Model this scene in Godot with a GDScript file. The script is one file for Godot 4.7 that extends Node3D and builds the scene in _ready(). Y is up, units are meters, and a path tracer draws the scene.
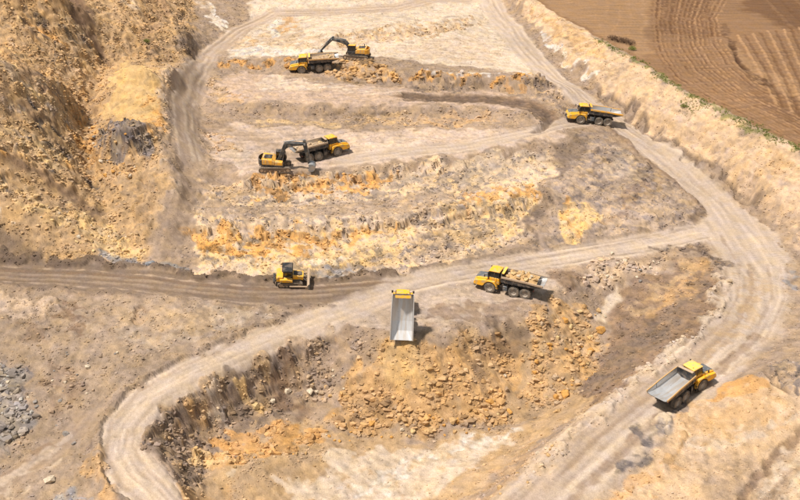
extends Node3D
# An open quarry seen from a drone: benches, haul roads, a tipping pit, a ploughed field above, and the machines at work.

const X0 := -108.0
const Z0 := -290.0
const CN := 217          # coarse relief grid, 1 m
const CM := 209
const ST := 0.19         # fine terrain grid: columns; its rows are 0.17 m apart at the near end and 0.34 m at the far end
const N := 1138
const ZN := -82.0
const ZK := 0.17 / 205.0
const M := 846

# crest, toe and road-edge lines of the relief: x, y, z triples in metres
const LINES := [
	[-68.42,1.8,-135.75,-59.63,1.5,-135.99,-49.22,1.2,-135.91,-39.29,1,-134.74,-29.27,0.8,-132.39,-18.93,0.4,-131.33,-10.26,0.2,-132.26,0,0,-134.1,9.08,0,-137.78,20.13,0,-141.95,38.26,0,-147.35,49.38,0,-153.45],
	[-66.44,1.4,-130.46,-57.83,1.2,-130.52,-47.59,1,-130,-38,0.8,-128.91,-28.42,0.6,-127.28,-18.45,0.2,-126.84,-12.74,0,-126.35,-7.14,0,-127.73],
	[-9.61,0,-121.3,-2.02,0,-118.26,2.69,0,-117.76,8.87,0,-120.27,16.03,-0.2,-123.71,20.75,-0.2,-128.07,23.46,0,-132.32,30.26,0,-137.78,37.09,0,-141.62,45.47,0,-144.27,48.51,0,-140.97,48.08,-0.2,-135.36],
	[-7.14,0,-127.73,-13.87,-0.3,-122.82,-21.51,-0.8,-117.52,-29.83,-1.3,-111.67,-34.19,-1.7,-107.83,-36.34,-2.1,-102.58,-35.97,-2.4,-98.14,-33.67,-2.7,-93.98,-30.09,-3,-89.24,-28.34,-3.2,-86.27],
	[0,0,-126.08,-9.67,-0.2,-122.13,-17.32,-0.8,-116.07,-24.53,-1.3,-111,-28.96,-1.6,-107.05,-30.55,-2,-102.45,-30,-2.3,-98.02,-27.64,-2.6,-93.86,-24.11,-3,-90.06,-21.93,-3.2,-87.05],
	[52.08,0.1,-156.26,50.04,1.2,-163.47,44.94,3,-172.9,40.92,4.4,-181.01,36.45,5.2,-188.32,31.56,6.16,-195.22,27.9,7.04,-206.72,23.9,8,-224.53,20.34,8.8,-246.2,17.48,9.2,-258.6,14.62,9.6,-277.72],
	[61.22,0.6,-140.18,59.59,0.5,-149.54,59.07,0.6,-158.7,53.61,2,-171.15,47,3.8,-183.04,43.17,4.8,-193.26,38.66,5.76,-202.31,35.14,6.8,-214.08,31.62,8,-229.88,27.79,8.8,-248.88,25.39,9.2,-263.54],
	[48.08,-0.2,-135.36,45.98,-0.5,-128.57,40.32,-1,-120.07,33.4,-1.6,-113.02,26.46,-2.2,-106.82,19.27,-3,-99.84,13.94,-3.8,-94.41,10.14,-4.4,-90,7.72,-4.6,-87.01],
	[57.91,0.2,-130.22,54.13,-0.1,-125.15,49,-0.8,-117.28,41.73,-1.2,-110.19,36.15,-1.6,-105.58,29.88,-2.4,-99.08,23.49,-3.2,-92.83,19.45,-3.8,-88.51],
	[20.98,12.8,-275.25,28.76,12.32,-248.39,36.18,11.92,-232.25,43.45,11.44,-215.33,48.13,11.2,-201.75,53.87,10.72,-184.11,60.01,10.24,-172.93,66.41,9.6,-160.24,72.72,9.28,-150.74],
	[57.13,12.32,-246.53,67.97,11.68,-215.98,76.65,11.2,-191.26,83.7,10.88,-170.76],
	[87.82,13.2,-311.4,101.44,12.64,-265,111.65,12.32,-229.16],
	[69.6,4.8,-140.35,63.77,5.2,-150.13,57.73,5.84,-162.69,51.89,6.8,-173.98,45.86,7.68,-188.72,40.46,8.48,-202.4,34.49,9.76,-218.72,30.02,10.56,-237.18],
	[-32.36,11.6,-258.99,-14.37,11.52,-247.76,4.84,11.2,-250.86,14.4,10.72,-248.05],
	[-15.33,11.04,-223.39,-6.67,11.04,-227.28,4.54,10.88,-232.69,16.41,10.4,-241.2],
	[-15.03,9.44,-217.6,-6.52,9.44,-220.51,4.43,9.28,-225.56,18.31,9.12,-234],
	[-36.58,8.64,-210.39,-29.29,8.96,-210.74,-21.01,9.04,-211.85,-11.53,9.2,-211.35,0,9.28,-203.8,9.97,9.44,-199.52,19.99,9.28,-200,29.12,8.8,-200.82,32.07,8,-197.05,33.1,6.72,-192.51],
	[-35.81,7.44,-208.76,-27.06,7.44,-208.76,-20.71,7.44,-207.46,-12.14,7.2,-201.82,0,6.96,-199.46,10.01,6.56,-198.8,20.04,6.48,-199.03,27.73,6.4,-196.29,29.78,6.16,-190.67,30.04,6,-186.73],
	[-38.18,7.2,-194.04,-31.67,7.36,-189.61,-20.93,7.28,-187.62,-9.57,7.2,-188.94,3.82,7.04,-188.27,17.12,6.8,-187.28,24.46,6.4,-184.6,27.61,6,-182.51],
	[-31.48,5.76,-187.37,-19.03,5.6,-186.72,-9.53,5.52,-186.93,3.8,5.52,-186.4,15.12,5.6,-185.13,24.28,5.76,-182.62,28.48,5.76,-179.07],
	[-31.75,5.84,-164.85,-25.88,5.84,-159.33,-16.77,5.68,-160.11,-8.47,5.52,-162.16,0,5.6,-164.55,10.42,5.6,-167.19,21.29,5.68,-171.55,30.04,5.76,-177.08,36.91,5.12,-179.69],
	[-31.17,4.16,-160.23,-25.67,3.9,-156.77,-16.64,3.7,-157.6,-8.42,3.6,-159.84,0,3.7,-162.5,10.36,3.9,-165.02,21.09,4.16,-168.8,30.4,4.48,-172.6],
	[-33.83,3.6,-151.26,-24.14,3.4,-150.94,-11.37,3.3,-152.64,0,3.4,-154.33,9.99,3.5,-157.64,22.33,3.8,-163.97,31.63,4.16,-168.8],
	[-33.63,3.9,-145.93,-23.5,3.8,-146.13,-10.98,3.7,-146.34,0,3.7,-148.48,11.33,3.7,-152.18,23.25,3.7,-157.2,32.3,3.8,-161.86],
	[-32.58,1.9,-143.33,-21.73,1.6,-143.23,-10.91,1.4,-143.95,0,1.4,-146.36,11.25,1.5,-149.7,21.24,1.7,-152.96],
	[-37.49,1.2,-136.85,-30.96,0.9,-133.71,-20.47,0.6,-132.15,-10.3,0.4,-133.09,0,0.2,-134.95,10.67,0.1,-139.18,20.25,0.1,-143.08],
	[36.74,4.96,-178.61,42.11,3.5,-168.12,44.48,2.2,-158.46,49.69,0.4,-154.88],
	[32.44,3.2,-162.37,36.46,2.4,-156.07,40.78,1.4,-152.46,45.38,0.3,-150.66],
	[19.39,10.08,-250.49,0,10.4,-244.73,-16.41,10.4,-241.2,-30.62,10.08,-242.38,-37.49,9.6,-232.32,-42.13,9.04,-218.9,-43.98,8.64,-205.11,-41.33,11.16,-182.87,-39.51,10.12,-172.75,-36.62,8.82,-162.13,-35.57,5.44,-157.37],
	[-23.17,9.92,-237.8,-31.7,9.44,-231.27,-37.52,8.8,-216.81,-39.64,8.16,-203.36,-39.06,7.2,-191.17,-35.5,6.4,-177.43,-32.66,5.76,-167.25],
	[-36.14,3.62,-142.68,-35.01,5.96,-148.52,-37.51,9.34,-156.63,-41.17,11.94,-167.98,-43.25,13.76,-183.71,-43.02,15.06,-197.91,-47.25,11.84,-230.89,-49.77,13.2,-252.56],
	[-61.04,23.51,-238.36,-59.31,19.74,-217.8,-57.81,16.1,-204.58,-57.56,13.24,-194.15,-57.4,10.12,-183.06,-55.57,7.78,-171.52,-51.5,5.44,-159.41,-46.52,3.88,-147.39,-41.9,1.6,-139.93,-38.76,1.1,-135.79],
	[-51.35,16.36,-182.75,-47.97,17.66,-182.22,-44.56,16.1,-182.39],
	[-48.28,14.54,-162.08,-44.66,15.06,-158.89,-41.69,14.02,-163.45],
	[-49.97,9.08,-160.63,-45.39,8.82,-158.69,-41.34,9.86,-159.62],
	[-93.73,30.66,-205.89,-74.67,29.36,-195.07,-66.62,26.76,-198.02,-63.23,24.81,-201.96],
	[-75.69,25.46,-158.87,-65.35,23.64,-164.59,-61.22,20,-170.52,-58.08,15.71,-175.24],
	[-72.43,18.31,-147.07,-61.96,16.1,-150.6,-57.99,12.46,-153.34,-53.47,9.34,-152.57],
	[-71.22,11.42,-140.42,-60.64,9.34,-143.13,-54.52,6.74,-141.55,-48.49,3.36,-139.84],
	[-71.81,3.62,-137.72,-60.16,3.1,-138.39,-52.44,2.32,-137.3,-44.74,1.6,-136.11],
	[-65.27,0,-119.76,-54.11,-0.2,-118.82,-46.23,0,-119.76,-36.72,0,-119.76,-27.38,0.1,-120.88],
	[-58.7,-3.2,-108.18,-51.02,-2.6,-108.43,-47.29,-2.2,-108.96,-43.55,-1.8,-109.49],
	[-57.32,-5.5,-97.32,-47.78,-5,-97.63,-43.4,-4.2,-101.36,-39.98,-3.2,-105.04],
	[-54.03,-5.8,-89.1,-45.81,-5.2,-91.73,-41.66,-4.4,-97.46,-38.75,-3.4,-101.31],
	[-47,-5.4,-82.55,-38.75,-4.8,-91.27,-34.85,-4,-92.05],
	[-15.42,-7,-113.82,-20.34,-7.2,-110.35,-23.78,-7.4,-107.03,-25.72,-7.4,-103.41,-23.64,-7.8,-98.22],
	[-13.19,-8.2,-110.59,-6.55,-9,-109.08,0,-9.4,-108.34,6.54,-9.4,-108.76,13.27,-9.2,-111.04,19.54,-8.6,-113.75,25.14,-7.4,-115.74],
	[-23.11,-9,-90.93,-12.23,-9.6,-98.49,0,-9.9,-101.62,10.17,-9.6,-104.15,16.76,-8.6,-106.92],
	[-21.84,-6.8,-98.87,-17.2,-7,-100.61,-11.43,-8.2,-104.8],
	[-22.57,-10,-87.22,0,-10.4,-90.79,7.02,-10,-92],
	[8.27,-7.8,-94.66,12.22,-7.4,-99.59,17.63,-6.6,-104.39,23.17,-5.6,-108.23],
	[0,-0.4,-117.89,-1.33,-4.4,-114.29,-1.99,-7.4,-111.7],
	[5.41,-0.8,-118.51,6.7,-4.2,-115.16,7.97,-7.6,-111.97],
	[-7.52,-1,-120.07,-10.17,-4.6,-116.92,-12.09,-7.4,-113.92],
	[20.08,-0.6,-128.18,22.44,-3,-123.19,23.35,-5.6,-118.37],
	[13.96,-1.4,-123.27,15.18,-4.8,-119.62,15.67,-8,-115.88],
	[25.34,-7.2,-117.09,27.46,-5.8,-122.35,29.89,-4.2,-129.09,33.13,-2.8,-133.9],
	[26.3,-0.3,-136.46,29.68,-3,-132.77,30.37,-3.8,-131.24],
	[38.11,-1.8,-138.2,42.77,-1,-138.96,46.65,-0.3,-139.59],
	[35.34,-2.4,-131.77,38.91,-2,-128.28,41.28,-1.3,-126.58],
	[27.13,-5.2,-116.6,32.97,-3.2,-119.69,37.39,-2,-121.63],
	[35.95,-1.5,-104.82,38.57,-1,-105.6,42.06,-0.6,-107.16],
	[42.52,0.8,-107.33,45.69,1.4,-107.77,50.55,1.8,-109.4,60.79,2,-113],
	[45.35,0.2,-106.04,49.35,0.3,-105.06,57.17,0.5,-103.13],
	[30.94,-2.6,-98.39,37.36,-2,-100.49,43.35,-1.4,-100.68,56.69,-1,-101.14],
	[25.01,-3.6,-91.59,33.65,-3.2,-94.57,42.11,-2.8,-95.88,55.57,-2.6,-97.46],
	[22.07,-4.2,-87.36,33.11,-4.2,-87.36,45.02,-3.8,-90.14,57.57,-3.6,-93.3],
	[53.74,0.2,-122.01,57.86,0.8,-118.5,64.08,1,-120.72],
]
# earth, rock and dust laid over the relief: kind (l line / p patch), material, half width, strength, soft edge, extras, x z pairs
const STROKES := [
	# left hillside
	["p","ochretan",1,1,2,{rock=0.35, rub=0.8},[-146.15,-317.3,-55.46,-318.93,-44.05,-225.02,-42.85,-195.3,-39.9,-171.38,-35.79,-153.34,-36.1,-142.14,-38.65,-135.25,-71.09,-132.41]],
	["p","brown",1,0.9,1,{rub=0.1, rock=0.1},[-95.07,-290.55,-82.96,-276.46,-59.68,-201.88,-56.63,-195.2,-59.19,-196.42,-62.48,-196.84]],
	["p","ochre",1,0.4,2,{},[-73.31,-188.08,-64.15,-184.66,-55.2,-178.09,-56.12,-174.48,-61.53,-165.19,-73.81,-169]],
	["p","ochre",1,0.7,2,{brk=0.4},[-126.77,-290.58,-92.15,-276.36,-61.71,-196.99,-63.95,-191.27,-71.8,-188.92,-84.06,-188.38]],
	["p","ochre",1,0.45,2,{brk=0.5},[-59.25,-229.33,-55.58,-264.01,-46.93,-209.3,-49.09,-197.81,-54.95,-198.18,-56.66,-211.45]],
	["p","palegrey",1,0.5,1.2,{brk=0.5},[-69.03,-173.87,-62.03,-167.71,-57.66,-172.35,-58.09,-167.96,-62.45,-163.11,-67.4,-160.16]],
	["p","brown",1,0.55,1.5,{brk=0.4, rub=0.3},[-67.16,-158.99,-61.18,-163.48,-56.34,-169.11,-55.8,-164,-61.34,-158.07,-66.37,-155.64]],
	["p","brown",1,0.35,2,{brk=0.4, rub=0.3},[-46.05,-155.7,-40.78,-156.31,-37.12,-148.75,-38.28,-141.34,-42.36,-144.83]],
	["p","paleochre",1,0.6,1.2,{brk=0.5, rub=1.2},[-63.95,-157.31,-58.57,-158.18,-53.33,-158.69,-54.05,-151.79,-59.4,-150.88,-64.98,-150.78]],
	["p","greyrock",1,0.6,1,{brk=0.5, rock=0.8},[-57.84,-180.98,-53.21,-177.04,-50.49,-162.43,-53.82,-166.66,-56.29,-171.85]],
	["p","brown",1,0.35,2,{rub=0.1},[-84.82,-175.37,-68.51,-179.69,-63.49,-179.17,-58.39,-170.81,-61.46,-164.85,-80.85,-165.45]],
	["p","brown",1,0.75,1.5,{rub=0.2, rock=0.2},[-75.2,-149.56,-60.6,-150.28,-55.87,-150.44,-50.72,-149.55,-44.45,-147.42,-47.4,-144.76,-57.08,-146.36,-74.15,-146.07]],
	["l","greydark",0.55,0.85,0.35,{dh=-0.25, rock=0.5, brk=0.6},[-62.18,-163.11,-59.05,-164.9]],
	["l","greydark",0.5,0.85,0.35,{dh=-0.25, rock=0.5, brk=0.6},[-61.88,-160.39,-56.67,-161.82]],
	["l","greydark",0.5,0.85,0.35,{dh=-0.25, rock=0.5, brk=0.6},[-57.9,-155.61,-55.15,-154.88]],
	["l","greydark",0.5,0.85,0.35,{dh=-0.25, rock=0.5, brk=0.6},[-55.22,-150.64,-51.98,-151.37]],
	["l","greydark",0.5,0.85,0.35,{dh=-0.25, rock=0.5, brk=0.6},[-65.33,-191.59,-62.85,-190.64]],
	["l","greydark",0.6,0.85,0.35,{dh=-0.25, rock=0.5, brk=0.6},[-52.56,-156.85,-48.52,-154.09]],
	["l","greydark",0.8,0.85,0.35,{dh=-0.25, rock=0.5, brk=0.6},[-61.08,-145.39,-59.83,-144.74]],
	["l","greydark",0.4,0.85,0.35,{dh=-0.25, rock=0.5, brk=0.6},[-62.43,-154.72,-60.32,-155.22]],
	["l","brown",1.6,0.6,1.4,{dh=-1.6, brk=0.2},[-80.42,-248.65,-62.54,-200.24,-60,-198.28,-57.61,-196.26]],
	["l","ochretan",1,0,2.2,{dh=1, brk=0.2, warp=1.4},[-73.8,-190.21,-66.32,-186.9,-59.46,-185.45]],
	["l","ochretan",1,0,2.2,{dh=-0.9, brk=0.2, warp=1.4},[-71.02,-193.54,-63.95,-191.27,-58.01,-190.27]],
	["l","ochretan",1,0,2.2,{dh=-1, brk=0.2, warp=1.4},[-73.31,-181.81,-62.03,-167.71,-57.33,-173.98]],
	["l","ochretan",1,0,2.2,{dh=1, brk=0.2, warp=1.4},[-66.28,-161.73,-60.99,-162.59,-56.4,-167.59]],
	["l","ochretan",1,0,2.2,{dh=-0.9, brk=0.2, warp=1.4},[-65.09,-156.21,-59.8,-157.52,-53.75,-160.33]],
	["l","ochretan",1,0,2.2,{dh=0.9, brk=0.2, warp=1.4},[-62.3,-148.48,-56.37,-149.51,-49.4,-150.06]],
	["l","ochretan",1,0,2.2,{dh=1, brk=0.2, warp=1.4},[-58.42,-225.09,-56.66,-211.45,-55.86,-200.69]],
	["l","ochretan",1,0,2.2,{dh=-1.1, brk=0.2, warp=1.4},[-53.99,-233.51,-52.08,-213.31,-53.04,-200.14]],
	["l","ochretan",1,0,2.2,{dh=0.9, brk=0.2, warp=1.4},[-51.48,-238.02,-48.57,-213.86,-49.33,-198.99]],
	["l","ochretan",1,0,2.2,{dh=-0.8, brk=0.2, warp=1.4},[-42.47,-156.51,-41.81,-150.67,-41.21,-144.63]],
	["l","ochretan",1,0,2.2,{dh=0.8, brk=0.2, warp=1.4},[-38.91,-154.96,-38.78,-149.05,-38.6,-143.24]],
	["l","paleochre",0.57,0.77,0.35,{brk=0.5, dh=-0.19, rock=0.7, rub=0.6, warp=0.6},[-62.65,-190.09,-60.01,-190.51,-57.28,-191.05]],
	["l","paleochre",0.53,0.71,0.35,{brk=0.5, dh=-0.06, rock=0.7, rub=0.6, warp=0.6},[-61.69,-164.98,-60.72,-165.52,-59.92,-166.86]],
	["l","ochre",0.6,0.75,0.35,{brk=0.5, dh=0.21, rock=0.7, rub=0.6, warp=0.6},[-64.33,-186.85,-61.34,-187.25,-58.61,-189.04]],
	["l","orange",0.35,0.59,0.35,{brk=0.5, dh=0.16, rock=0.7, rub=0.6, warp=0.6},[-59.05,-167.67,-57.09,-171.95,-53.85,-172.89]],
	["l","paleochre",0.29,0.65,0.35,{brk=0.5, dh=0.15, rock=0.7, rub=0.6, warp=0.6},[-72.78,-191.26,-71.16,-190.85,-69.54,-190.38]],
	["l","paleochre",0.28,0.64,0.35,{brk=0.5, dh=-0.08, rock=0.7, rub=0.6, warp=0.6},[-61.52,-145.4,-58.72,-144.91,-55.89,-144.42]],
	["l","paleochre",0.49,0.4,0.35,{brk=0.5, dh=-0.12, rock=0.7, rub=0.6, warp=0.6},[-61.19,-149.9,-58.94,-150.39,-56.43,-150.08]],
	["l","paleochre",0.45,0.69,0.35,{brk=0.5, dh=-0.19, rock=0.7, rub=0.6, warp=0.6},[-58.62,-169.85,-57.12,-173.28,-54.86,-174.59]],
	["l","greydark",0.52,0.63,0.35,{brk=0.5, dh=0.16, rock=0.7, rub=0.6, warp=0.6},[-70.36,-192.89,-68.79,-192.6,-67.29,-192.59]],
	["l","paletan",0.34,0.56,0.35,{brk=0.5, dh=0.09, rock=0.7, rub=0.6, warp=0.6},[-60,-167.46,-58.3,-169.47,-56.92,-172.83]],
	["l","greydark",0.56,0.69,0.35,{brk=0.5, dh=0.18, rock=0.7, rub=0.6, warp=0.6},[-58.85,-155.32,-56.64,-156.56,-54.45,-157.97]],
	["l","orange",0.32,0.71,0.35,{brk=0.5, dh=0.03, rock=0.7, rub=0.6, warp=0.6},[-68.29,-191.4,-65.24,-191.65,-62.25,-192]],
	["l","paletan",0.41,0.56,0.35,{brk=0.5, dh=0.03, rock=0.7, rub=0.6, warp=0.6},[-73.72,-184.02,-71.75,-183.28,-69.73,-182.32]],
	["l","paletan",0.5,0.79,0.35,{brk=0.5, dh=-0.14, rock=0.7, rub=0.6, warp=0.6},[-60.03,-164.5,-57.88,-166.09,-55.99,-168.72]],
	["l","brown",0.53,0.62,0.35,{brk=0.5, dh=0.09, rock=0.7, rub=0.6, warp=0.6},[-59.27,-180.29,-57.14,-181.19,-53.03,-175.58]],
	["l","paletan",0.31,0.59,0.35,{brk=0.5, dh=-0.18, rock=0.7, rub=0.6, warp=0.6},[-60.6,-150.72,-59.36,-150.88,-58.22,-151.49]],
	["l","paletan",0.48,0.55,0.35,{brk=0.5, dh=0, rock=0.7, rub=0.6, warp=0.6},[-63.35,-159.16,-62.36,-159.69,-61.28,-159.77]],
	["l","paleochre",0.35,0.45,0.35,{brk=0.5, dh=-0.01, rock=0.7, rub=0.6, warp=0.6},[-61.05,-184.81,-59.66,-185.24,-58.27,-185.8]],
	["l","ochre",0.33,0.68,0.35,{brk=0.5, dh=0.04, rock=0.7, rub=0.6, warp=0.6},[-60.63,-172.1,-60.01,-180.7,-56.67,-181.74]],
	["l","orange",0.46,0.44,0.35,{brk=0.5, dh=0.21, rock=0.7, rub=0.6, warp=0.6},[-53.45,-155.92,-52,-156.62,-50.29,-156.8]],
	["l","paleochre",0.25,0.77,0.35,{brk=0.5, dh=-0.06, rock=0.7, rub=0.6, warp=0.6},[-70.01,-189.41,-68.05,-189.02,-66.18,-188.99]],
	["l","greydark",0.4,0.49,0.35,{brk=0.5, dh=-0.01, rock=0.7, rub=0.6, warp=0.6},[-61.77,-169.6,-59.14,-171.43,-58.16,-179.02]],
	["l","paleochre",0.59,0.58,0.35,{brk=0.5, dh=0.17, rock=0.7, rub=0.6, warp=0.6},[-57.92,-155.51,-55.4,-155.73,-53.27,-157.45]],
	["l","ochretan",0.59,0.69,0.35,{brk=0.5, dh=-0.08, rock=0.7, rub=0.6, warp=0.6},[-70.83,-187.31,-69.41,-187.11,-67.92,-186.6]],
	["l","greydark",0.47,0.56,0.35,{brk=0.5, dh=-0.12, rock=0.7, rub=0.6, warp=0.6},[-64.66,-193.33,-62.27,-193.89,-60.01,-195.13]],
	["l","ochretan",0.22,0.61,0.35,{brk=0.5, dh=-0.06, rock=0.7, rub=0.6, warp=0.6},[-64.68,-196.6,-62.02,-198.83,-59.47,-201.54]],
	["l","paleochre",0.35,0.6,0.35,{brk=0.5, dh=0.1, rock=0.7, rub=0.6, warp=0.6},[-69.42,-175.7,-62.91,-166.35,-60.64,-168.28]],
	["l","ochre",0.53,0.58,0.35,{brk=0.5, dh=0.17, rock=0.7, rub=0.6, warp=0.6},[-58.44,-172.31,-57.78,-178.46,-54.24,-176.18]],
	["l","paletan",0.21,0.52,0.35,{brk=0.5, dh=0.2, rock=0.7, rub=0.6, warp=0.6},[-67.08,-173.44,-62.19,-167.6,-60.22,-169.84]],
	["l","ochretan",0.42,0.76,0.35,{brk=0.5, dh=-0.06, rock=0.7, rub=0.6, warp=0.6},[-59.82,-150.95,-57.73,-150.98,-55.69,-151.54]],
	["l","ochre",0.28,0.66,0.35,{brk=0.5, dh=-0.15, rock=0.7, rub=0.6, warp=0.6},[-59.66,-146.19,-58.46,-146.43,-57.13,-146.07]],
	["l","paleochre",0.39,0.6,0.35,{brk=0.5, dh=-0.11, rock=0.7, rub=0.6, warp=0.6},[-61.04,-152.16,-58.19,-152.99,-54.94,-152.65]],
	["l","ochretan",0.52,0.44,0.35,{brk=0.5, dh=0.01, rock=0.7, rub=0.6, warp=0.6},[-67.92,-192.69,-66,-192.61,-64.18,-193]],
	["l","greydark",0.5,0.56,0.35,{brk=0.5, dh=0, rock=0.7, rub=0.6, warp=0.6},[-61.03,-166.6,-59.9,-167.69,-58.85,-169.16]],
	["l","paleochre",0.44,0.44,0.35,{brk=0.5, dh=0.23, rock=0.7, rub=0.6, warp=0.6},[-61.5,-164.96,-59.69,-166.54,-57.88,-168.03]],
	["l","brown",0.55,0.79,0.35,{brk=0.5, dh=-0.17, rock=0.7, rub=0.6, warp=0.6},[-59.98,-167.69,-57.89,-170.3,-56.18,-174.74]],
	["l","brown",0.26,0.44,0.35,{brk=0.5, dh=0.14, rock=0.7, rub=0.6, warp=0.6},[-69.07,-187.44,-66,-187.19,-63.07,-187.47]],
	["l","greydark",0.4,0.55,0.35,{brk=0.5, dh=-0.11, rock=0.7, rub=0.6, warp=0.6},[-68.72,-192.63,-65.62,-193.02,-62.73,-194.38]],
	["l","paletan",0.49,0.41,0.35,{brk=0.5, dh=0.2, rock=0.7, rub=0.6, warp=0.6},[-58.39,-157.15,-55.95,-159.05,-53.41,-160.71]],
	["l","ochre",0.59,0.58,0.35,{brk=0.5, dh=-0.1, rock=0.7, rub=0.6, warp=0.6},[-58.84,-149.43,-56.08,-149.56,-53.12,-149.06]],
	["l","paleochre",0.55,0.46,0.35,{brk=0.5, dh=-0.14, rock=0.7, rub=0.6, warp=0.6},[-70.3,-180.56,-68.07,-179.93,-65.95,-179.64]],
	["l","paletan",0.58,0.43,0.35,{brk=0.5, dh=-0.09, rock=0.7, rub=0.6, warp=0.6},[-63.42,-186.09,-62.09,-186.08,-60.82,-186.35]],
	["l","greydark",0.6,0.59,0.35,{brk=0.5, dh=0.16, rock=0.7, rub=0.6, warp=0.6},[-57.22,-159.31,-56.1,-159.48,-55.05,-159.99]],
	["l","paleochre",0.57,0.4,0.35,{brk=0.5, dh=0.04, rock=0.7, rub=0.6, warp=0.6},[-64.58,-195.99,-63.04,-196.33,-61.63,-197.34]],
	["l","paleochre",0.31,0.75,0.35,{brk=0.5, dh=-0.05, rock=0.7, rub=0.6, warp=0.6},[-62.51,-160.01,-61.39,-160.45,-60.21,-160.56]],
	["l","brown",0.46,0.68,0.35,{brk=0.5, dh=0.11, rock=0.7, rub=0.6, warp=0.6},[-68.23,-177.44,-62.94,-169.08,-61,-169.4]],
	["l","ochre",0.38,0.7,0.35,{brk=0.5, dh=0.21, rock=0.7, rub=0.6, warp=0.6},[-67.63,-186.65,-64.33,-186.47,-61.33,-187.57]],
	["l","ochre",0.55,0.47,0.35,{brk=0.5, dh=0.2, rock=0.7, rub=0.6, warp=0.6},[-70.93,-178.43,-68.48,-177.85,-62.93,-168.65]],
	["l","ochre",0.46,0.7,0.35,{brk=0.5, dh=-0.09, rock=0.7, rub=0.6, warp=0.6},[-60.96,-144.17,-58.76,-143.5,-56.42,-142.39]],
	["l","paleochre",0.38,0.68,0.35,{brk=0.5, dh=0.08, rock=0.7, rub=0.6, warp=0.6},[-71.06,-176.85,-68.15,-174.9,-63.25,-167.63]],
	["l","orange",0.37,0.75,0.35,{brk=0.5, dh=0.2, rock=0.7, rub=0.6, warp=0.6},[-62.53,-148.47,-61.5,-148.59,-60.44,-148.44]],
	["l","brown",0.46,0.75,0.35,{brk=0.5, dh=-0.17, rock=0.7, rub=0.6, warp=0.6},[-71.83,-190.38,-68.99,-190.1,-66.21,-189.9]],
	["l","ochretan",0.31,0.42,0.35,{brk=0.5, dh=-0.06, rock=0.7, rub=0.6, warp=0.6},[-59.03,-145.97,-57.55,-145.68,-56.13,-145.67]],
	["l","paleochre",0.24,0.49,0.35,{brk=0.5, dh=-0.13, rock=0.7, rub=0.6, warp=0.6},[-57.65,-166.69,-56.17,-169.46,-53.53,-168.67]],
	["l","ochretan",0.38,0.55,0.35,{brk=0.5, dh=0.1, rock=0.7, rub=0.6, warp=0.6},[-61.58,-154.66,-59.64,-154.19,-57.89,-154.4]],
	["l","paleochre",0.3,0.45,0.35,{brk=0.5, dh=0.11, rock=0.7, rub=0.6, warp=0.6},[-56.78,-157.26,-55.83,-158.05,-54.62,-157.84]],
	["l","paletan",0.24,0.6,0.35,{brk=0.5, dh=0.05, rock=0.7, rub=0.6, warp=0.6},[-62.39,-154.2,-60.03,-154.09,-57.91,-154.87]],
	["l","ochretan",0.35,0.48,0.35,{brk=0.5, dh=0.19, rock=0.7, rub=0.6, warp=0.6},[-58.8,-172.82,-58.19,-180.53,-53.96,-177.62]],
	["l","orange",0.46,0.48,0.35,{brk=0.5, dh=-0.04, rock=0.7, rub=0.6, warp=0.6},[-63.1,-180.7,-60.45,-181.99,-57.73,-183.32]],
	["l","greydark",0.54,0.65,0.35,{brk=0.5, dh=-0.02, rock=0.7, rub=0.6, warp=0.6},[-67.34,-184.89,-65.68,-185.52,-63.84,-185.32]],
	["l","greydark",0.47,0.67,0.35,{brk=0.5, dh=-0.08, rock=0.7, rub=0.6, warp=0.6},[-63.83,-194.41,-62.46,-194.78,-61.14,-195.46]],
	["l","paleochre",0.35,0.41,0.35,{brk=0.5, dh=0.06, rock=0.7, rub=0.6, warp=0.6},[-65.53,-195.41,-63.71,-196.51,-61.89,-197.39]],
	["l","brown",0.49,0.56,0.35,{brk=0.5, dh=0.13, rock=0.7, rub=0.6, warp=0.6},[-59.46,-168.59,-58.02,-170.74,-56.87,-174.25]],
	["l","greydark",0.54,0.44,0.35,{brk=0.5, dh=0.16, rock=0.7, rub=0.6, warp=0.6},[-73.07,-181.52,-70.11,-179.95,-66.97,-177.73]],
	# yellow block talus
	["p","paleochre",1,0.85,2,{rub=1, rock=0.6, brk=0.5},[-61.15,-145.77,-54.86,-145.88,-48.73,-147.3,-41.1,-144.03,-37.75,-138.31,-39.95,-135.75,-43.36,-136.45,-49.84,-139.38,-56.02,-141.52,-60.56,-142.57]],
	["p","white",1,0.7,1.5,{rub=0.8, rock=0.4, brk=0.6},[-64.66,-141.96,-59.33,-142.19,-57.03,-140.32,-64.49,-138.78]],
	["p","greybrown",1,0.85,1.5,{rub=0.2, rock=0.15},[-72.93,-138.63,-58.48,-140.1,-54.21,-138.99,-49.26,-136.24,-71.09,-132.41]],
	["p","tan",1,0.6,2,{rub=0.3},[-46.05,-157.99,-36.72,-158.49,-35.23,-147.74,-38.12,-140.36,-42.74,-146.89,-46.62,-153.21]],
	# ochre outcrop
	["p","yellow",1,0.95,1,{rub=0.15, rock=0.25},[-55.17,-192.09,-52.66,-196.48,-46.98,-193.45,-42.68,-175.81,-41.22,-161.99,-47.2,-161.89,-52.86,-176.31]],
	["p","orange",1,0.6,0.8,{rock=0.6, brk=0.5},[-50.84,-173.04,-42.67,-166.98,-40.36,-162.17,-41.69,-160.47,-47.05,-160.91]],
	["p","greyrock",1,0.9,0.7,{rock=0.9, rub=0.8},[-51.87,-172.61,-41.31,-162.52,-40.15,-160.6,-41.63,-157.42,-47.91,-158.38,-52.94,-165.89,-53.52,-171.59]],
	["l","soil",1.2,0.6,0.8,{brk=0.7, rock=0.8, rub=0.8},[-56.73,-182.11,-56.13,-173.79,-55.45,-169.55]],
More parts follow.
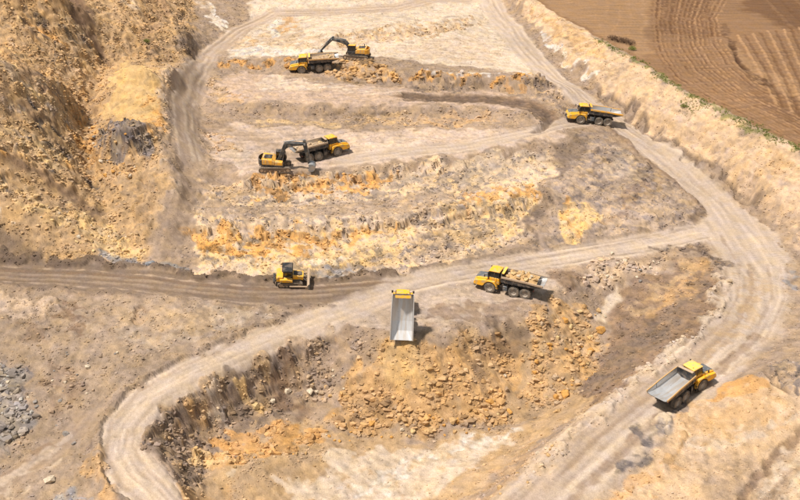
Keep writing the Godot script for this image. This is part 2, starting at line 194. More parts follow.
	["l","orange",1.6,0.8,0.8,{brk=0.6, rock=0.7, rub=1.2},[-55.27,-171.38,-53.82,-166.66,-51.81,-162.77]],
	["l","ochre",2.4,0.5,1.5,{brk=0.6, rub=1, rock=0.5},[-58.12,-195.16,-57.68,-184.84,-55.77,-175.06,-49.82,-159.14,-44.85,-155.74]],
	["l","soil",0.8,0.8,0.4,{brk=0.4, rock=0.6},[-51.26,-204.83,-51.47,-201.92]],
	["l","soil",0.8,0.85,0.4,{brk=0.4, rock=0.8, dh=-0.6},[-48.92,-230.95,-47.32,-226.73]],
	["l","greybrown",1.6,0.6,1,{rock=0.6},[-45.73,-220.34,-44.79,-208.13]],
	["l","orange",1.5,0.7,1,{brk=0.5, rub=0.7},[-44.06,-175.67,-41.18,-166.25]],
	["l","brown",2,0.5,1.5,{brk=0.4},[-52.13,-229.21,-50.87,-206.9,-47.15,-199.58]],
	["p","cream",1,0.5,1.5,{brk=0.5},[-59.33,-217.88,-56.99,-228.03,-54.87,-217.38,-57.64,-213.36]],
	["p","palegrey",1,0.55,1.5,{rub=0.7, rock=0.4, brk=0.5},[-47.45,-199.2,-42.27,-190.03,-39.16,-167.39,-35.25,-151.62,-36.5,-144.81,-39.99,-159.49,-43.71,-175.66]],
	["p","greybrown",1,0.75,1.2,{rub=0.2, rock=0.3},[-37.47,-143.99,-35.23,-149.75,-33.53,-146.38,-32.66,-136.72,-37.46,-136.75]],
	["p","bluegrey",1,0.75,0.6,{rock=0.5},[-38.39,-137.68,-34.45,-136.71,-30.48,-135.27,-30.57,-133.19,-37.05,-134.71]],
	["l","bluegrey",1,0.8,0.5,{rock=0.4},[-44.79,-137.59,-42.21,-136.6,-39.5,-135.75]],
	# upper terrace
	["p","cream",1,1,2,{rub=0.15, rock=0.1},[-40.38,-293.67,19.63,-295.71,27.39,-233.14,32.81,-204.68,28.13,-200.71,10.27,-206.34,-11.58,-212.6,-34.64,-211.5,-40.25,-216.51,-35.06,-231.05]],
	["p","tan",1,0.55,2,{brk=0.5, rub=0.3, rock=0.2},[-30.14,-237.97,-15.34,-223.5,-14.89,-215.14,-31.74,-213.61,-34.88,-221.14]],
	["p","ochre",1,0.55,0.8,{brk=0.6, rub=0.6, rock=0.5},[-15.34,-223.5,4.53,-231.78,16.39,-240.74,19.39,-236.29,6.65,-225.73,-11.76,-216.41]],
	["l","tan",0.8,0.4,0.5,{dh=-0.25},[-13.29,-226.35,-12.08,-218.81]],
	["l","tan",0.8,0.4,0.5,{dh=-0.25},[-9.36,-227.96,-8.25,-220.4]],
	["l","tan",0.8,0.4,0.5,{dh=-0.25},[-5.39,-229.83,-4.37,-222.14]],
	["l","tan",0.8,0.4,0.5,{dh=-0.25},[-0.45,-232.36,0.44,-224.49]],
	["l","tan",0.8,0.4,0.5,{dh=-0.25},[4.58,-235.08,5.35,-226.96]],
	["l","tan",0.8,0.4,0.5,{dh=-0.25},[10.44,-238.55,11.04,-229.97]],
	["p","paletan",1,0.6,2.5,{brk=0.4},[-4.34,-219.98,18.16,-231.67,23.74,-217.89,20.65,-207.3,4.17,-210.13]],
	["l","tan",1.5,0.6,1,{brk=0.4},[22.06,-253.42,26.51,-248.21,23.86,-245.35]],
	["p","white",1,0.8,0.8,{brk=0.5, rock=0.3},[-46.13,-244.77,-43.31,-243.09,-37.95,-230.78,-40.12,-227.28,-44.44,-235.53]],
	["p","white",1,0.7,1,{rock=0.4, brk=0.4},[-30.46,-236.58,-26.89,-237.91,-26.18,-225.99,-29.65,-225.2]],
	["l","orange",1.3,0.6,1,{brk=0.5},[-26.09,-239.24,-24.77,-230.07]],
	["p","white",1,0.65,1,{brk=0.6, rock=0.4},[-38.23,-221.71,-21.58,-218.79,-14.89,-215.14,-21.03,-212.02,-36.06,-214.12]],
	["p","ochre",1,0.5,1.5,{brk=0.5, rock=0.3},[-41.38,-228.5,-30.89,-228.25,-32.24,-217.52,-38.33,-217.97]],
	["l","orange",0.9,0.75,0.6,{brk=0.7, rub=1, rock=0.8},[-40.7,-210.1,-33.47,-210.44,-23.01,-210.58,-14.64,-210.75]],
	# rubble bank below the upper excavator
	["p","ochre",1,0.85,0.8,{brk=0.5, rub=1.4, rock=0.9},[-13,-211.49,-10.16,-213.84,0,-205.82,0.4,-201.07,-4.02,-200.46,-12.18,-202.63,-14.86,-207.03]],
	["l","greybrown",0.5,0.5,0.3,{brk=0.6, rock=0.5},[-9.72,-202.02,-3.02,-200.73,0.4,-200.38]],
	["l","orange",0.7,0.75,0.5,{brk=0.6, rub=1, rock=1},[1.01,-201.36,14.01,-199.73,24.05,-200.28,29.73,-204.74]],
	["p","tangrey",1,0.85,0.5,{brk=0.3, rock=0.7},[1.01,-200.48,14.01,-199.32,23.98,-199.29,30.43,-199.45,32.57,-194.19,30.32,-191.83,25.84,-197.25,15.97,-198.3,1.98,-196.61]],
	["l","white",0.4,0.6,0.3,{brk=0.6},[4.03,-201.86,16.03,-200.41,26.72,-205.61]],
	["p","tangrey",1,0.8,0.8,{rock=0.9, brk=0.4, rub=0.5},[23.01,-199.92,32.81,-204.68,32.87,-193.46,30.18,-187.8,28.53,-194.7,23.94,-198.34]],
	["l","orange",1,0.5,0.6,{brk=0.6},[21.99,-199.16,23.48,-197.47]],
	# second bench
	["p","palepink",1,0.85,1,{rub=0.08},[-40.86,-193.73,-33.25,-208.39,-14.16,-201.68,0.4,-198.79,19.92,-197.71,27.89,-189.44,26.41,-185.1,15.26,-187.87,0,-188.88,-19.1,-188.31,-32.68,-189.9,-38.6,-190.82]],
	["p","cream",1,0.6,1.2,{brk=0.4},[-28.57,-207.38,-14.09,-200.47,-3.97,-197.39,-19.7,-195.49,-28.8,-197.5]],
	["l","ochre",1.5,0.6,1,{brk=0.5, rub=0.5},[-36.25,-194.29,-30.87,-190.76]],
	["l","tan",1.8,0.7,1,{brk=0.4, rub=0.9, rock=0.4},[-38.65,-200.9,-34.71,-193.14]],
	["l","brown",2.3,0.85,1,{warp=0.3, brk=0.2, rub=0.05, rock=0.05},[0.98,-193.49,9.8,-194.14,19.57,-193.56,25.19,-191.24,27.83,-187.39,28.64,-183.23,26.65,-179.09,21.77,-176.27]],
	["l","soil",0.45,0.85,0.35,{brk=0.15, dh=-0.4, warp=0.08},[0.98,-195.3,9.86,-195.42,19.67,-194.77,25.31,-192.34,28.09,-187.93,28.64,-183.23,25.67,-178.62]],
	["l","soil",0.45,0.85,0.35,{brk=0.15, dh=-0.4, warp=0.08},[0.98,-194.33,9.82,-194.46,19.58,-193.74,25.18,-191.13,27.57,-186.85,28.22,-182.92,25.29,-178.48]],
	["l","soil",0.45,0.85,0.35,{brk=0.15, dh=-0.4, warp=0.08},[0.98,-193.37,9.78,-193.51,19.5,-192.73,25.05,-189.91,27.06,-185.75,27.82,-182.66,24.91,-178.34]],
	["l","soil",0.45,0.85,0.35,{brk=0.15, dh=-0.4, warp=0.08},[0.97,-192.41,9.74,-192.57,19.41,-191.71,24.91,-188.71,26.55,-184.64,27.42,-182.43,24.52,-178.2]],
	["l","soil",0.45,0.85,0.35,{brk=0.15, dh=-0.4, warp=0.08},[0.97,-191.45,9.7,-191.64,19.32,-190.7,24.78,-187.51,26.06,-183.66,27.02,-182.22,24.14,-178.06]],
	["l","cream",0.3,0.5,0.3,{warp=0.4, brk=0.3},[-27.28,-196.4,-25.35,-202.4,-20.4,-203.8,-10.02,-199.48,0,-196.44]],
	["l","cream",0.3,0.5,0.3,{warp=0.4, brk=0.3},[-26.04,-195.87,-24.22,-201.23,-20.25,-201.98,-9.97,-198.27,0,-195.84]],
	["l","cream",0.3,0.5,0.3,{warp=0.4, brk=0.3},[-24.8,-195.33,-23.1,-200.07,-20.09,-200.19,-9.92,-197.07,0,-195.23]],
	["l","cream",0.3,0.5,0.3,{warp=0.4, brk=0.3},[-23.56,-194.8,-21.99,-198.92,-19.94,-198.41,-9.87,-195.88,0,-194.63]],
	["p","tangrey",1,0.6,0.8,{brk=0.5, rub=0.6, rock=0.4},[-32.63,-189.53,-19.08,-188.01,3.82,-188.15,17.11,-187.07,27.26,-184.31,28.74,-181.05,18.74,-183.3,11.15,-181.51,-3.79,-185.81,-18.99,-186.33,-30.42,-186.74]],
	["p","tan",1,0.8,1,{brk=0.5, rock=0.5, rub=0.7},[-10.52,-188.35,3.81,-187.87,2.79,-181.6,-9.25,-180.5]],
	["l","soil",0.6,0.5,0.4,{brk=0.5, rock=0.5},[-9.71,-182.58,-7.23,-186.61,-3.82,-187.98]],
	["p","ochre",1,0.45,1,{brk=0.6, rub=0.8, rock=0.4},[3.81,-187.46,18.95,-186.31,20.6,-183.2,7.4,-180.53,2.79,-181.6]],
	["p","paleochre",1,0.55,1.6,{brk=0.5, rock=0.3},[-28.38,-185.55,-10.4,-185.24,-10.15,-179.97,-25.85,-180.24]],
	# third bench
	["p","dustpink",1,0.85,1,{rub=0.1},[-36.81,-175.17,-29.68,-181.29,-9.21,-179.48,14.79,-180.41,28.8,-180.11,30.26,-177.31,21.29,-171.51,10.43,-167.21,0,-164.61,-9.33,-162.37,-25.91,-159.45,-31.69,-164.54]],
	["p","cream",1,0.5,2,{brk=0.5},[-9,-174.53,3.62,-175.57,8.88,-171.73,-3.46,-166.34,-9.55,-167.17]],
	["p","palegrey",1,0.7,1.2,{brk=0.5},[-31.48,-173.48,-25.26,-169.32,-26.91,-160.77,-30.54,-164.81]],
	["l","ochre",2,0.5,1,{brk=0.6, rub=0.9, rock=0.4},[-35.97,-179.29,-33.39,-175.49,-30.67,-169.18]],
	["l","greybrown",1.6,0.6,1,{brk=0.4, rub=0.5},[-38.95,-182.68,-36.34,-182.67,-33.73,-177.7]],
	# ochre rock face
	["p","sandpale",1,1,1,{rock=0.85, rub=0.4},[-34.49,-158.01,-25.88,-159.21,-16.8,-160.43,-3.42,-163.59,10.42,-166.96,25.86,-172.31,27.62,-165,22.94,-153.93,19.48,-143.26,10.68,-139.43,0,-135.01,-10.3,-133.13,-20.48,-132.18,-30.23,-133.73,-33.58,-145.62]],
	["p","paleochre",1,0.8,1.5,{brk=0.5},[-32.8,-145.46,-10.97,-145.94,0.79,-148.44,3.17,-146.86,0.76,-138.19,-10.34,-133.89,-20.53,-132.69,-30.84,-134.75]],
	["p","paleochre",1,0.7,1.5,{brk=0.5},[6.52,-153.57,24.37,-159.53,22.94,-153.93,19.68,-145.28,10.76,-140.76,4.69,-144.35]],
	["p","orange",1,0.8,1,{brk=0.6, rock=0.9, rub=0.5},[-25.12,-159.89,-11.8,-160.97,-0.86,-163.85,-1.67,-157.6,-16.33,-153.83,-25.25,-153.4]],
	["p","orange",1,0.75,1,{brk=0.6, rock=0.8},[9.06,-155.56,23.71,-161.11,23.95,-155.88,9.66,-150.65]],
	["p","orange",1,0.75,1.2,{brk=0.7, rock=0.9, rub=0.6},[-32.71,-144.79,-25.03,-145.71,-10.95,-145.45,0,-147.4,-1.56,-144.02,-15.19,-139.01,-29.98,-136.81]],
	["l","orange",1.4,0.6,1,{brk=0.6, rock=0.8},[-32.52,-143.24,-28.3,-140.63,-22.04,-139.27,-13.79,-140.73]],
	["p","palegrey",1,0.7,1.2,{brk=0.5, rock=0.5},[-1.71,-163.48,6.9,-165.39,5.93,-161.28,-0.84,-159.82]],
	["p","tangrey",1,0.7,0.8,{brk=0.3, rub=0.5, rock=0.3},[-32.31,-152.14,-16.22,-152.47,0,-155.41,9.16,-157.59,8.47,-153.48,0,-149.71,-11.01,-146.86,-31.37,-146.39]],
	["p","tangrey",1,0.5,1.5,{brk=0.6, rock=0.7, rub=0.6},[0,-153.89,11.52,-155.43,12.92,-150.9,15.82,-146.36,10.71,-139.97,3.03,-138.35,0,-144.09]],
	["p","palegrey",1,0.7,0.7,{brk=0.6, rock=0.4},[-27.75,-136.89,-21.04,-137.14,-17.64,-133.06,-25.75,-133.32]],
	["l","bluegrey",0.5,0.7,0.3,{rock=0.3},[-10.37,-134.41,-7.43,-134.85,-4.46,-134.98]],
	["p","white",1,0.4,1,{brk=0.6},[-15.05,-137.39,-8.38,-139.57,-4.53,-137.88,-10.4,-134.94]],
	["p","tan",1,0.7,1,{brk=0.5, rub=0.7, rock=0.4},[-34.37,-157.33,-25.86,-158.98,-24.77,-153.44,-32.99,-151.35]],
	["p","palegrey",1,0.6,1,{brk=0.5, rock=0.5, rub=0.4},[6.93,-166.57,25.86,-172.31,27.72,-165.77,22.03,-161.14,10.03,-158.35]],
	["p","greybrown",1,0.85,0.8,{rock=0.4, rub=0.3},[22.44,-157.3,25.74,-161.08,24.37,-155.05,21.26,-145.35,19.59,-142.73,20.61,-149.97]],
	# grey spur above the haul road
	["p","greyspur",1,1,1,{rock=0.6, rub=0.25},[28.95,-175.65,37.14,-180.99,42.6,-170.48,49.3,-160.4,51.65,-154.73,46.98,-150.44,38.29,-147.53,25.01,-143.75,20.21,-142.76,24.37,-155.05,26.48,-166.93]],
	["p","greybrown",1,0.8,1,{rock=0.2, rub=0.3},[27.39,-174.76,36.95,-179.88,33.97,-172.57,28.22,-163.08,24.96,-157.51]],
	["l","soil",0.6,0.6,0.4,{brk=0.5, rock=0.8},[34.23,-171.9,35.72,-167.84,31.66,-163.09]],
	["l","soil",0.7,0.6,0.4,{brk=0.5, rock=0.8},[42.6,-170.48,44.72,-167.61]],
	["l","soil",0.9,0.6,0.5,{brk=0.5, rock=0.8},[49.88,-160.64,51.06,-158.38,49.07,-153.68]],
	["l","soil",0.7,0.5,0.4,{brk=0.4, rock=0.4},[41.81,-149.03,47.34,-151.88,50.79,-153.99]],
	["l","tan",0.9,0.6,0.6,{brk=0.4},[47.17,-168.05,42.97,-159.33,40.79,-156.8]],
	["l","brown",1.2,0.5,0.8,{brk=0.4},[42,-163.07,37.09,-154.84,33.01,-149.75]],
	["p","palegrey",1,0.5,1,{brk=0.6, rock=0.5},[38.73,-177.19,42.79,-171.43,39.95,-161.28,34.24,-163.01]],
	["p","paleochre",1,0.95,0.6,{rock=0.9, brk=0.2},[26.95,-157.28,29.48,-156.11,32.19,-151.86,30.9,-147.44,25.05,-144.03,24.26,-146.72,25.45,-152.84]],
	["l","orange",1.2,0.65,0.8,{brk=0.5, rock=0.8},[27.05,-155.33,27.71,-150.08,28.7,-147.73]],
	# pale slope below the field edge
	["p","sand",1,1,1,{rock=0.25, rub=0.25},[27.01,-268.82,36.23,-259.93,43.48,-215.46,53.95,-184.35,66.49,-160.45,76.36,-151.3,70.25,-133.7,61.45,-141.08,59.03,-156.21,52.61,-167.95,46.79,-182.25,40.14,-199.18,34.23,-215.55,29.79,-234.63]],
	["p","ochre",1,0.65,1.2,{brk=0.4, rock=0.4},[29.88,-247.56,36.23,-232.57,42.5,-215.86,44.28,-207.87,40.98,-205.85,34.72,-220.03,31.23,-237.42]],
	["p","white",1,0.7,1.2,{brk=0.6, rub=0.4, rock=0.3},[31.66,-231,37.75,-211.49,40.67,-203.74,38.71,-202.94,34.16,-214.88,30.11,-226.82]],
	["p","palepink",1,0.7,2,{brk=0.5},[47.05,-195.66,53.02,-179.46,58.75,-166.77,64.9,-154.32,63.42,-148.57,56.78,-164.3,49.66,-179.26,44.66,-191.98]],
	["p","ochre",1,0.5,1.5,{brk=0.5, rub=0.4},[59.17,-168.8,65.87,-158.18,64.65,-153.35,60.36,-160.27]],
	["p","tangrey",1,0.7,1.5,{brk=0.4, rub=0.4},[59.77,-157.14,63.86,-150.35,65.4,-140.37,61.45,-141.08,59.71,-150.09]],
	["l","greybrown",0.7,0.4,0.4,{brk=0.4},[42.12,-200.38,48.51,-203.63,46.84,-203.23]],
	["l","tan",0.5,0.4,0.5,{brk=0.5, dh=-0.3},[35.54,-226.94,32.86,-225.85,29.46,-222.82]],
	["l","tan",0.5,0.4,0.5,{brk=0.5, dh=-0.3},[39.38,-215.83,36.63,-213.8,33.91,-214.56]],
	["l","tan",0.5,0.4,0.5,{brk=0.5, dh=-0.3},[42.77,-204.6,40.21,-203.17,37.67,-204.07]],
	["l","tan",0.5,0.4,0.5,{brk=0.5, dh=-0.3},[45.12,-195.31,42.91,-195.17,40.33,-195.27]],
	["l","tan",0.5,0.4,0.5,{brk=0.5, dh=-0.3},[48.57,-188.69,46.37,-188.21,44.18,-189.58]],
	["l","tan",0.5,0.4,0.5,{brk=0.5, dh=-0.3},[51.61,-181.19,49.53,-180.9,47.45,-182.17]],
	["l","tan",0.5,0.4,0.5,{brk=0.5, dh=-0.3},[54.15,-176.1,52.15,-175.87,49.91,-176.23]],
	["l","tan",0.5,0.4,0.5,{brk=0.5, dh=-0.3},[57.27,-170.91,55.44,-171.04,52.87,-170.1]],
	["l","tan",0.5,0.4,0.5,{brk=0.5, dh=-0.3},[59.9,-165.02,57.99,-164.71,56.08,-165.53]],
	["l","tan",0.5,0.4,0.5,{brk=0.5, dh=-0.3},[62.44,-159.55,60.57,-159.19,58.86,-160.25]],
	# ditch at the slope toe
	["l","greybrown",0.55,0.75,0.4,{brk=0.35, dh=-0.7},[38.27,-202.58,42.98,-192.42,46.83,-182.49,52.66,-168.18,56.49,-162.34,58.83,-157.23]],
	# junction
	["p","dust",1,0.95,1,{cls=1, rub=0, rock=0, warp=0.4},[47.25,-151.52,51.98,-155.94,57.6,-156.59,60.71,-145.91,59.8,-136.22,55.63,-127.64,49.34,-120.7,45.33,-120.97,47.72,-134,48.53,-142.85]],
	# tipping platform
	["p","dust",1,0.75,1.2,{rub=0.08, rock=0.05},[-12.8,-127.11,0,-133.45,12.06,-137.19,24.4,-139.19,22.56,-130.92,16.81,-124.36,8.9,-120.75,0,-118.91,-7.59,-121.99]],
	["p","brown",1,0.6,1,{brk=0.4},[3.57,-127.79,11.51,-129.06,20.07,-128.31,16.08,-124.05,8.91,-120.93,3.45,-121.89]],
	["l","soil",1,0.5,0.6,{brk=0.4, rub=0.5},[-13.03,-120.89,-9.66,-122.11,-6.89,-121.96]],
	["l","greybrown",3.6,1,0.8,{cls=1, rub=0, rock=0, warp=0.18},[-66.97,-132.18,-58.72,-133.21,-48.34,-132.73,-38.6,-131.63,-28.82,-129.69,-18.67,-128.91,-10.11,-129.8,0,-131.71]],
	["l","greybrown",2.4,0.45,1.5,{warp=0.4, cls=1, rub=0, rock=0},[0,-131.71,5.89,-132.95,11.98,-135.98,18.19,-138.15]],
	["l","dust",3,0.9,0.8,{cls=1, rub=0, rock=0, warp=0.15},[0,-131.71,8.97,-135.65,19.81,-139.1,31.08,-142.62,39.41,-145.28,48.3,-149.27]],
	["l","dust",3.1,0.95,0.8,{cls=1, rub=0, rock=0, warp=0.15},[0,-129.99,-7.04,-125.4,-13.71,-120.91,-21.28,-115.74,-27.16,-111.23,-31.47,-106.95,-33.42,-101.6,-33.03,-97.76,-30.37,-93.13,-26.84,-89.56,-24.94,-87.73]],
	["l","dust",3,0.95,0.7,{cls=1, rub=0, rock=0, warp=0.15},[54.15,-148.45,53.78,-157.88,50.4,-165.31,45.6,-176.31,40.97,-186.52,36.27,-193.67,31.75,-204.43,27.32,-221.23,23.74,-243.86,20.4,-265.87]],
	["l","dust",5,0.9,1.2,{cls=1, rub=0, rock=0, warp=0.18},[53.39,-147.47,53.6,-137.59,51.62,-129.35,46.67,-120.88,39.3,-113.23,32.82,-107.33,25.99,-100.63,19.65,-93.95,14.45,-88.21]],
	["l","dustgrey",2.4,0.9,0.8,{cls=1, rub=0, rock=0, warp=0.18},[17.45,-258.19,0,-245.92,-16.48,-242.48,-29.46,-242.67,-36.18,-230.99,-40.48,-215.24,-40.94,-196.64,-39.66,-181.93,-37.6,-171.23,-34.98,-161.52]],
	["l","tangrey",2.2,0.6,1,{warp=0.4, rub=0, brk=0.3},[-40.94,-196.64,-39.66,-181.93,-37.18,-168.92,-34.82,-160.41,-32.59,-154.21]],
	["l","tangrey",1.8,0.55,1.2,{rub=0.1, rock=0.1, warp=0.5},[-34.98,-161.52,-34.14,-154.25,-34.68,-146.02,-35.83,-140.35,-36.26,-136.74]],
	["l","tangrey",1.8,0.7,1.2,{rub=0, rock=0, warp=0.5},[-38.12,-177.91,-33.87,-178.6,-25.1,-173.9,-17.2,-165.18]],
	["l","dust",2.3,0.8,1,{cls=1, rub=0, rock=0, warp=0.18},[-9.47,-165.44,0,-169,8.84,-170.8,17.98,-174.43,25.73,-179.11,32.87,-183.76,38.21,-187.25]],
	["l","cream",1.2,0.6,0.8,{brk=0.3},[-45.69,-243.46,-40.01,-229.63,-38.47,-228.08]],
	["l","brown",0.22,0.22,0.25,{brk=0.3, warp=0.1, dh=-0.06},[-67.22,-134.23,-58.78,-135.26,-48.18,-134.76,-38.29,-133.62,-28.55,-131.66,-18.68,-130.88,-10.4,-131.74]],
	["l","paletan",0.16,0.5,0.25,{brk=0.3, warp=0.1, dh=0.03},[-67.19,-134,-58.77,-135.05,-48.2,-134.57,-38.31,-133.45,-28.57,-131.52,-18.68,-130.76,-10.39,-131.63,-0.34,-133.53]],
	["l","brown",0.39,0.47,0.25,{brk=0.3, warp=0.1, dh=-0.06},[-67.07,-133.03,-58.74,-134.15,-48.26,-133.75,-38.43,-132.72,-28.66,-130.86,-18.68,-130.18,-10.31,-131.13,-0.27,-133.12]],
	["l","paletan",0.32,0.22,0.25,{brk=0.3, warp=0.1, dh=0.03},[-58.72,-133.25,-48.33,-132.85,-38.57,-131.82,-28.78,-129.96,-18.67,-129.26,-10.18,-130.22,-0.09,-132.21]],
	["l","brown",0.17,0.4,0.25,{brk=0.3, warp=0.1, dh=-0.06},[-66.92,-131.78,-58.71,-132.86,-48.37,-132.44,-38.63,-131.4,-28.84,-129.52,-18.67,-128.79,-10.1,-129.74]],
	["l","paletan",0.37,0.21,0.25,{brk=0.3, warp=0.1, dh=0.03},[-58.68,-131.89,-48.44,-131.54,-38.76,-130.56,-28.95,-128.73,-18.66,-128.05,-10,-129.07]],
	["l","brown",0.26,0.26,0.25,{brk=0.3, warp=0.1, dh=-0.06},[-66.73,-130.25,-58.66,-131.41,-48.47,-131.07,-38.83,-130.12,-29.01,-128.31,-18.66,-127.66,-9.95,-128.71]],
	["l","paletan",0.19,0.41,0.25,{brk=0.3, warp=0.1, dh=0.03},[-66.69,-129.98,-58.65,-130.9,-48.53,-130.34,-38.98,-129.16,-29.17,-127.12,-18.65,-126.23,-9.7,-127.06,0.53,-128.91]],
	["l","greybrown",0.23,0.44,0.25,{brk=0.3, warp=0.1, dh=-0.06},[8.15,-137.85,19.14,-141.25,30.43,-144.67,38.67,-147.2,47.5,-151.05]],
	["l","cream",0.21,0.2,0.25,{brk=0.3, warp=0.1, dh=0.03},[-0.69,-133.28,8.37,-137.24,19.3,-140.72,30.56,-144.24,38.8,-146.87,47.6,-150.83]],
	["l","greybrown",0.24,0.49,0.25,{brk=0.3, warp=0.1, dh=-0.06},[8.7,-136.38,19.51,-140.05,30.71,-143.78,38.9,-146.62,47.62,-150.78]],
	["l","cream",0.29,0.27,0.25,{brk=0.3, warp=0.1, dh=0.03},[8.86,-135.93,19.77,-139.24,31.08,-142.61,39.47,-145.13,48.43,-148.99]],
	["l","greybrown",0.27,0.27,0.25,{brk=0.3, warp=0.1, dh=-0.06},[9.18,-135.08,20,-138.52,31.26,-142.04,39.63,-144.72,48.55,-148.72]],
	["l","cream",0.32,0.39,0.25,{brk=0.3, warp=0.1, dh=0.03},[9.33,-134.68,20.08,-138.25,31.3,-141.91,39.62,-144.73,48.48,-148.87]],
	["l","greybrown",0.25,0.44,0.25,{brk=0.3, warp=0.1, dh=-0.06},[0.63,-130.27,9.56,-134.05,20.36,-137.37,31.66,-140.78,40.15,-143.37,49.18,-147.3]],
	["l","cream",0.3,0.48,0.25,{brk=0.3, warp=0.1, dh=0.03},[0.91,-129.63,9.79,-133.43,20.55,-136.76,31.84,-140.19,40.36,-142.82,49.41,-146.79]],
	["l","tangrey",0.19,0.41,0.25,{brk=0.3, warp=0.1, dh=-0.06},[-6.03,-123.87,-12.68,-119.38,-20.19,-114.23,-25.93,-109.8,-29.87,-105.91,-31.53,-101.28,-31.2,-98.41,-28.81,-94.31,-25.44,-90.96]],
	["l","cream",0.27,0.49,0.25,{brk=0.3, warp=0.1, dh=0.03},[-6.22,-124.15,-12.85,-119.63,-20.34,-114.44,-26.07,-109.94,-30.04,-105.99,-31.7,-101.31,-31.34,-98.36,-28.9,-94.24,-25.5,-90.89]],
	["l","tangrey",0.26,0.39,0.25,{brk=0.3, warp=0.1, dh=-0.06},[0.81,-128.75,-6.23,-124.17,-12.89,-119.69,-20.42,-114.55,-26.21,-110.13,-30.25,-106.16,-31.99,-101.36,-31.67,-98.25,-29.22,-94,-25.82,-90.57,-23.94,-88.76]],
	["l","cream",0.4,0.26,0.25,{brk=0.3, warp=0.1, dh=0.03},[-6.87,-125.14,-13.55,-120.67,-21.12,-115.52,-26.99,-111.04,-31.27,-106.82,-33.2,-101.57,-32.83,-97.83,-30.22,-93.25,-26.71,-89.68,-24.83,-87.84]],
	["l","tangrey",0.17,0.46,0.25,{brk=0.3, warp=0.1, dh=-0.06},[-13.66,-120.83,-21.18,-115.6,-26.99,-111.03,-31.18,-106.76,-33,-101.53,-32.55,-97.93,-29.9,-93.49,-26.36,-90.03,-24.41,-88.27]],
	["l","cream",0.21,0.35,0.25,{brk=0.3, warp=0.1, dh=0.03},[-0.33,-130.5,-7.32,-125.82,-13.95,-121.26,-21.48,-116.02,-27.33,-111.42,-31.61,-107.04,-33.5,-101.62,-33.02,-97.76,-30.3,-93.19,-26.71,-89.68]],
	["l","tangrey",0.22,0.33,0.25,{brk=0.3, warp=0.1, dh=-0.06},[-14.11,-121.49,-21.65,-116.26,-27.54,-111.67,-31.9,-107.23,-33.86,-101.68,-33.4,-97.62,-30.63,-92.94,-27.02,-89.37]],
	["l","cream",0.24,0.48,0.25,{brk=0.3, warp=0.1, dh=0.03},[-14.15,-121.55,-21.71,-116.35,-27.63,-111.78,-32.05,-107.33,-34.08,-101.72,-33.64,-97.54,-30.87,-92.76,-27.26,-89.13,-25.33,-87.32]],
	["l","tangrey",0.32,0.46,0.25,{brk=0.3, warp=0.1, dh=-0.06},[-8.24,-127.2,-14.91,-122.67,-22.49,-117.43,-28.49,-112.77,-33.14,-108.04,-35.34,-101.93,-34.82,-97.11,-31.86,-92.01,-28.12,-88.27,-26.17,-86.45]],
	["l","cream",0.3,0.42,0.25,{brk=0.3, warp=0.1, dh=0.03},[-8.26,-127.24,-14.99,-122.79,-22.64,-117.63,-28.72,-113.04,-33.52,-108.29,-35.88,-102.01,-35.44,-96.88,-32.47,-91.55,-28.73,-87.65,-26.84,-85.75]],
	["l","tangrey",0.15,0.21,0.25,{brk=0.3, warp=0.1, dh=-0.06},[48.2,-164.33,43.42,-175.34,38.9,-185.41,34.22,-192.61,29.02,-199.88,25.12,-220.78,21.55,-243.52]],
	["l","cream",0.16,0.27,0.25,{brk=0.3, warp=0.1, dh=0.03},[51.66,-157.41,48.41,-164.42,43.61,-175.42,39.04,-185.49,34.33,-192.67,29.1,-199.94,25.16,-220.79,21.56,-243.52,18.21,-265.54]],
	["l","tangrey",0.24,0.33,0.25,{brk=0.3, warp=0.1, dh=-0.06},[49.63,-164.97,44.88,-175.99,40.32,-186.18,35.67,-193.36,31.15,-204.24,26.76,-221.11,23.23,-243.78,19.94,-265.8]],
	["l","cream",0.24,0.41,0.25,{brk=0.3, warp=0.1, dh=0.03},[53.66,-157.85,50.31,-165.27,45.53,-176.28,40.93,-186.5,36.26,-193.66,31.76,-204.44,27.35,-221.23,23.8,-243.87]],
	["l","tangrey",0.37,0.35,0.25,{brk=0.3, warp=0.1, dh=-0.06},[54.03,-157.93,50.7,-165.44,45.97,-176.47,41.39,-186.75,36.77,-193.92,32.35,-204.63,28.01,-221.37,24.51,-243.98,21.25,-266]],
	["l","cream",0.27,0.22,0.25,{brk=0.3, warp=0.1, dh=0.03},[51.56,-165.82,46.74,-176.81,42.05,-187.1,37.35,-194.23,32.87,-204.8,28.46,-221.46,24.87,-244.03,21.5,-266.04]],
	["l","tangrey",0.36,0.21,0.25,{brk=0.3, warp=0.1, dh=-0.06},[55.07,-158.16,51.67,-165.87,46.92,-176.89,42.3,-187.24,37.67,-194.39,33.3,-204.94,28.98,-221.56,25.48,-244.13,22.2,-266.14]],
	["l","cream",0.33,0.36,0.25,{brk=0.3, warp=0.1, dh=0.03},[52.71,-166.33,47.9,-177.33,43.18,-187.71,38.5,-194.82,34.12,-205.2,29.75,-221.72,26.19,-244.24]],
	["l","brown",0.21,0.37,0.25,{brk=0.3, warp=0.1, dh=-0.06},[57.18,-137.24,54.95,-127.97,49.55,-118.68,41.85,-110.63,35.33,-104.68,28.61,-98.06,22.35,-91.44]],
	["l","cream",0.34,0.49,0.25,{brk=0.3, warp=0.1, dh=0.03},[56.17,-147.53,56.5,-137.31,54.42,-128.19,49.18,-118.98,41.61,-110.91,35.16,-104.86,28.51,-98.15,22.33,-91.45]],
	["l","brown",0.16,0.21,0.25,{brk=0.3, warp=0.1, dh=-0.06},[56.36,-137.32,54.15,-128.3,48.83,-119.23,41.18,-111.31,34.65,-105.4,27.87,-98.78,21.56,-92.17,16.36,-86.47]],
